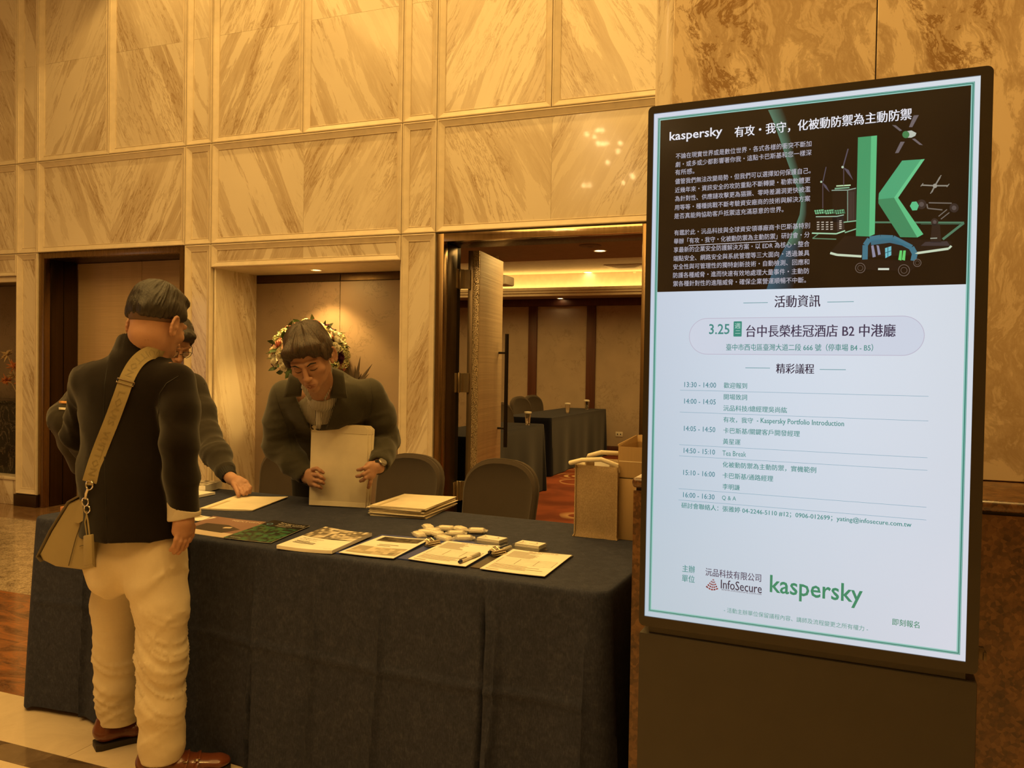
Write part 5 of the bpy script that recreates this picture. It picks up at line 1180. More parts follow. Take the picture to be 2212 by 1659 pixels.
# ---------------------------------------------------------------- people: smooth solid modelling on a distance grid
import openvdb as vdb
from mathutils.bvhtree import BVHTree
def V3(*a): return np.array(a, np.float32) if len(a) == 3 else np.array(a[0], np.float32)
def nrm(v): v = np.asarray(v, float); return v / (np.linalg.norm(v) + 1e-12)
class Field:
    def __init__(s, lo, hi, vx):
        s.o = np.array(lo, float); s.vx = vx; s.n = np.ceil((np.array(hi, float) - s.o) / vx).astype(int) + 1
        s.a = np.full(s.n, .04, np.float32)
    def reg(s, lo, hi, m):
        i0 = np.clip(np.floor((np.array(lo) - m - s.o) / s.vx).astype(int), 0, s.n - 1); i1 = np.clip(np.ceil((np.array(hi) + m - s.o) / s.vx).astype(int) + 1, 1, s.n)
        sl = tuple(slice(a, b) for a, b in zip(i0, i1))
        ax = [(s.o[k] + np.arange(i0[k], i1[k]) * s.vx).astype(np.float32) for k in range(3)]
        return sl, ax[0][:, None, None], ax[1][None, :, None], ax[2][None, None, :]
    def put(s, sl, d, k, op):
        if d.size == 0: return
        a = s.a[sl]; k = max(k, 1e-4)
        if op == 'add': h = np.clip(.5 + .5 * (a - d) / k, 0, 1); s.a[sl] = a + (d - a) * h - k * h * (1 - h)
        else: d = -d; h = np.clip(.5 - .5 * (a - d) / k, 0, 1); s.a[sl] = a + (d - a) * h + k * h * (1 - h)
    def cap(s, a, b, ra, rb=None, k=.012, op='add'):
        a = np.array(a, float); b = np.array(b, float); rb = ra if rb is None else rb; R_ = max(ra, rb)
        sl, X, Y, Z = s.reg(np.minimum(a, b), np.maximum(a, b), R_ + .03 + k); d = b - a; L2 = max(d @ d, 1e-9)
        t = np.clip(((X - a[0]) * d[0] + (Y - a[1]) * d[1] + (Z - a[2]) * d[2]) / L2, 0, 1)
        q = np.sqrt((X - a[0] - d[0] * t) ** 2 + (Y - a[1] - d[1] * t) ** 2 + (Z - a[2] - d[2] * t) ** 2) - (ra + (rb - ra) * t)
        s.put(sl, q.astype(np.float32), k, op); return s
    def chain(s, pts, rs, k=.008, op='add'):
        for i in range(len(pts) - 1): s.cap(pts[i], pts[i + 1], rs[i], rs[i + 1], k, op)
        return s
    def ell(s, c, r, R3=None, k=.012, op='add'):
        c = np.array(c, float); r = np.array(r, float); R3 = np.eye(3) if R3 is None else np.array(R3, float)   # rows = axes
        m = r.max(); sl, X, Y, Z = s.reg(c, c, m + .03 + k); P_ = [X - c[0], Y - c[1], Z - c[2]]
        l = [(R3[i][0] * P_[0] + R3[i][1] * P_[1] + R3[i][2] * P_[2]) / r[i] for i in range(3)]
        k0 = np.sqrt(l[0] ** 2 + l[1] ** 2 + l[2] ** 2); k1 = np.sqrt((l[0] / r[0]) ** 2 + (l[1] / r[1]) ** 2 + (l[2] / r[2]) ** 2) + 1e-6
        s.put(sl, (k0 * (k0 - 1) / k1).astype(np.float32), k, op); return s
    def flat(s, a, b, u, A, B, k=.02, op='add'):
        """elliptic limb section: radii (along u, across u) at both ends"""
        a = np.array(a, float); b = np.array(b, float); d = b - a; L2 = max(d @ d, 1e-9); dn = nrm(d); u = np.array(u, float); u = nrm(u - dn * (u @ dn)); w = np.cross(dn, u)
        R_ = max(max(A), max(B)); sl, X, Y, Z = s.reg(np.minimum(a, b), np.maximum(a, b), R_ + .03 + k)
        X = X - a[0]; Y = Y - a[1]; Z = Z - a[2]
        t = np.clip((X * d[0] + Y * d[1] + Z * d[2]) / L2, 0, 1)
        ru = A[0] + (B[0] - A[0]) * t; rv = A[1] + (B[1] - A[1]) * t; m = np.minimum(ru, rv)
        x = X - d[0] * t; y = Y - d[1] * t; z = Z - d[2] * t
        pu = (x * u[0] + y * u[1] + z * u[2]) / ru; pw = (x * w[0] + y * w[1] + z * w[2]) / rv; pd = (x * dn[0] + y * dn[1] + z * dn[2]) / m
        s.put(sl, ((np.sqrt(pu ** 2 + pw ** 2 + pd ** 2) - 1) * m).astype(np.float32), k, op); return s
    def plane(s, p, n, lo, hi, k=.006):
        """remove what lies beyond the plane (along n) inside the box"""
        n = nrm(n); sl, X, Y, Z = s.reg(lo, hi, 0); q = -((X - p[0]) * n[0] + (Y - p[1]) * n[1] + (Z - p[2]) * n[2])
        s.put(sl, q.astype(np.float32), k, 'sub'); return s
    def mesh(s, adapt=.02):
        b = 3 * s.vx; g = vdb.FloatGrid(float(b)); g.copyFromArray(np.clip(s.a, -b, b)); P_, T, Q = g.convertToPolygons(isovalue=0.0, adaptivity=adapt)
        return P_.astype(np.float64) * s.vx + s.o, T[:, ::-1] if len(T) else T, Q[:, ::-1] if len(Q) else Q
def _h(i, j, k, s): n = (i * 73856093) ^ (j * 19349663) ^ (k * 83492791) ^ (s * 2654435); n = (n ^ (n >> 13)) * 1274126177; return ((n ^ (n >> 16)) & 0xffff) / 65535.
def vnoise(P, seed=0):
    P = P + 100; I = np.floor(P).astype(np.int64); f = P - I; f = f * f * (3 - 2 * f); o = 0
    for a in (0, 1):
        for b in (0, 1):
            for c in (0, 1):
                w = (f[:, 0] if a else 1 - f[:, 0]) * (f[:, 1] if b else 1 - f[:, 1]) * (f[:, 2] if c else 1 - f[:, 2]); o = o + w * _h(I[:, 0] + a, I[:, 1] + b, I[:, 2] + c, seed)
    return o
def ridge(P, seed=0): n = vnoise(P, seed); return 1 - np.abs(2 * n - 1)
def make(name, F, mat, parent, disp=None, adapt=.02, keep=None):
    P_, T, Q = F.mesh(adapt)
    fs = [tuple(map(int, t)) for t in T] + [tuple(map(int, q)) for q in Q]
    me = bpy.data.meshes.new(name); me.from_pydata(P_.tolist(), [], fs); me.update()
    bm = bmesh.new(); bm.from_mesh(me)
    # keep the biggest piece only
    seen = set(); best = None
    bm.verts.ensure_lookup_table()
    for v in bm.verts:
        if v.index in seen: continue
        st = [v]; comp = []; seen.add(v.index)
        while st:
            x = st.pop(); comp.append(x)
            for e in x.link_edges:
                y = e.other_vert(x)
                if y.index not in seen: seen.add(y.index); st.append(y)
        if best is None or len(comp) > len(best): best, old = comp, best; 
    if keep is None:
        bs = set(v.index for v in best); bmesh.ops.delete(bm, geom=[v for v in bm.verts if v.index not in bs], context='VERTS')
    bmesh.ops.recalc_face_normals(bm, faces=bm.faces); bm.to_mesh(me); bm.free()
    if disp:
        n = len(me.vertices); co = np.empty(n * 3); me.vertices.foreach_get('co', co); no = np.empty(n * 3); me.vertex_normals.foreach_get('vector', no)
        co = co.reshape(-1, 3); no = no.reshape(-1, 3); co = co + no * disp(co)[:, None]; me.vertices.foreach_set('co', co.ravel()); me.update()
    o = link_mesh(name, me, mat, None, smooth=True)
    o['_w'] = 1
    if parent is not None:
        l = parent.location; me.transform(Matrix.Translation(-Vector(l))); o.parent = parent
    del o['_w']
    return o
def cast(o, px, py):
    """first hit of the sight line on the object, and its normal"""
    if o.name not in CAST: 
        m = o.data; l = Vector(o.parent.location) if o.parent else Vector((0, 0, 0))
        CAST[o.name] = BVHTree.FromPolygons([v.co + l for v in m.vertices], [tuple(p.vertices) for p in m.polygons])
    h = CAST[o.name].ray_cast(Vector((0, 0, CAM_H)), Vector(ray_at(px, py)).normalized()); return (h[0], h[1]) if h[0] else None
CAST = {}
def strands(name, o, paths, r, mat, parent, off=.001, n=6, flat=.5, steps=6):
    """thin raised cords (brows, lashes, seams, zips) laid on the surface of o"""
    m = MB(); l = Vector(parent_root(parent).location)
    for pth in paths:
        pts = []
        for i in range(len(pth) - 1):
            for k in range(steps): t = k / steps; pts.append((pth[i][0] + (pth[i + 1][0] - pth[i][0]) * t, pth[i][1] + (pth[i + 1][1] - pth[i][1]) * t))
        pts.append(pth[-1]); P3_ = []
        for q in pts:
            h = cast(o, *q)
            if h and (not P3_ or (h[0] - P3_[-1]).length < .04): P3_.append(h[0] + h[1].normalized() * off)
        if len(P3_) > 2: k = len(P3_); m.tube([p - l for p in P3_], [r * (.35 + .65 * math.sin(math.pi * min(.85, (i + 1.2) / (k + 1)))) if r < .004 else r for i in range(k)], n)
    return m.build(name, mat, parent, smooth=True)
def parent_root(p):
    while p.parent is not None: p = p.parent
    return p
def patch(name, o, poly, mat, parent, off=.004, th=.003, div=5):
    """a cloth piece whose outline is given in sight lines, resting on the surface of o; poly is a 4-sided outline"""
    l = Vector(parent_root(parent).location); (a, b, c, d) = poly; vs = []; fs = []; last = None
    for i in range(div + 1):
        for j in range(div + 1):
            u, v = i / div, j / div; x = a[0] * (1 - u) * (1 - v) + b[0] * u * (1 - v) + c[0] * u * v + d[0] * (1 - u) * v; y = a[1] * (1 - u) * (1 - v) + b[1] * u * (1 - v) + c[1] * u * v + d[1] * (1 - u) * v
            h = cast(o, x, y); dr = Vector(ray_at(x, y)).normalized()
            if h: p = h[0] - dr * off; last = (h[0] - Vector((0, 0, CAM_H))).length
            else: p = Vector((0, 0, CAM_H)) + dr * ((last or 3.) - off)
            vs.append(tuple(p - l))
    for i in range(div):
        for j in range(div): q = i * (div + 1) + j; fs.append((q, q + div + 1, q + div + 2, q + 1))
    ob = MB().add(vs, fs).build(name, mat, parent, smooth=True); md = ob.modifiers.new('thick', 'SOLIDIFY'); md.thickness = th; md.offset = 0; return ob

SKIN = NT('warm_skin'); _t = SKIN; _co = _t.coord(); _n = _t.noise(_co, 30, 4); _t.bump(_t.noise(_co, 260, 3), .12, .0008)
SKIN = _t.set(color=_t.mix(_n, (.37, .195, .125), (.46, .26, .17)), rough=.48, spec=.4, sub=.06)
def hairmat(name, c1, c2, sc=(220, 220, 18)):
    t = NT(name); co = t.coord(); n = t.noise(t.vmul(co, sc), 1.0, 4, .7); t.bump(n, .9, .003)
    return t.set(color=t.mix(t.ramp(n, [(.35, 0.), (.7, 1.)]), c1, c2), rough=.42, spec=.5)
HAIRB = hairmat('short_black_hair', (.008, .006, .005), (.030, .022, .016)); HAIRD = hairmat('dark_brown_hair', (.018, .011, .007), (.085, .052, .030))
def face(F, O, f, u, s, sc=1.0, ear=True, nose=True, fl=(.55, .8)):
    """a head around its centre O: f looks ahead, u up, s to the person's right"""
    f, u, s = map(nrm, (f, u, s)); R3 = np.array([s, f, u])
    def L(a, b, c): return O + (s * a + f * b + u * c) * sc
    E = lambda c, r, k=.012, op='add', R_=R3: F.ell(L(*c), np.array(r) * sc, R_, k, op)
    Cp = lambda a, b, ra, rb=None, k=.008, op='add': F.cap(L(*a), L(*b), ra * sc, (rb or ra) * sc, k, op)
    E((0, -.014, .030), (.077, .094, .086)); E((0, .030, -.018), (.066, .060, .076), .02); E((0, .038, -.070), (.052, .046, .040), .02)
    E((0, .074, -.098), (.021, .018, .016), .014)
    for sg in (-1, 1):
        E((sg * .047, .002, -.056), (.017, .028, .030), .02); E((sg * .043, .062, -.022), (.022, .018, .018), .014)
        Cp((sg * .010, .0905, .023), (sg * .046, .074, .022), .0085, .008, .010)
        E((sg * .031, .092, .000), (.019, .012, .013), .008, 'sub'); E((sg * .031, .0745, .000), (.0165, .0135, .0125), .004)
        Cp((sg * .017, .087, .003), (sg * .045, .078, .0015), .003, .003, .003)      # upper lid fold
        if ear:
            a = nrm(s * sg * fl[0] - f * fl[1]); Re = np.array([nrm(np.cross(a, u)), a, u])
            Cp((sg * .066, .006, -.012), (sg * .080, -.004, -.012), .012, .009); ec = np.array([sg * .0835, -.012, -.012]); E(tuple(ec), (.0042, .017, .028), .004, 'add', Re); e0 = L(*ec) + nrm(s * sg) * .003; F.chain([e0 + (a * (.0185 * math.cos(q_)) + u * (.033 * math.sin(q_))) * sc for q_ in np.linspace(R(-75), R(200), 12)], [.0046 * sc] * 12, .003); E((sg * .080, .000, -.034), (.007, .009, .010), .004)
    if nose:
        Cp((0, .092, .012), (0, .108, -.026), .0075, .0105, .010); E((0, .111, -.032), (.0125, .011, .0105), .006)
        for sg in (-1, 1): E((sg * .0125, .101, -.035), (.0075, .009, .0075), .005)
        E((0, .088, -.066), (.026, .016, .022), .012)
        Cp((-.022, .088, -.0665), (0, .1010, -.0625), .0045, .006, .004); Cp((.022, .088, -.0665), (0, .1010, -.0625), .0045, .006, .004)
        Cp((-.018, .090, -.0755), (0, .0995, -.0775), .0055, .0075, .004); Cp((.018, .090, -.0755), (0, .0995, -.0775), .0055, .0075, .004)
        Cp((-.023, .101, -.0698), (.023, .101, -.0698), .0022, .0022, .002, 'sub')
    return L
def hair(F, O, f, u, s, sc=1.0, thick=.012, front=.052, side=-.002, back=-.045, fringe=0.):
    f, u, s = map(nrm, (f, u, s)); R3 = np.array([s, f, u]); c = O + (f * -.014 + u * .030) * sc
    F.ell(c, np.array((.077 + thick * .8, .094 + thick, .086 + thick * 1.25)) * sc, R3, .001)
    lo, hi = O - .2, O + .2
    # the hairline: three planes (front, over the ear, nape)
    F.plane(O + (u * front + f * .075) * sc, f * 1.0 - u * .75, lo, hi, .012)
    F.plane(O + (u * side) * sc, f * .35 - u * 1.0, lo, hi, .012) if fringe == 0 else F.plane(O + (u * side) * sc, f * .12 - u * 1.0, lo, hi, .012)
    F.plane(O + (u * back - f * .06) * sc, -u * 1.0 - f * .25, lo, hi, .008)
    return R3, c
def PT(px, py, Y): return np.array(at(px, py, Y))
def finger(F, pts, r0=.0088, r1=.0068, k=.004):
    n = len(pts); F.chain(pts, [r0 + (r1 - r0) * i / (n - 1) for i in range(n)], k)

# =============================================================== person in black jacket, seen from behind
P1 = thing('person', 'man in black jacket and beige trousers seen from behind, bag strap across his back', 'person', (-2.08, 2.02, 0))
az = R(-13); f1 = np.array([math.sin(az), math.cos(az), 0]); s1 = np.array([math.cos(az), -math.sin(az), 0]); up = np.array([0, 0, 1.])
azh = R(-2); fh = np.array([math.sin(azh) * .93, math.cos(azh) * .93, -.36]); sh = np.array([math.cos(azh), -math.sin(azh), 0]); sh = nrm(sh + up * -.04); uh = np.cross(sh, nrm(fh)); uh = nrm(uh)
H1 = PT(339, 699, 2.04)
SH = PT(287, 824, 2.00); SR = SH + s1 * .150 + up * .004; SL = SH - s1 * .162 + up * .0
ER = PT(386, 955, 1.97); WR = PT(398, 1106, 2.01); EL = PT(170, 938, 2.04); WL = PT(196, 985, 2.20)
PEL = PT(298, 1160, 2.04); NK = PT(306, 762, 2.02)
B = Field((-2.52, 1.78, .68), (-1.70, 2.40, 1.68), .0028)
face(B, H1, fh, uh, sh, .98, fl=(.28, .95))
NKB = PT(326, 748, 2.03); B.chain([H1 - uh * .05 - nrm(fh) * .022, NKB, NK - up * .03], [.058, .061, .066], .02); B.cap(NK, SH - up * .03, .062, .075, .03)
B.flat(SR - s1 * .02, SL + s1 * .02, f1, (.06, .06), (.06, .06), .03); B.flat(SH - up * .05, PEL + up * .1, s1, (.135, .09), (.12, .085), .04)
B.chain([SR, ER, WR], [.045, .038, .027], .02); B.chain([SL, EL, WL], [.045, .038, .027], .02)
# right hand hanging beside the thigh
hb = WR; k1, k2 = PT(392, 1132, 2.00), PT(386, 1150, 2.00)
B.chain([hb, PT(398, 1125, 2.0), PT(394, 1148, 2.0)], [.026, .028, .026], .012); B.cap(PT(388, 1130, 1.985), PT(384, 1146, 1.985), .019, .018, .012); B.cap(PT(405, 1132, 2.02), PT(406, 1148, 2.02), .019, .017, .012)
finger(B, [PT(386, 1148, 1.98), PT(381, 1165, 1.972), PT(376, 1180, 1.975), PT(369, 1188, 1.985)]); finger(B, [PT(393, 1150, 1.99), PT(389, 1170, 1.982), PT(383, 1186, 1.985), PT(376, 1194, 1.995)])
finger(B, [PT(400, 1150, 2.005), PT(398, 1170, 1.998), PT(392, 1186, 2.0), PT(385, 1195, 2.008)]); finger(B, [PT(406, 1149, 2.02), PT(407, 1165, 2.015), PT(402, 1179, 2.012), PT(396, 1187, 2.02)], .008, .006)
finger(B, [PT(408, 1118, 2.03), PT(416, 1138, 2.045), PT(414, 1156, 2.05), PT(409, 1168, 2.05)], .0105, .0078)
for q in (WL,): B.cap(q, q + f1 * .08 - up * .02, .027, .022, .01); [finger(B, [q + f1 * .07 + s1 * .016 * (j - 1.5), q + f1 * .11 + s1 * .016 * (j - 1.5) - up * .01, q + f1 * .13 + s1 * .015 * (j - 1.5) - up * .035]) for j in range(4)]
body1 = make('body', B, SKIN, P1); del B
# short faded hair
def scalp(F):
    R3, c = hair(F, H1, fh, uh, sh, .98, .009, .050, .012, -.020); F.ell(H1 + nrm(fh) * .035 + uh * .098, (.058, .046, .022), R3, .02); F.ell(H1 + uh * .092 - nrm(fh) * .016, (.062, .070, .042), R3, .02); F.ell(H1 + uh * .075 - nrm(fh) * .055 - sh * .02, (.045, .045, .040), R3, .02)
FH = Field(H1 - .16, H1 + .17, .0022); scalp(FH)
def dh(P):
    q = (P - H1); l = np.stack([q @ sh, q @ nrm(fh), q @ uh], 1); a = np.arctan2(l[:, 0], l[:, 1] + .02)
    return .0055 * (ridge(np.stack([a * 9 + l[:, 2] * 14, l[:, 2] * 22, l[:, 1] * 16], 1), 3) - .5) + .0080 * (vnoise(l * np.array([28, 28, 22]), 5) - .5)
make('hair', FH, HAIRB, P1, dh, .0)
FH = Field(H1 - .16, H1 + .17, .0025); hair(FH, H1, fh, uh, sh, .98, .0032, .045, .0, -.046)
make('shaved_hair', FH, plain('shaved_stubble', (.11, .062, .040), .6), P1, None, .0)
# jacket
BLKJ = weave('black_wool_jacket', (.0098, .0068, .0052), .85, .25, 900, .2, .1)
J = Field((-2.56, 1.74, .66), (-1.68, 2.42, 1.52), .004)
hem = PT(292, 1150, 2.02)
J.flat(SR - s1 * .02, SL + s1 * .02, f1, (.080, .050), (.080, .050), .04)
J.flat(SR - s1 * .07 + up * .022, NK - up * .03, f1, (.07, .045), (.08, .06), .04); J.flat(SL + s1 * .07 + up * .022, NK - up * .03, f1, (.07, .045), (.08, .06), .04)
J.flat(SH - up * .06, SH - up * .30, s1, (.178, .112), (.160, .108), .04); J.flat(SH - up * .30, hem + up * .02, s1, (.158, .110), (.178, .146), .05)
J.chain([SR + s1 * .003, (SR + ER) / 2 + s1 * .008, ER, (ER + WR) / 2, WR + up * .012], [.058, .057, .054, .049, .046], .02)
J.chain([SL + s1 * .006, EL, WL], [.054, .051, .044], .02)
J.flat(NK + up * .004, NK - up * .035, s1, (.078, .072), (.095, .085), .02)
# collar band around the neck
def ringop(F, c, n_, u_, ra, rb, h, th, gap=None):
    n_ = nrm(n_); u_ = nrm(np.array(u_) - n_ * (np.array(u_) @ n_)); w_ = np.cross(n_, u_)
    m = 40
    for i in range(m):
        a0, a1 = 2 * math.pi * i / m, 2 * math.pi * (i + 1) / m
        if gap and gap(a0): continue
        p = [c + u_ * math.cos(a) * ra + w_ * math.sin(a) * rb for a in (a0, a1)]
        F.flat(p[0], p[1], n_, (h, th), (h, th), .004)
nn = nrm(up * .93 + f1 * .30); ringop(J, NK + up * .012, nn, s1, .074, .070, .028, .008, lambda a: math.cos(a - math.pi / 2) > .93)
J.cap(NK + nn * .10 + s1 * .012, NK + nn * .01, .066, .062, .004, 'sub')
# hollow the hem and the cuff so that cloth has an edge
J.flat(hem - up * .10, hem - up * .005, s1, (.165, .115), (.160, .110), .004, 'sub')
J.plane(hem - up * .004, -up, hem - np.array([.30, .30, .14]), hem + np.array([.185, .30, .06]), .004)
J.cap(WR - up * .06, WR + up * .004, .038, .038, .003, 'sub')
def dj(P):
    l = np.stack([(P - SH) @ s1, (P - SH) @ f1, P[:, 2] - SH[2]], 1); w = ridge(np.stack([l[:, 0] * 7, l[:, 1] * 5, l[:, 2] * 9 + l[:, 0] * 9], 1), 2) ** 4
    e = np.exp(-((P[:, 2] - ER[2]) / .12) ** 2) * (l[:, 0] > .15)
    seam = -.0016 * np.exp(-(l[:, 0] / .003) ** 2) * (l[:, 1] < 0)
    el = np.exp(-(((P - EL) ** 2).sum(1)) / .012)
    return .0055 * (w - .2) + e * .004 * (ridge(np.stack([l[:, 0] * 10, l[:, 1] * 10, l[:, 2] * 26 + l[:, 0] * 14], 1), 4) - .5) + seam + el * .006 * (ridge(l * 26, 8) - .5)
jack1 = make('jacket', J, BLKJ, P1, dj, .01); del J
strands('jacket_seam', jack1, [[(241, 752), (232, 790), (226, 830), (224, 900), (226, 1000), (230, 1140)], [(346, 870), (341, 900), (346, 960), (352, 1040), (358, 1130)], [(386, 812), (360, 828), (345, 850), (342, 876)]], .0016, plain('black_thread', (.006, .005, .004), .6), P1, .0002)
# cuff lining folded back over the sleeve
CUF = weave('pale_lining', (.50, .44, .35), .8, .08, 600, .1, .1)
C = Field(WR - .09, WR + .09, .0025); ax_ = nrm(WR - ER); wu = s1
C.flat(WR - up * .020, WR + up * .026, wu, (.050, .048), (.051, .049), .003); C.flat(WR - up * .06, WR + up * .06, wu, (.0445, .0425), (.0455, .0435), .002, 'sub')
C.plane(WR + up * .020, up + s1 * .35, WR - .09, WR + .09, .002); C.plane(WR - up * .020, -up + s1 * .18, WR - .09, WR + .09, .002)
C.cap(WR - s1 * .03 - f1 * .05 - up * .03, WR - f1 * .052 + up * .012, .006, .004, .002, 'sub')
make('shirt_cuff', C, CUF, P1, lambda P: .002 * (ridge(P * 30, 3) - .5), .0, keep=1)
# trousers
TRO = weave('beige_cotton_twill', (.64, .56, .42), .85, .06, 900, 0, .12)
T = Field((-2.48, 1.80, .03), (-1.80, 2.32, .95), .0035)
HL, HR = PT(258, 1190, 2.11), PT(342, 1190, 2.025)
KL_, KR = PT(255, 1420, 2.16), PT(350, 1420, 2.04); AL, AR = PT(257, 1590, 2.18), PT(350, 1610, 2.05)
AL[2] = .12; AR[2] = .105
T.flat(PEL + up * .06, PEL - up * .05, s1, (.150, .104), (.160, .112), .04)
for (h, kn, an, sg) in ((HL, KL_, AL, -1), (HR, KR, AR, 1)):
    m_ = h * .5 + kn * .5
    T.chain([h + up * .01, m_ + s1 * sg * .006, kn, kn * .5 + an * .5 - f1 * .006, an + up * .02, an - up * .04], [.080, .080, .073, .069, .066, .067], .028)
T.cap(PEL - f1 * .038 - s1 * .065 - up * .06, PEL - f1 * .038 - s1 * .065 - up * .12, .076, .072, .04); T.cap(PEL - f1 * .038 + s1 * .065 - up * .06, PEL - f1 * .038 + s1 * .065 - up * .12, .076, .072, .04)
for an in (AL, AR):
    T.cap(an - up * .14, an - up * .034, .059, .059, .003, 'sub'); T.plane(an - up * .040, -up, an - np.array([.10, .10, .09]), an + np.array([.10, .10, -.0]), .003)
T.plane(hem + up * .012, up, hem - .4, hem + .4, .002)
def dt(P):
    out = np.zeros(len(P))
    for (h, kn, an, sg, sd) in ((HL, KL_, AL, -1, 3), (HR, KR, AR, 1, 9)):
        d = P - kn; near = np.exp(-((P[:, 0] - (kn[0])) / .10) ** 2 * .6); x, y, z = d[:, 0], d[:, 1], d[:, 2]
        fold = ridge(np.stack([x * 4, y * 4, z * 34 + x * 12 * sg + 1.5 * np.sin(x * 20)], 1), sd) ** 2.6
        out += near * (.0120 * (fold - .25) * np.exp(-((z + .03) / .17) ** 2))
        low = ridge(np.stack([x * 6, y * 6, z * 26 - x * 18], 1), sd + 1) ** 2.4; out += near * .008 * (low - .4) * np.exp(-((P[:, 2] - .17) / .08) ** 2)
    hip = ridge(np.stack([(P[:, 0]) * 9, P[:, 1] * 6, P[:, 2] * 14 - P[:, 0] * 16], 1), 17) ** 4; out += .010 * (hip - .2) * np.exp(-((P[:, 2] - .66) / .13) ** 2)
    out += .0035 * (vnoise(P * 14, 30) - .5)
    return out
tro1 = make('trousers', T, TRO, P1, dt, .01); del T
ccf = MB()
for an in (AL, AR):
    l = Vector(P1.location)
    ccf.tube([Vector((an[0] + .0725 * math.cos(a), an[1] + .0725 * math.sin(a), an[2] - .012)) - l for a in [2 * math.pi * i / 28 for i in range(29)]], .0012, 5)
# brown double-strap shoes
BRL = NT('polished_brown_leather'); _t = BRL; _n = _t.noise(_t.coord(), 18, 4); BRL = _t.set(color=_t.mix(_n, (.085, .020, .008), (.17, .048, .018)), rough=.28, coat=.3)
SOLE = plain('dark_rubber_sole', (.018, .012, .008), .6)
def shoe(heel, toe, name_par):
    d = nrm(toe - heel); L_ = np.linalg.norm(toe - heel); w = np.cross(up, d); pt = lambda a, b, c: heel + d * a * L_ + w * b + up * c
    S_ = Field(np.minimum(heel, toe) - np.array([.08, .08, .02]), np.maximum(heel, toe) + np.array([.08, .08, .16]), .0028)
    S_.flat(pt(.12, 0, .052), pt(.45, 0, .048), w, (.036, .030), (.040, .028), .02); S_.flat(pt(.45, 0, .046), pt(.86, 0, .034), w, (.045, .028), (.036, .018), .02); S_.ell(pt(.88, 0, .034), (.034, .034, .017), np.array([w, d, up]), .015)
    S_.flat(pt(.12, 0, .06), pt(.16, 0, .095), w, (.035, .040), (.033, .040), .02); S_.plane(pt(0, 0, .022), -up, np.minimum(heel, toe) - .08, np.maximum(heel, toe) + .16, .003); S_.plane(pt(0, 0, .108), up, np.minimum(heel, toe) - .08, np.maximum(heel, toe) + .16, .003)
    o = make('shoe', S_, BRL, P1, None, .01)
    prof = [(.0, .030), (.06, .038), (.2, .036), (.4, .037), (.6, .047), (.75, .048), (.88, .041), (.96, .026), (1.0, .0)]
    m = MB(); l = P1.location
    pts = [pt(a, b, 0) for a, b in prof] + [pt(a, -b, 0) for a, b in prof[::-1][1:]]
    n = len(pts); vs = [Vector((p[0], p[1], z)) - Vector((l[0], l[1], 0)) for z in (.0, .014, .022) for p in pts]
    fs = [tuple(range(n))[::-1], tuple(range(2 * n, 3 * n))] + [(k * n + i, k * n + (i + 1) % n, (k + 1) * n + (i + 1) % n, (k + 1) * n + i) for k in (0, 1) for i in range(n)]
    MB().add(vs, fs).build('sole', SOLE, o, bevel=.002)
    hp = [pt(a, b, 0) for a, b in ((0, .030), (.06, .037), (.24, .036), (.24, -.036), (.06, -.037), (0, -.030))]
    vs = [Vector((p[0], p[1], z)) - Vector((l[0], l[1], 0)) for z in (-.018, .002) for p in hp]; n = 6
    for a in (.50, .62):
        pp = []
        for k in range(9):
            an = math.pi * (k / 8) - math.pi / 2; b = .046 * math.sin(an); c = .040 + (.046 - .014 * (a > .55)) * math.cos(an) * .72
            pp.append(Vector(pt(a + .03 * math.cos(an), b, c)) - Vector(l))
        MB().tube(pp, .009, 8, flat=.3, up=tuple(np.cross(d, w))).build('strap', BRL, o, smooth=True)
        q = Vector(pt(a + .02, -.040, .062)) - Vector(l); MB().tube([q + Vector(w) * x + Vector(d) * y for x, y in ((0, -.008), (.004, -.006), (.004, .006), (0, .008), (-.004, .006), (-.004, -.006), (0, -.008))], .0018, 6).build('buckle', plain('clip_chrome', (.62, .55, .42), .22, 1.0), o, smooth=True)
    return o
hr = np.array(atz(318, 1662, 0)); tr_ = np.array(atz(500, 1640, 0)); dd = nrm(tr_ - hr); shoe(AR * np.array([1, 1, 0]) - dd * .075, AR * np.array([1, 1, 0]) + dd * .215, None)
dl = nrm(np.array([.52, .85, 0])); shoe(AL * np.array([1, 1, 0]) - dl * .080, AL * np.array([1, 1, 0]) + dl * .205, None)

# ---- bag: strap over the right shoulder, leather body at his left hip (held by him: a thing of its own)
BAGL = NT('olive_beige_leather'); _t = BAGL; _co = _t.coord(); _n = _t.noise(_co, 9, 4); _t.bump(_t.noise(_co, 220, 3), .25, .0008); BAGL = _t.set(color=_t.mix(_n, (.24, .19, .095), (.32, .26, .135)), rough=.42)
STRP = weave('olive_beige_webbing', (.30, .245, .13), .75, .10, 700, .1, .2)
bc = PT(150, 1150, 1.93); bag = thing('shoulder_bag', 'olive beige leather shoulder bag hanging at the left hip of the man in black', 'bag', tuple(bc))
fwd = nrm(np.array([-.30, .95, 0])); yb_ = 1.90
prof = [(150, 1086), (172, 1076), (194, 1068), (201, 1084), (206, 1226), (182, 1232), (120, 1224), (92, 1210), (86, 1198), (112, 1148)]
P0 = [PT(x, y, yb_) for x, y in prof]; n = len(P0); m = MB(); rings = []
for k, (dist, sc_) in enumerate(((-.004, .93), (.0, .985), (.008, 1.0), (.10, 1.02), (.20, 1.0), (.225, .98), (.232, .92))):
    cc_ = sum(P0) / n; rings.append([Vector(cc_ + (p - cc_) * sc_ + fwd * dist) - Vector(bc) for p in P0])
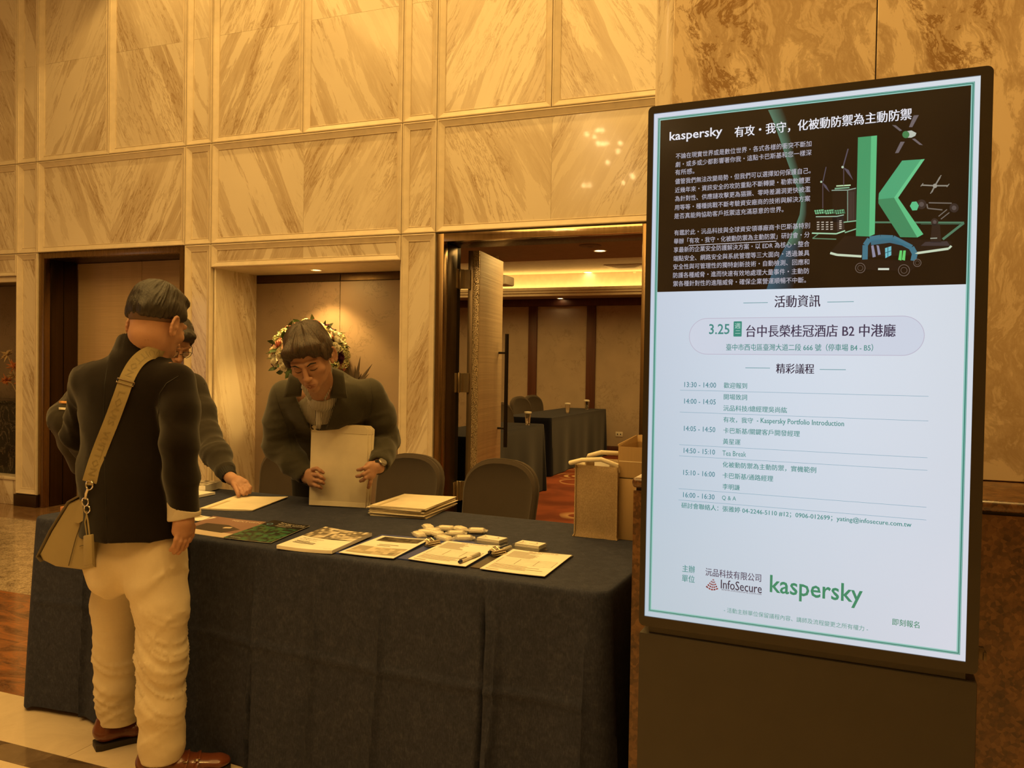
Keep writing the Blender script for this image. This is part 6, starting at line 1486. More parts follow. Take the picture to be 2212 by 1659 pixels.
vs = [v for r_ in rings for v in r_]; fs = [(k * n + i, k * n + (i + 1) % n, (k + 1) * n + (i + 1) % n, (k + 1) * n + i) for k in range(6) for i in range(n)] + [tuple(range(n))[::-1], tuple(6 * n + i for i in range(n))]
m.add(vs, fs).build('bag_body', BAGL, bag, bevel=.0)
fl_ = [PT(x, y, yb_) for x, y in ((196, 1064), (170, 1070), (148, 1082), (108, 1145), (80, 1202), (90, 1213))]
vs = []; 
for dist in (-.008, .235):
    for p in fl_: vs.append(tuple(Vector(p + fwd * dist) - Vector(bc)))
fo = MB().add(vs, [(i, i + 1, 7 + i, 6 + i) for i in range(5)]).build('flap', plain('dark_flap_leather', (.105, .08, .042), .45), bag, smooth=True); md = fo.modifiers.new('t', 'SOLIDIFY'); md.thickness = .005
lb = Vector(bc)
def bt(pts, r, name, mat, par=None, n=8, **k): return MB().tube([Vector(p) - lb for p in pts], r, n, **k).build(name, mat, par or bag, smooth=True)
bt([PT(x, y, yb_ - .008) for x, y in ((186, 1082), (178, 1120), (163, 1165), (148, 1222))], .0014, 'side_seam', plain('seam_thread', (.09, .07, .035), .6))
bt([PT(x, y, yb_ - .008) for x, y in ((172, 1180), (188, 1176), (202, 1184))], .0012, 'side_seam', plain('seam_thread', (.09, .07, .035), .6))
m = MB(); tb_ = [Vector(PT(x, y, yb_ - .010)) - lb for x, y in ((178, 1078), (196, 1078), (193, 1098), (182, 1124), (172, 1130), (160, 1127), (159, 1118), (168, 1100))]; k_ = len(tb_)
m.add([tuple(v) for v in tb_] + [tuple(v + Vector((0, -.004, 0))) for v in tb_], [tuple(range(k_)), tuple(range(2 * k_ - 1, k_ - 1, -1))] + [(i, (i + 1) % k_, k_ + (i + 1) % k_, k_ + i) for i in range(k_)]).build('leather_tab', BAGL, bag)
SILV = plain('silver_hardware', (.72, .68, .60), .18, 1.0)
def ringp(px, py, Y, r, tr, name='ring', tilt=0): return bt([PT(px, py, Y) + np.array([math.cos(a) * r, 0, math.sin(a) * r]) for a in [2 * math.pi * i / 18 for i in range(19)]], tr, name, SILV)
ringp(193, 1048, 1.865, .014, .0022); bt([PT(x, y, 1.868) for x, y in ((190, 1056), (186, 1066), (185, 1078))], .0042, 'snap_hook', SILV); ringp(184, 1084, 1.868, .013, .0022); ringp(188, 1100, 1.872, .012, .002)
bt([PT(x, y, 1.872) for x, y in ((186, 1104), (190, 1125), (193, 1150), (194, 1160))], .0026, 'cord', BAGL); bt([PT(x, y, 1.876) for x, y in ((189, 1104), (184, 1128), (188, 1156))], .0026, 'cord', BAGL)
q = [Vector(PT(x, y, 1.873)) - lb for x, y in ((186, 1156), (204, 1153), (206, 1217), (187, 1222))]
MB().add([tuple(v) for v in q] + [tuple(v + Vector((0, -.012, 0))) for v in q], [(0, 1, 2, 3), (7, 6, 5, 4)] + [(i, (i + 1) % 4, 4 + (i + 1) % 4, 4 + i) for i in range(4)]).build('padlock_cover', BAGL, bag, bevel=.003)
# strap
cl_ = [(352, 765), (340, 761), (325, 762), (309, 770), (295, 783), (283, 801), (273, 822), (264, 848), (254, 875), (243, 905), (231, 935), (219, 965), (208, 995), (199, 1024), (194, 1041)]
ctr = []
for i, (x, y) in enumerate(cl_):
    h = cast(jack1, x, y); dr = Vector(ray_at(x, y)).normalized(); p = (h[0] - dr * .009) if h else None; ctr.append(p)
for i in range(len(ctr)):
    if ctr[i] is None: ctr[i] = Vector(PT(*cl_[i], 1.88))
ctr[-1] = Vector(PT(194, 1041, 1.868))
CS = []; NSUB = 6
for i in range(len(ctr) - 1):
    p0, p1, p2, p3 = ctr[max(i - 1, 0)], ctr[i], ctr[i + 1], ctr[min(i + 2, len(ctr) - 1)]
    for k in range(NSUB):
        t = k / NSUB; CS.append(.5 * ((2 * p1) + (p2 - p0) * t + (2 * p0 - 5 * p1 + 4 * p2 - p3) * t * t + (3 * p1 - p0 - 3 * p2 + p3) * t ** 3))
CS.append(ctr[-1])
for _ in range(6): CS = [CS[0]] + [(CS[i - 1] + CS[i] * 2 + CS[i + 1]) / 4 for i in range(1, len(CS) - 1)] + [CS[-1]]
def frame_at(i):
    t = (CS[min(i + 1, len(CS) - 1)] - CS[max(i - 1, 0)]).normalized(); vw = (Vector((0, 0, CAM_H)) - CS[i]).normalized(); nrm_ = (vw * .8 - Vector(f1) * .6); nrm_ = (nrm_ - t * nrm_.dot(t)).normalized(); return t, t.cross(nrm_).normalized(), nrm_
vs = []; fs = []; hw = .0215; N_ = len(CS)
for i in range(N_):
    t, w, nv = frame_at(i)
    wd_ = hw * (1 if i > 2 else .95)
    for a, b in ((-1, 0), (1, 0), (1, .0028), (-1, .0028)): vs.append(tuple(CS[i] + w * wd_ * a + nv * b - lb))
for i in range(N_ - 1):
    for k in range(4): fs.append((i * 4 + k, i * 4 + (k + 1) % 4, (i + 1) * 4 + (k + 1) % 4, (i + 1) * 4 + k))
fs += [(0, 1, 2, 3), tuple((N_ - 1) * 4 + k for k in (3, 2, 1, 0))]
strap = MB().add(vs, fs).build('shoulder_strap', STRP, bag)
strap['label'] = 'wide woven strap with tone-on-tone lettering'
# woven lettering along the strap
arc = [0]
for i in range(1, N_): arc.append(arc[-1] + (CS[i] - CS[i - 1]).length)
def along(body_, s0, s1_, hgt, mat):
    cu = bpy.data.curves.new('t', 'FONT'); cu.body = body_; cu.resolution_u = 1; ob = bpy.data.objects.new('t', cu); COL.objects.link(ob); bpy.context.view_layer.update()
    me = bpy.data.meshes.new_from_object(ob.evaluated_get(bpy.context.evaluated_depsgraph_get())); bpy.data.objects.remove(ob)
    bm = bmesh.new(); bm.from_mesh(me); bmesh.ops.triangulate(bm, faces=bm.faces); bmesh.ops.subdivide_edges(bm, edges=[e for e in bm.edges if e.calc_length() > .25], cuts=2); bm.to_mesh(me); bm.free()
    xs = [v.co.x for v in me.vertices]; ys = [v.co.y for v in me.vertices]; x0, x1, y0, y1 = min(xs), max(xs), min(ys), max(ys)
    for v in me.vertices:
        s_ = s0 + (v.co.x - x0) / (x1 - x0) * (s1_ - s0); i = max(0, min(N_ - 2, int(np.searchsorted(arc, s_)) - 1)); fr = (s_ - arc[i]) / max(1e-6, arc[i + 1] - arc[i]); t, w, nv = frame_at(i); p = CS[i].lerp(CS[i + 1], fr)
        v.co = p + w * (((v.co.y - y0) / (y1 - y0) - .5) * hgt) * WSG + nv * .0035 - lb
    return link_mesh('strap_lettering', me, mat, strap)
WSG = 1.0
t_, w_, n_v = frame_at(N_ // 2)
if w_.dot(Vector((math.cos(YAW), math.sin(YAW), 0))) < 0: WSG = -1.0     # tops of the letters point to the right
TON = plain('tone_on_tone_thread', (.225, .180, .085), .6)
TOT = arc[-1]; along('LOUIS', TOT * .40, TOT * .62, .020, TON); along('VUITTON', TOT * .66, TOT * .955, .020, TON); along('VUITTON', TOT * .02, TOT * .30, .020, TON)
ib = int(np.searchsorted(arc, TOT * .335)); t, w, nv = frame_at(ib); p = CS[ib] - lb
MB().tube([p + w * a * (hw + .004) + t * b + nv * .004 for a, b in ((-1, -.006), (1, -.006), (1, .006), (-1, .006), (-1, -.006))], .0022, 6).build('slider_buckle', SILV, bag, smooth=True)
t, w, nv = frame_at(N_ - 2); p = CS[N_ - 1] - lb; MB().box(-.012, .012, -.002, .002, -.010, .006).build('strap_end', BAGL, bag).location = p
# =============================================================== person behind the table, bending over the envelopes
P3 = thing('person', 'man in olive green jacket and striped shirt bending over the table behind upright envelopes', 'person', (-2.05, 3.30, 0))
azb = R(155); fb = np.array([.44, -.90, 0]); fb = nrm(fb); sb = np.array([fb[1], -fb[0], 0])       # his right is the viewer's left
Hd = PT(669, 772, 2.69); vw = nrm(np.array([0, 0, CAM_H]) - Hd); vw[2] = 0; vw = nrm(vw); lft_ = np.array([vw[1], -vw[0], 0])     # viewer's left
fH = nrm(vw * math.cos(R(12)) + lft_ * math.sin(R(12))); fH = nrm(fH * math.cos(R(33)) + np.array([0, 0, -math.sin(R(33))]))
uH = nrm(np.array([0, 0, 1.]) - fH * fH[2]); sH = np.cross(fH, uH)
rl = R(13); uH, sH = nrm(uH * math.cos(rl) + lft_ * math.sin(rl)), None; uH = nrm(uH - fH * (uH @ fH)); sH = np.cross(fH, uH)
ShR, ShL = PT(614, 852, 2.92), PT(800, 850, 3.06); Sc = (ShR + ShL) / 2; NK3 = PT(690, 838, 2.88)
ElR, WrR = PT(603, 962, 2.98), PT(664, 1030, 2.955); ElL, WrL = PT(832, 948, 3.20), PT(818, 1008, 3.00)
HP = np.array([-2.28, 3.42, .93])
B = Field((-2.62, 2.50, .70), (-1.42, 3.56, 1.62), .0026)
Lf = face(B, Hd, fH, uH, sH, 1.02)
B.chain([Hd - uH * .055 - fH * .02, NK3 + np.array([0, .02, -.01]), Sc + np.array([0, 0, -.01])], [.056, .058, .07], .025)
B.flat(ShR, ShL, up, (.06, .06), (.06, .06), .03); B.flat(Sc - up * .03, Sc - up * .20 - fb * .27, sb, (.12, .07), (.12, .06), .04); B.flat(Sc - up * .20 - fb * .27, HP + up * .02, sb, (.13, .08), (.13, .09), .04)
B.chain([ShR, ElR, WrR], [.045, .038, .027], .02); B.chain([ShL, ElL, WrL], [.045, .038, .027], .02)
# viewer-left hand: palm at the envelope edge, four fingers across its face
B.chain([WrR, PT(672, 1030, 2.945), PT(678, 1034, 2.938)], [.026, .024, .020], .012); B.cap(PT(668, 1022, 2.94), PT(674, 1042, 2.94), .020, .020, .012); B.cap(PT(672, 1020, 2.935), PT(678, 1044, 2.935), .015, .014, .01)
for pts in ([(676, 1014, 2.93), (684, 1012, 2.922), (692, 1017, 2.925), (698, 1021, 2.932)], [(678, 1025, 2.928), (687, 1026, 2.918), (695, 1031, 2.922), (700, 1035, 2.932)],
            [(678, 1036, 2.928), (687, 1038, 2.918), (694, 1041, 2.922), (699, 1044, 2.932)], [(676, 1045, 2.93), (684, 1049, 2.922), (690, 1051, 2.925), (694, 1054, 2.932)]):
    finger(B, [PT(*p) for p in pts], .0092, .0074)
finger(B, [PT(672, 1018, 2.96), PT(678, 1008, 2.99), PT(686, 1004, 3.0)], .010, .008)
# viewer-right hand
B.chain([WrL, PT(808, 1010, 2.985), PT(800, 1012, 2.975)], [.026, .024, .022], .012); B.cap(PT(800, 1006, 2.965), PT(802, 1026, 2.965), .019, .019, .012); B.cap(PT(794, 1008, 2.955), PT(796, 1028, 2.955), .014, .014, .01)
for pts in ([(796, 1008, 2.95), (787, 1011, 2.938), (779, 1014, 2.944), (773, 1015, 2.957)], [(796, 1018, 2.948), (786, 1024, 2.936), (777, 1028, 2.942), (771, 1029, 2.957)],
            [(797, 1026, 2.95), (790, 1032, 2.940), (784, 1037, 2.946), (779, 1039, 2.957)], [(802, 1032, 2.965), (800, 1041, 2.962), (798, 1048, 2.968), (796, 1053, 2.975)]):
    finger(B, [PT(*p) for p in pts], .0092, .0074)
finger(B, [PT(806, 1002, 3.0), PT(800, 994, 3.03), PT(792, 990, 3.04)], .010, .008)
body3 = make('body', B, SKIN, P3); del B
DKH = plain('brow_hair', (.012, .008, .006), .6)
def fp(*c): # a point of the face, in head measures, as seen by the camera
    p = Lf(*c); v = MC @ (p - np.array([0, 0, CAM_H])); return (1106 + F_PX * v[0] / v[2], 829.5 + F_PX * v[1] / v[2])
strands('eyebrow', body3, [[fp(sg * .014, .098, .018), fp(sg * .030, .092, .0245), fp(sg * .047, .082, .019)]for sg in (-1,)], .0030, DKH, body3, .0006); strands('eyebrow', body3, [[fp(.014, .098, .018), fp(.030, .092, .0245), fp(.047, .082, .019)]], .0030, DKH, body3, .0006)
for sg in (-1, 1): strands('eyelashes', body3, [[fp(sg * .016, .088, -.005), fp(sg * .024, .089, -.0075), fp(sg * .033, .088, -.0078), fp(sg * .043, .082, -.0050)]], .0017, DKH, body3, .0004)
strands('lips', body3, [[fp(-.020, .094, -.0660), fp(-.008, .102, -.064), fp(.008, .102, -.064), fp(.020, .094, -.0660)], [fp(-.018, .092, -.0755), fp(-.006, .100, -.0775), fp(.006, .100, -.0775), fp(.018, .092, -.0755)]], .0028, plain('lip_skin', (.27, .105, .075), .45), body3, -.0010)
FHr = Field(Hd - .18, Hd + .18, .0022); R3h, ch_c = hair(FHr, Hd, fH, uH, sH, 1.02, .015, .058, -.010, -.048, fringe=1)
FHr.ell(Lf(-.01, .062, .080), (.068, .034, .032), R3h, .02); FHr.ell(Lf(.035, .080, .074), (.034, .018, .022), R3h, .015); FHr.ell(Lf(-.045, .070, .066), (.026, .018, .026), R3h, .015)
for sg in (-1, 1): FHr.ell(Lf(sg * .076, .030, .025), (.012, .026, .036), R3h, .012)
FHr.ell(Lf(.008, .110, .056), (.024, .024, .026), R3h, .01, 'sub'); FHr.ell(Lf(.0, -.05, .092), (.06, .06, .024), R3h, .02)
def dh3(P):
    q = P - Hd; l = np.stack([q @ sH, q @ fH, q @ uH], 1); a = np.arctan2(l[:, 0] + .02, l[:, 2] - .04 + .001); r_ = np.hypot(l[:, 0], l[:, 1])
    crown = Hd - fH * .05 + uH * .10; d = P - crown; an = np.arctan2(d @ sH, d @ fH)
    return .0120 * (ridge(np.stack([an * 5, np.linalg.norm(d, axis=1) * 9, l[:, 2] * 6], 1), 3) - .5) + .0022 * (ridge(np.stack([an * 22, np.linalg.norm(d, axis=1) * 14, l[:, 2] * 8], 1), 4) - .5) - .004 * np.exp(-((d @ sH) / .004) ** 2) * (d @ fH > -.01)
make('hair', FHr, HAIRD, P3, dh3, .0)
# striped shirt
STR = NT('striped_shirt'); _t = STR; _sx = _t.n('SeparateXYZ', Vector=_t.coord()).outputs; _w = _t.math('SINE', _t.math('MULTIPLY', _t.math('ADD', _sx[0], _t.math('MULTIPLY', _sx[1], .48)), 900.))
STR = _t.set(color=_t.ramp(_w, [(.35, (.60, .56, .48)), (.6, (.07, .065, .08))]), rough=.8)
Sx = Field((-2.40, 2.60, .95), (-1.60, 3.3, 1.48), .004); chest = Sc + fb * .06 - up * .12
Sx.flat(Sc - up * .05 - fb * .012, Sc - up * .20 - fb * .27, sb, (.155, .095), (.145, .078), .04); Sx.cap(NK3 + np.array([0, .03, -.035]), Sc - up * .02, .066, .09, .03)
nk_ax = nrm(NK3 - Sc + up * .08); cN = NK3 + np.array([.0, .035, -.035])
ringop(Sx, cN, nk_ax, sb, .066, .066, .014, .006, lambda a: math.cos(a + math.pi / 2) > .55 or math.cos(a - math.pi / 2) > 2)
Sx.cap(cN + nk_ax * .08, cN - nk_ax * .01, .058, .058, .004, 'sub')
shirt3 = make('striped_shirt', Sx, STR, P3, lambda P: .003 * (ridge(P * np.array([20, 20, 9]), 3) - .5), .01); del Sx
# jacket
OLV = weave('olive_green_jacket', (.058, .054, .040), .8, .18, 700, .25, .12)
J = Field((-2.72, 2.62, .62), (-1.38, 3.66, 1.50), .0042)
J.flat(ShR - sb * .03, ShL + sb * .03, up, (.054, .078), (.054, .078), .04); J.flat(ShR - sb * .09 + up * .01, NK3 + np.array([0, .05, -.05]), up, (.05, .07), (.06, .08), .04); J.flat(ShL + sb * .09 + up * .01, NK3 + np.array([0, .05, -.05]), up, (.05, .07), (.06, .08), .04)
J.flat(Sc - up * .05 - fb * .01, Sc - up * .20 - fb * .27, sb, (.190, .112), (.185, .098), .04); J.flat(Sc - up * .20 - fb * .27, HP - up * .10, sb, (.185, .098), (.185, .12), .05)
J.chain([ShR - sb * .0, (ShR + ElR) / 2 + sb * .012, ElR + sb * .006, (ElR + WrR) / 2 + sb * .004, WrR + (ElR - WrR) * .12], [.062, .064, .062, .054, .045], .025)
J.chain([ShL, (ShL + ElL) / 2 - sb * .010, ElL, (ElL + WrL) / 2, WrL + (ElL - WrL) * .16], [.062, .064, .060, .052, .045], .025)
J.cap(NK3 + np.array([0, .05, -.03]), Sc, .085, .12, .03)
J.cap(NK3 + nk_ax * .12, NK3 - nk_ax * .07 + fb * .01, .074, .070, .004, 'sub')
# the open front: a wedge that shows the shirt
apex = PT(688, 936, 2.80); apex2 = apex + up * 0
for t in np.linspace(0, 1, 26):
    y_ = 846 + (960 - 846) * t; hw_ = (42 * (1 - t) ** .9 + 2); c_ = 684 + 4 * t; r_ = hw_ / 500.
    for dx in (-.55, 0, .55):
        q = PT(c_ + dx * hw_, y_, 2.92); dr = nrm(ray_at(c_ + dx * hw_, y_)); J.cap(q - dr * .35, q + dr * (.02), max(.005, r_ * .5), max(.005, r_ * .5), .003, 'sub')
J.cap(WrR + (WrR - ElR) * .3, WrR + (ElR - WrR) * .1, .036, .038, .003, 'sub'); J.cap(WrL + (WrL - ElL) * .3, WrL + (ElL - WrL) * .1, .034, .036, .003, 'sub')
def dj3(P):
    o_ = np.zeros(len(P))
    for (S_, E_2, W_, sd) in ((ShR, ElR, WrR, 3), (ShL, ElL, WrL, 12)):
        for (c, wd, am) in ((E_2, .11, .013), ((S_ + E_2) / 2, .12, .010), ((E_2 + W_) / 2, .08, .011)):
            d = P - c; ax = nrm(W_ - S_); o_ += am * (ridge(np.stack([d @ sb * 9, d @ fb * 9, d @ np.array([.3, 0, 1]) * 24 + d @ sb * 12], 1), sd) ** 2.4 - .28) * np.exp(-(d ** 2).sum(1) / wd ** 2)
    o_ += .006 * (ridge(np.stack([P @ sb * 8, P @ fb * 5, P[:, 2] * 5 - P @ sb * 6], 1), 6) ** 4 - .2); return o_
jack3 = make('jacket', J, OLV, P3, dj3, .01); del J
for poly in ([(640, 800), (596, 864), (634, 869), (657, 838)], [(712, 800), (722, 838), (712, 868), (748, 872)]):
    pass
def wing(name, tgt, cs, mat, par, lift, th=.004, ref=None):
    l = Vector(parent_root(par).location); ds = []
    if ref:
        h = cast(tgt, *ref); d0 = float((MC @ (np.array(h[0]) - np.array([0, 0, CAM_H])))[2]) if h else 3.4
        lift = [li + 0 for li in lift]
    for (x, y) in cs: h = cast(tgt, x, y); ds.append(float((MC @ (np.array(h[0]) - np.array([0, 0, CAM_H])))[2]) if h else None)
    ok = [d for d in ds if d] or [3.4]; av = sorted(ok)[len(ok) // 2]; ds = [min(d or av, av + .02) for d in ds] if not ref else [d0] * 4; Q = []
    for (x, y), d, li in zip(cs, ds, lift): Q.append(Vector((0, 0, CAM_H)) + Vector(ray_at(x, y)) * (d - li))
    n = 5; vs = []; fs = []
    for i in range(n + 1):
        for j in range(n + 1):
            u, v = i / n, j / n; p = Q[0] * (1 - u) * (1 - v) + Q[1] * u * (1 - v) + Q[2] * u * v + Q[3] * (1 - u) * v; p = p - Vector(ray_at(660, 830)) * .008 * math.sin(math.pi * u) * (.5 + .5 * math.sin(math.pi * v)); vs.append(tuple(p - l))
    for i in range(n):
        for j in range(n): q = i * (n + 1) + j; fs.append((q, q + n + 1, q + n + 2, q + 1))
    o = MB().add(vs, fs).build(name, mat, par, smooth=True); md = o.modifiers.new('thick', 'SOLIDIFY'); md.thickness = th; md.offset = 0; return o
wing('collar', jack3, [(626, 806), (612, 858), (651, 856), (654, 822)], OLV, jack3, (.03, .02, .012, .04), .005, (640, 868)); wing('collar', jack3, [(718, 796), (713, 860), (750, 860), (742, 806)], OLV, jack3, (.04, .012, .02, .03), .005, (726, 872))
wing('shirt_collar', shirt3, [(652, 820), (651, 838), (669, 866), (681, 850)], STR, shirt3, (.05, .03, .012, .02), .003, (676, 880)); wing('shirt_collar', shirt3, [(714, 812), (696, 848), (702, 866), (716, 836)], STR, shirt3, (.05, .02, .012, .04), .003, (696, 880))
wing('button_placket', shirt3, [(682, 872), (683, 926), (693, 926), (696, 872)], STR, shirt3, (.006, .004, .004, .006), .002, (688, 890))
strands('zip', jack3, [[(649, 852), (662, 885), (670, 920), (674, 950), (677, 972)]], .0026, plain('zip_metal', (.35, .28, .16), .4, .7), jack3, .002); strands('zip', jack3, [[(716, 858), (704, 885), (694, 910), (689, 935)]], .0022, plain('zip_metal', (.35, .28, .16), .4, .7), jack3, .002)
strands('shoulder_seam', jack3, [[(590, 826), (600, 870), (622, 930), (630, 975)], [(798, 820), (806, 860), (800, 900)]], .0018, plain('olive_thread', (.035, .032, .024), .7), jack3, .0004)
# cuff band, wristwatch on the viewer's right
def band(name, c, ax, r, h, mat, par, th=.004):
    ax = nrm(ax); u_ = nrm(np.cross(ax, up)); w_ = np.cross(ax, u_); l = Vector(parent_root(par).location); m = MB(); vs = []; n = 26
    for (rr_, hh) in ((r, -h), (r + th, -h), (r + th, h), (r, h)):
        for i in range(n): a = 2 * math.pi * i / n; vs.append(tuple(Vector(c + (u_ * math.cos(a) + w_ * math.sin(a)) * rr_ + ax * hh) - l))
    m.add(vs, [(k * n + i, k * n + (i + 1) % n, ((k + 1) % 4) * n + (i + 1) % n, ((k + 1) % 4) * n + i) for k in range(4) for i in range(n)]); return m.build(name, mat, par, smooth=True)
ax3 = WrL - ElL; wpos = PT(823, 1004, 3.0)
wt = band('wristwatch', WrL + nrm(ax3) * .004, ax3, .0285, .009, plain('black_watch_strap', (.02, .018, .016), .35), P3); wt['label'] = 'dark wristwatch with a steel case'
dfc = nrm(np.array([0, 0, CAM_H]) - WrL + np.array([.9, 0, -.2])); 
m = MB(); cw = WrL + nrm(ax3) * .004 + nrm(np.cross(ax3, np.cross(dfc, ax3))) * .033; zq = Vector(nrm(np.cross(ax3, np.cross(dfc, ax3)))); rot_ = Vector((0, 0, 1)).rotation_difference(zq).to_matrix()
m.lathe([(.001, -.004), (.019, -.004), (.020, .002), (.017, .005), (.001, .005)], 24); m.v = [tuple(rot_ @ Vector(v) + Vector(cw) - Vector(P3.location)) for v in m.v]; m.build('watch_case', STEEL, wt, smooth=True)
# dark trousers behind the table
T = Field((-2.64, 3.14, .02), (-1.92, 3.72, 1.0), .007)
T.flat(HP + up * .05, HP - up * .08, sb, (.165, .12), (.17, .12), .04)
for sg in (-1, 1): hh = HP + sb * sg * .09 - up * .1; T.chain([hh, hh - up * .40 + fb * .03, hh - up * .76], [.09, .068, .055], .03)
make('trousers', T, weave('dark_trousers', (.02, .018, .017), .8, .1, 700, .1, .1), P3, None, .02); del T
for sg in (-1, 1):
    c = HP + sb * sg * .09; S_ = Field(c * np.array([1, 1, 0]) - np.array([.16, .22, .01]), c * np.array([1, 1, 0]) + np.array([.16, .16, .14]), .005); q = c * np.array([1, 1, 0])
    S_.flat(q + up * .045 - fb * .06, q + fb * .14 + up * .035, sb, (.040, .036), (.042, .026), .02); S_.cap(q + up * .05, q + up * .09, .04, .04, .02); S_.plane(q + up * .004, -up, q - .3, q + .3, .002)
    make('shoe', S_, plain('black_shoe_leather', (.012, .010, .009), .3), P3)
# the upright envelopes in his hands
ea = np.array(atz(667, 1094, TZ)); eb = np.array(atz(790, 1098, TZ)); ew = np.linalg.norm(eb - ea); ang = math.atan2(eb[1] - ea[1], eb[0] - ea[0])
for k, (off, dx, tl, w_, lab) in enumerate(((0, 0, 1.2, 1.0, 'front one of the cream envelopes held upright on the table'), (.007, .010, 1.9, 1.0, 'second cream envelope, just behind the front one of the held bundle'), (.014, .016, 2.5, 1.0, 'rearmost cream envelope of the upright bundle'))):
    t = thing('envelope', lab, 'envelope', (ea[0] - math.sin(ang) * off + math.cos(ang) * dx, ea[1] + math.cos(ang) * off + math.sin(ang) * dx, TZ + .002 + .25 * math.sin(R(tl))), rz=ang, group='upright envelopes held by the bending man')
    t.rotation_euler = (0, R(tl), ang)
    H2 = .352; m = MB(); m.prism([(0, 0), (ew, 0), (ew, H2 - .014), (ew - .018, H2), (.016, H2), (0, H2 - .014)], 0, .005, axis=1); m.build('pocket', ENVP, t, bevel=.0012)
    MB().prism([(.004, H2 - .036), (ew - .004, H2 - .036), (ew, H2 - .014), (ew - .018, H2 + .0005), (.016, H2 + .0005), (0, H2 - .014)], -.0012, -.0002, axis=1).build('flap', ENVP, t, bevel=.0004, seg=1)
    MB().prism([(.001, .0), (ew - .001, .0), (ew - .004, .020), (.004, .020)], -.0010, -.0002, axis=1).build('bottom_fold', ENVP, t)
    MB().box(ew * .5 - .07, ew * .5 + .07, .005, .0056, .06, .085).build('printed_address', plain('grey_print', (.4, .36, .28), .7), t)

# =============================================================== person in grey bomber jacket behind the man in black
P2 = thing('person', 'man with glasses in dark grey bomber jacket reaching over the table, mostly hidden', 'person', (-3.30, 3.16, 0))
f2 = nrm(np.array([.75, -.66, 0])); s2 = np.array([f2[1], -f2[0], 0])
H2c = PT(374, 738, 3.12); g = nrm(np.array([.80, -.30, -.62])); u2 = nrm(np.array([.35, -.1, 1.0]) - g * (np.array([.35, -.1, 1.0]) @ g)); q2 = np.cross(g, u2)
SL2, SR2 = PT(410, 842, 3.24), PT(218, 826, 2.98); S2 = (SL2 + SR2) / 2
EL2, WL2 = PT(444, 940, 3.20), PT(492, 1026, 3.085); ER2, WR2 = PT(142, 904, 2.86), PT(176, 1005, 3.0)
HP2 = np.array([-3.30, 3.16, .92])
B = Field((-3.70, 2.66, .70), (-2.25, 3.50, 1.66), .0032)
L2f = face(B, H2c, g, u2, q2, 1.0)
NK2 = H2c - u2 * .12 - g * .03; B.chain([H2c - u2 * .05, NK2, S2], [.055, .06, .08], .03)
B.flat(SR2, SL2, up, (.06, .06), (.06, .06), .03); B.flat(S2 - up * .03, HP2, s2, (.13, .09), (.13, .09), .04); B.chain([SL2, EL2, WL2], [.045, .038, .027], .02); B.chain([SR2, ER2, WR2], [.045, .038, .027], .02)
B.chain([WL2, PT(500, 1034, 3.06), PT(516, 1044, 3.04)], [.026, .026, .026], .012); B.cap(PT(508, 1046, 3.03), PT(520, 1052, 3.03), .019, .018, .01); B.cap(PT(515, 1036, 3.05), PT(530, 1043, 3.05), .018, .016, .01)
finger(B, [PT(504, 1044, 3.02), PT(510, 1056, 2.99), PT(514, 1065, 2.97), PT(515, 1070, 2.965)], .0115, .009)
for pts in ([(524, 1040, 3.05), (534, 1044, 3.05), (541, 1053, 3.04), (540, 1064, 3.03)], [(522, 1046, 3.04), (532, 1051, 3.035), (536, 1060, 3.02), (533, 1067, 3.01)], [(519, 1051, 3.03), (527, 1056, 3.02), (530, 1063, 3.005), (526, 1068, 2.995)], [(514, 1053, 3.02), (520, 1059, 3.01), (522, 1064, 3.0), (519, 1067, 2.99)]): finger(B, [PT(*p) for p in pts], .0095, .0075)
B.cap(WR2, WR2 + (WR2 - ER2) * .25, .026, .022, .01)
for j in range(4): q = WR2 + (WR2 - ER2) * .28 + s2 * .016 * (j - 1.5); finger(B, [q, q + f2 * .03 - up * .02, q + f2 * .05 - up * .03])
body2 = make('body', B, SKIN, P2); del B
FHr = Field(H2c - .17, H2c + .17, .003); hair(FHr, H2c, g, u2, q2, 1.0, .017, .055, .0, -.045); FHr.ell(L2f(0, .070, .085), (.062, .030, .026), np.array([q2, g, u2]), .02); FHr.ell(L2f(-.066, .030, .020), (.012, .022, .030), np.array([q2, g, u2]), .012); FHr.ell(L2f(.066, .030, .020), (.012, .022, .030), np.array([q2, g, u2]), .012)
make('hair', FHr, HAIRB, P2, lambda P: .006 * (ridge(P * 34, 2) - .5), .0)
GREYJ = weave('grey_bomber_jacket', (.042, .037, .030), .8, .15, 700, .25, .1); RIB = plain('black_ribbing', (.014, .012, .011), .85)
J = Field((-3.80, 2.60, .62), (-2.2, 3.60, 1.58), .005)
J.flat(SR2, SL2, up, (.080, .095), (.080, .095), .05); J.flat(S2 - up * .05, HP2 + up * .02, s2, (.215, .15), (.20, .145), .06)
J.chain([SL2, (SL2 + EL2) / 2 - s2 * .01, EL2, (EL2 + WL2) / 2, WL2 + (EL2 - WL2) * .14], [.074, .072, .066, .060, .046], .03); J.chain([SR2, (SR2 + ER2) / 2, ER2, (ER2 + WR2) / 2, WR2], [.074, .072, .07, .062, .05], .03)
J.cap(NK2, S2, .085, .11, .03); J.cap(NK2 + u2 * .14, NK2, .066, .064, .004, 'sub'); J.cap(WL2 + (WL2 - EL2) * .3, WL2 + (EL2 - WL2) * .1, .034, .034, .003, 'sub')
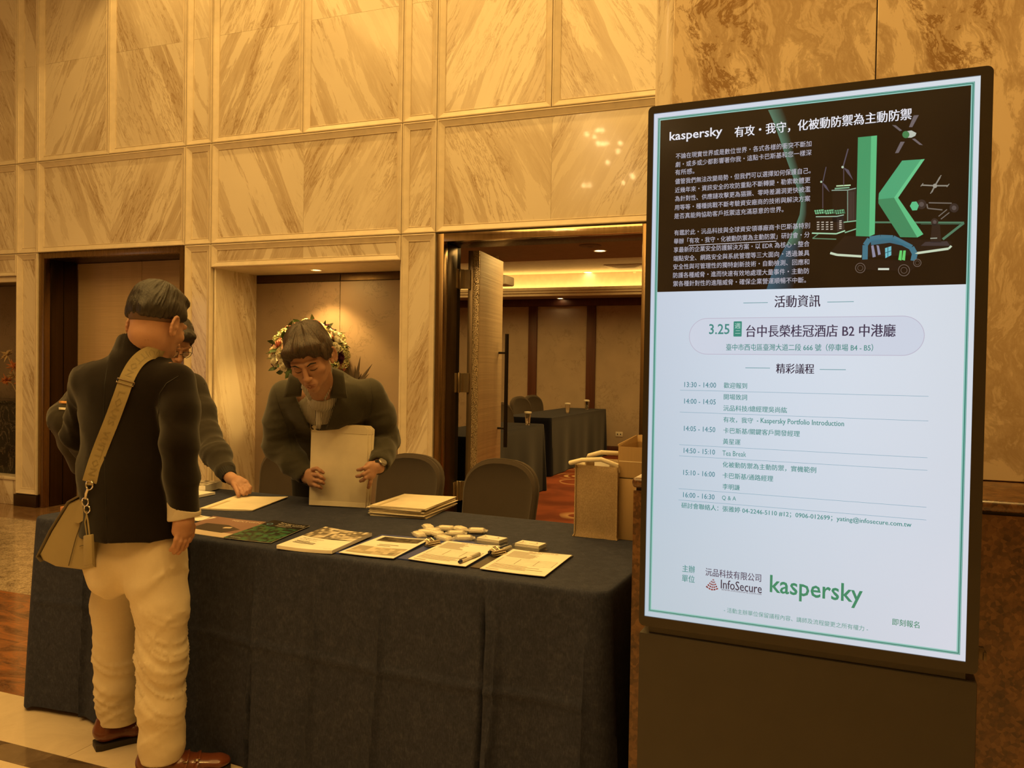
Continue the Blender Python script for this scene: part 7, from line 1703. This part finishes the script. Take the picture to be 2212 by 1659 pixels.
def dj2(P):
    o_ = .006 * (ridge(P * 9, 3) - .4)
    for c, wd, am in ((EL2, .10, .014), ((EL2 + WL2) / 2, .10, .016), (ER2, .12, .012), ((SL2 + EL2) / 2, .1, .01)): d = P - c; axx = nrm(WL2 - EL2); o_ += am * (ridge(np.stack([d @ s2 * 7, d @ f2 * 7, d @ axx * 30], 1), 5) ** 2.2 - .3) * np.exp(-(d ** 2).sum(1) / wd ** 2)
    return o_
jack2 = make('jacket', J, GREYJ, P2, dj2, .02); del J
C = Field(WL2 - .1, WL2 + .1, .0035); a2 = nrm(WL2 - EL2); C.cap(WL2 - a2 * .030, WL2 + a2 * .004, .044, .038, .003); C.cap(WL2 - a2 * .02, WL2 + a2 * .08, .033, .032, .002, 'sub')
def dr_(P): d = P - WL2; u_ = nrm(np.cross(a2, up)); w_ = np.cross(a2, u_); return .0016 * np.sin(np.arctan2(d @ u_, d @ w_) * 26)
make('ribbed_cuff', C, RIB, jack2.parent, dr_, .0)
patch('sleeve_patch', jack2, [(128, 866), (149, 867), (148, 872), (127, 871)], plain('orange_label', (.55, .28, .10), .6), jack2, .004, .002, 3); patch('sleeve_patch', jack2, [(127, 880), (146, 881), (146, 886), (127, 885)], plain('white_label', (.6, .56, .48), .6), jack2, .004, .002, 3)
# glasses
gm = MB(); l = Vector(P2.location)
for sg in (-1, 1):
    c = [L2f(sg * .033 + .024 * math.cos(a), .106 - .01 * abs(math.cos(a)), -.004 + .017 * math.sin(a)) for a in [2 * math.pi * i / 20 for i in range(21)]]; gm.tube([Vector(p) - l for p in c], .0014, 6); gm.tube([Vector(L2f(sg * .057, .100, .004)) - l, Vector(L2f(sg * .078, .05, .004)) - l, Vector(L2f(sg * .082, -.01, .0)) - l], .0015, 6)
gm.tube([Vector(L2f(-.009, .108, .0)) - l, Vector(L2f(.009, .108, .0)) - l], .0014, 6)
go = gm.build('glasses', plain('black_metal', (.03, .026, .022), .4, .6), P2, smooth=True)
for sg in (-1, 1): MB().add([tuple(Vector(L2f(sg * .033 + .023 * math.cos(a), .1055 - .008 * abs(math.cos(a)), -.004 + .0165 * math.sin(a))) - l) for a in [2 * math.pi * i / 20 for i in range(20)]], [tuple(range(20))]).build('lens', NT('lens_glass').set(color=(.9, .9, .88), rough=.05, alpha=.25, spec=.9), go)
T = Field((-3.62, 2.86, .02), (-2.96, 3.46, 1.0), .008); T.flat(HP2 + up * .05, HP2 - up * .08, s2, (.165, .12), (.17, .12), .04)
for sg in (-1, 1): hh = HP2 + s2 * sg * .09 - up * .1; T.chain([hh, hh - up * .40, hh - up * .76], [.09, .068, .055], .03)
make('trousers', T, weave('dark_trousers', (.02, .018, .017), .8, .1, 700, .1, .1), P2, None, .02); del T
for sg in (-1, 1):
    q = (HP2 + s2 * sg * .09) * np.array([1, 1, 0]); S_ = Field(q - np.array([.2, .22, .01]), q + np.array([.2, .16, .14]), .005)
    S_.flat(q + up * .045 - f2 * .06, q + f2 * .14 + up * .035, s2, (.040, .036), (.042, .026), .02); S_.cap(q + up * .05, q + up * .09, .04, .04, .02); S_.plane(q + up * .004, -up, q - .3, q + .3, .002)
    make('shoe', S_, plain('black_shoe_leather', (.012, .010, .009), .3), P2)
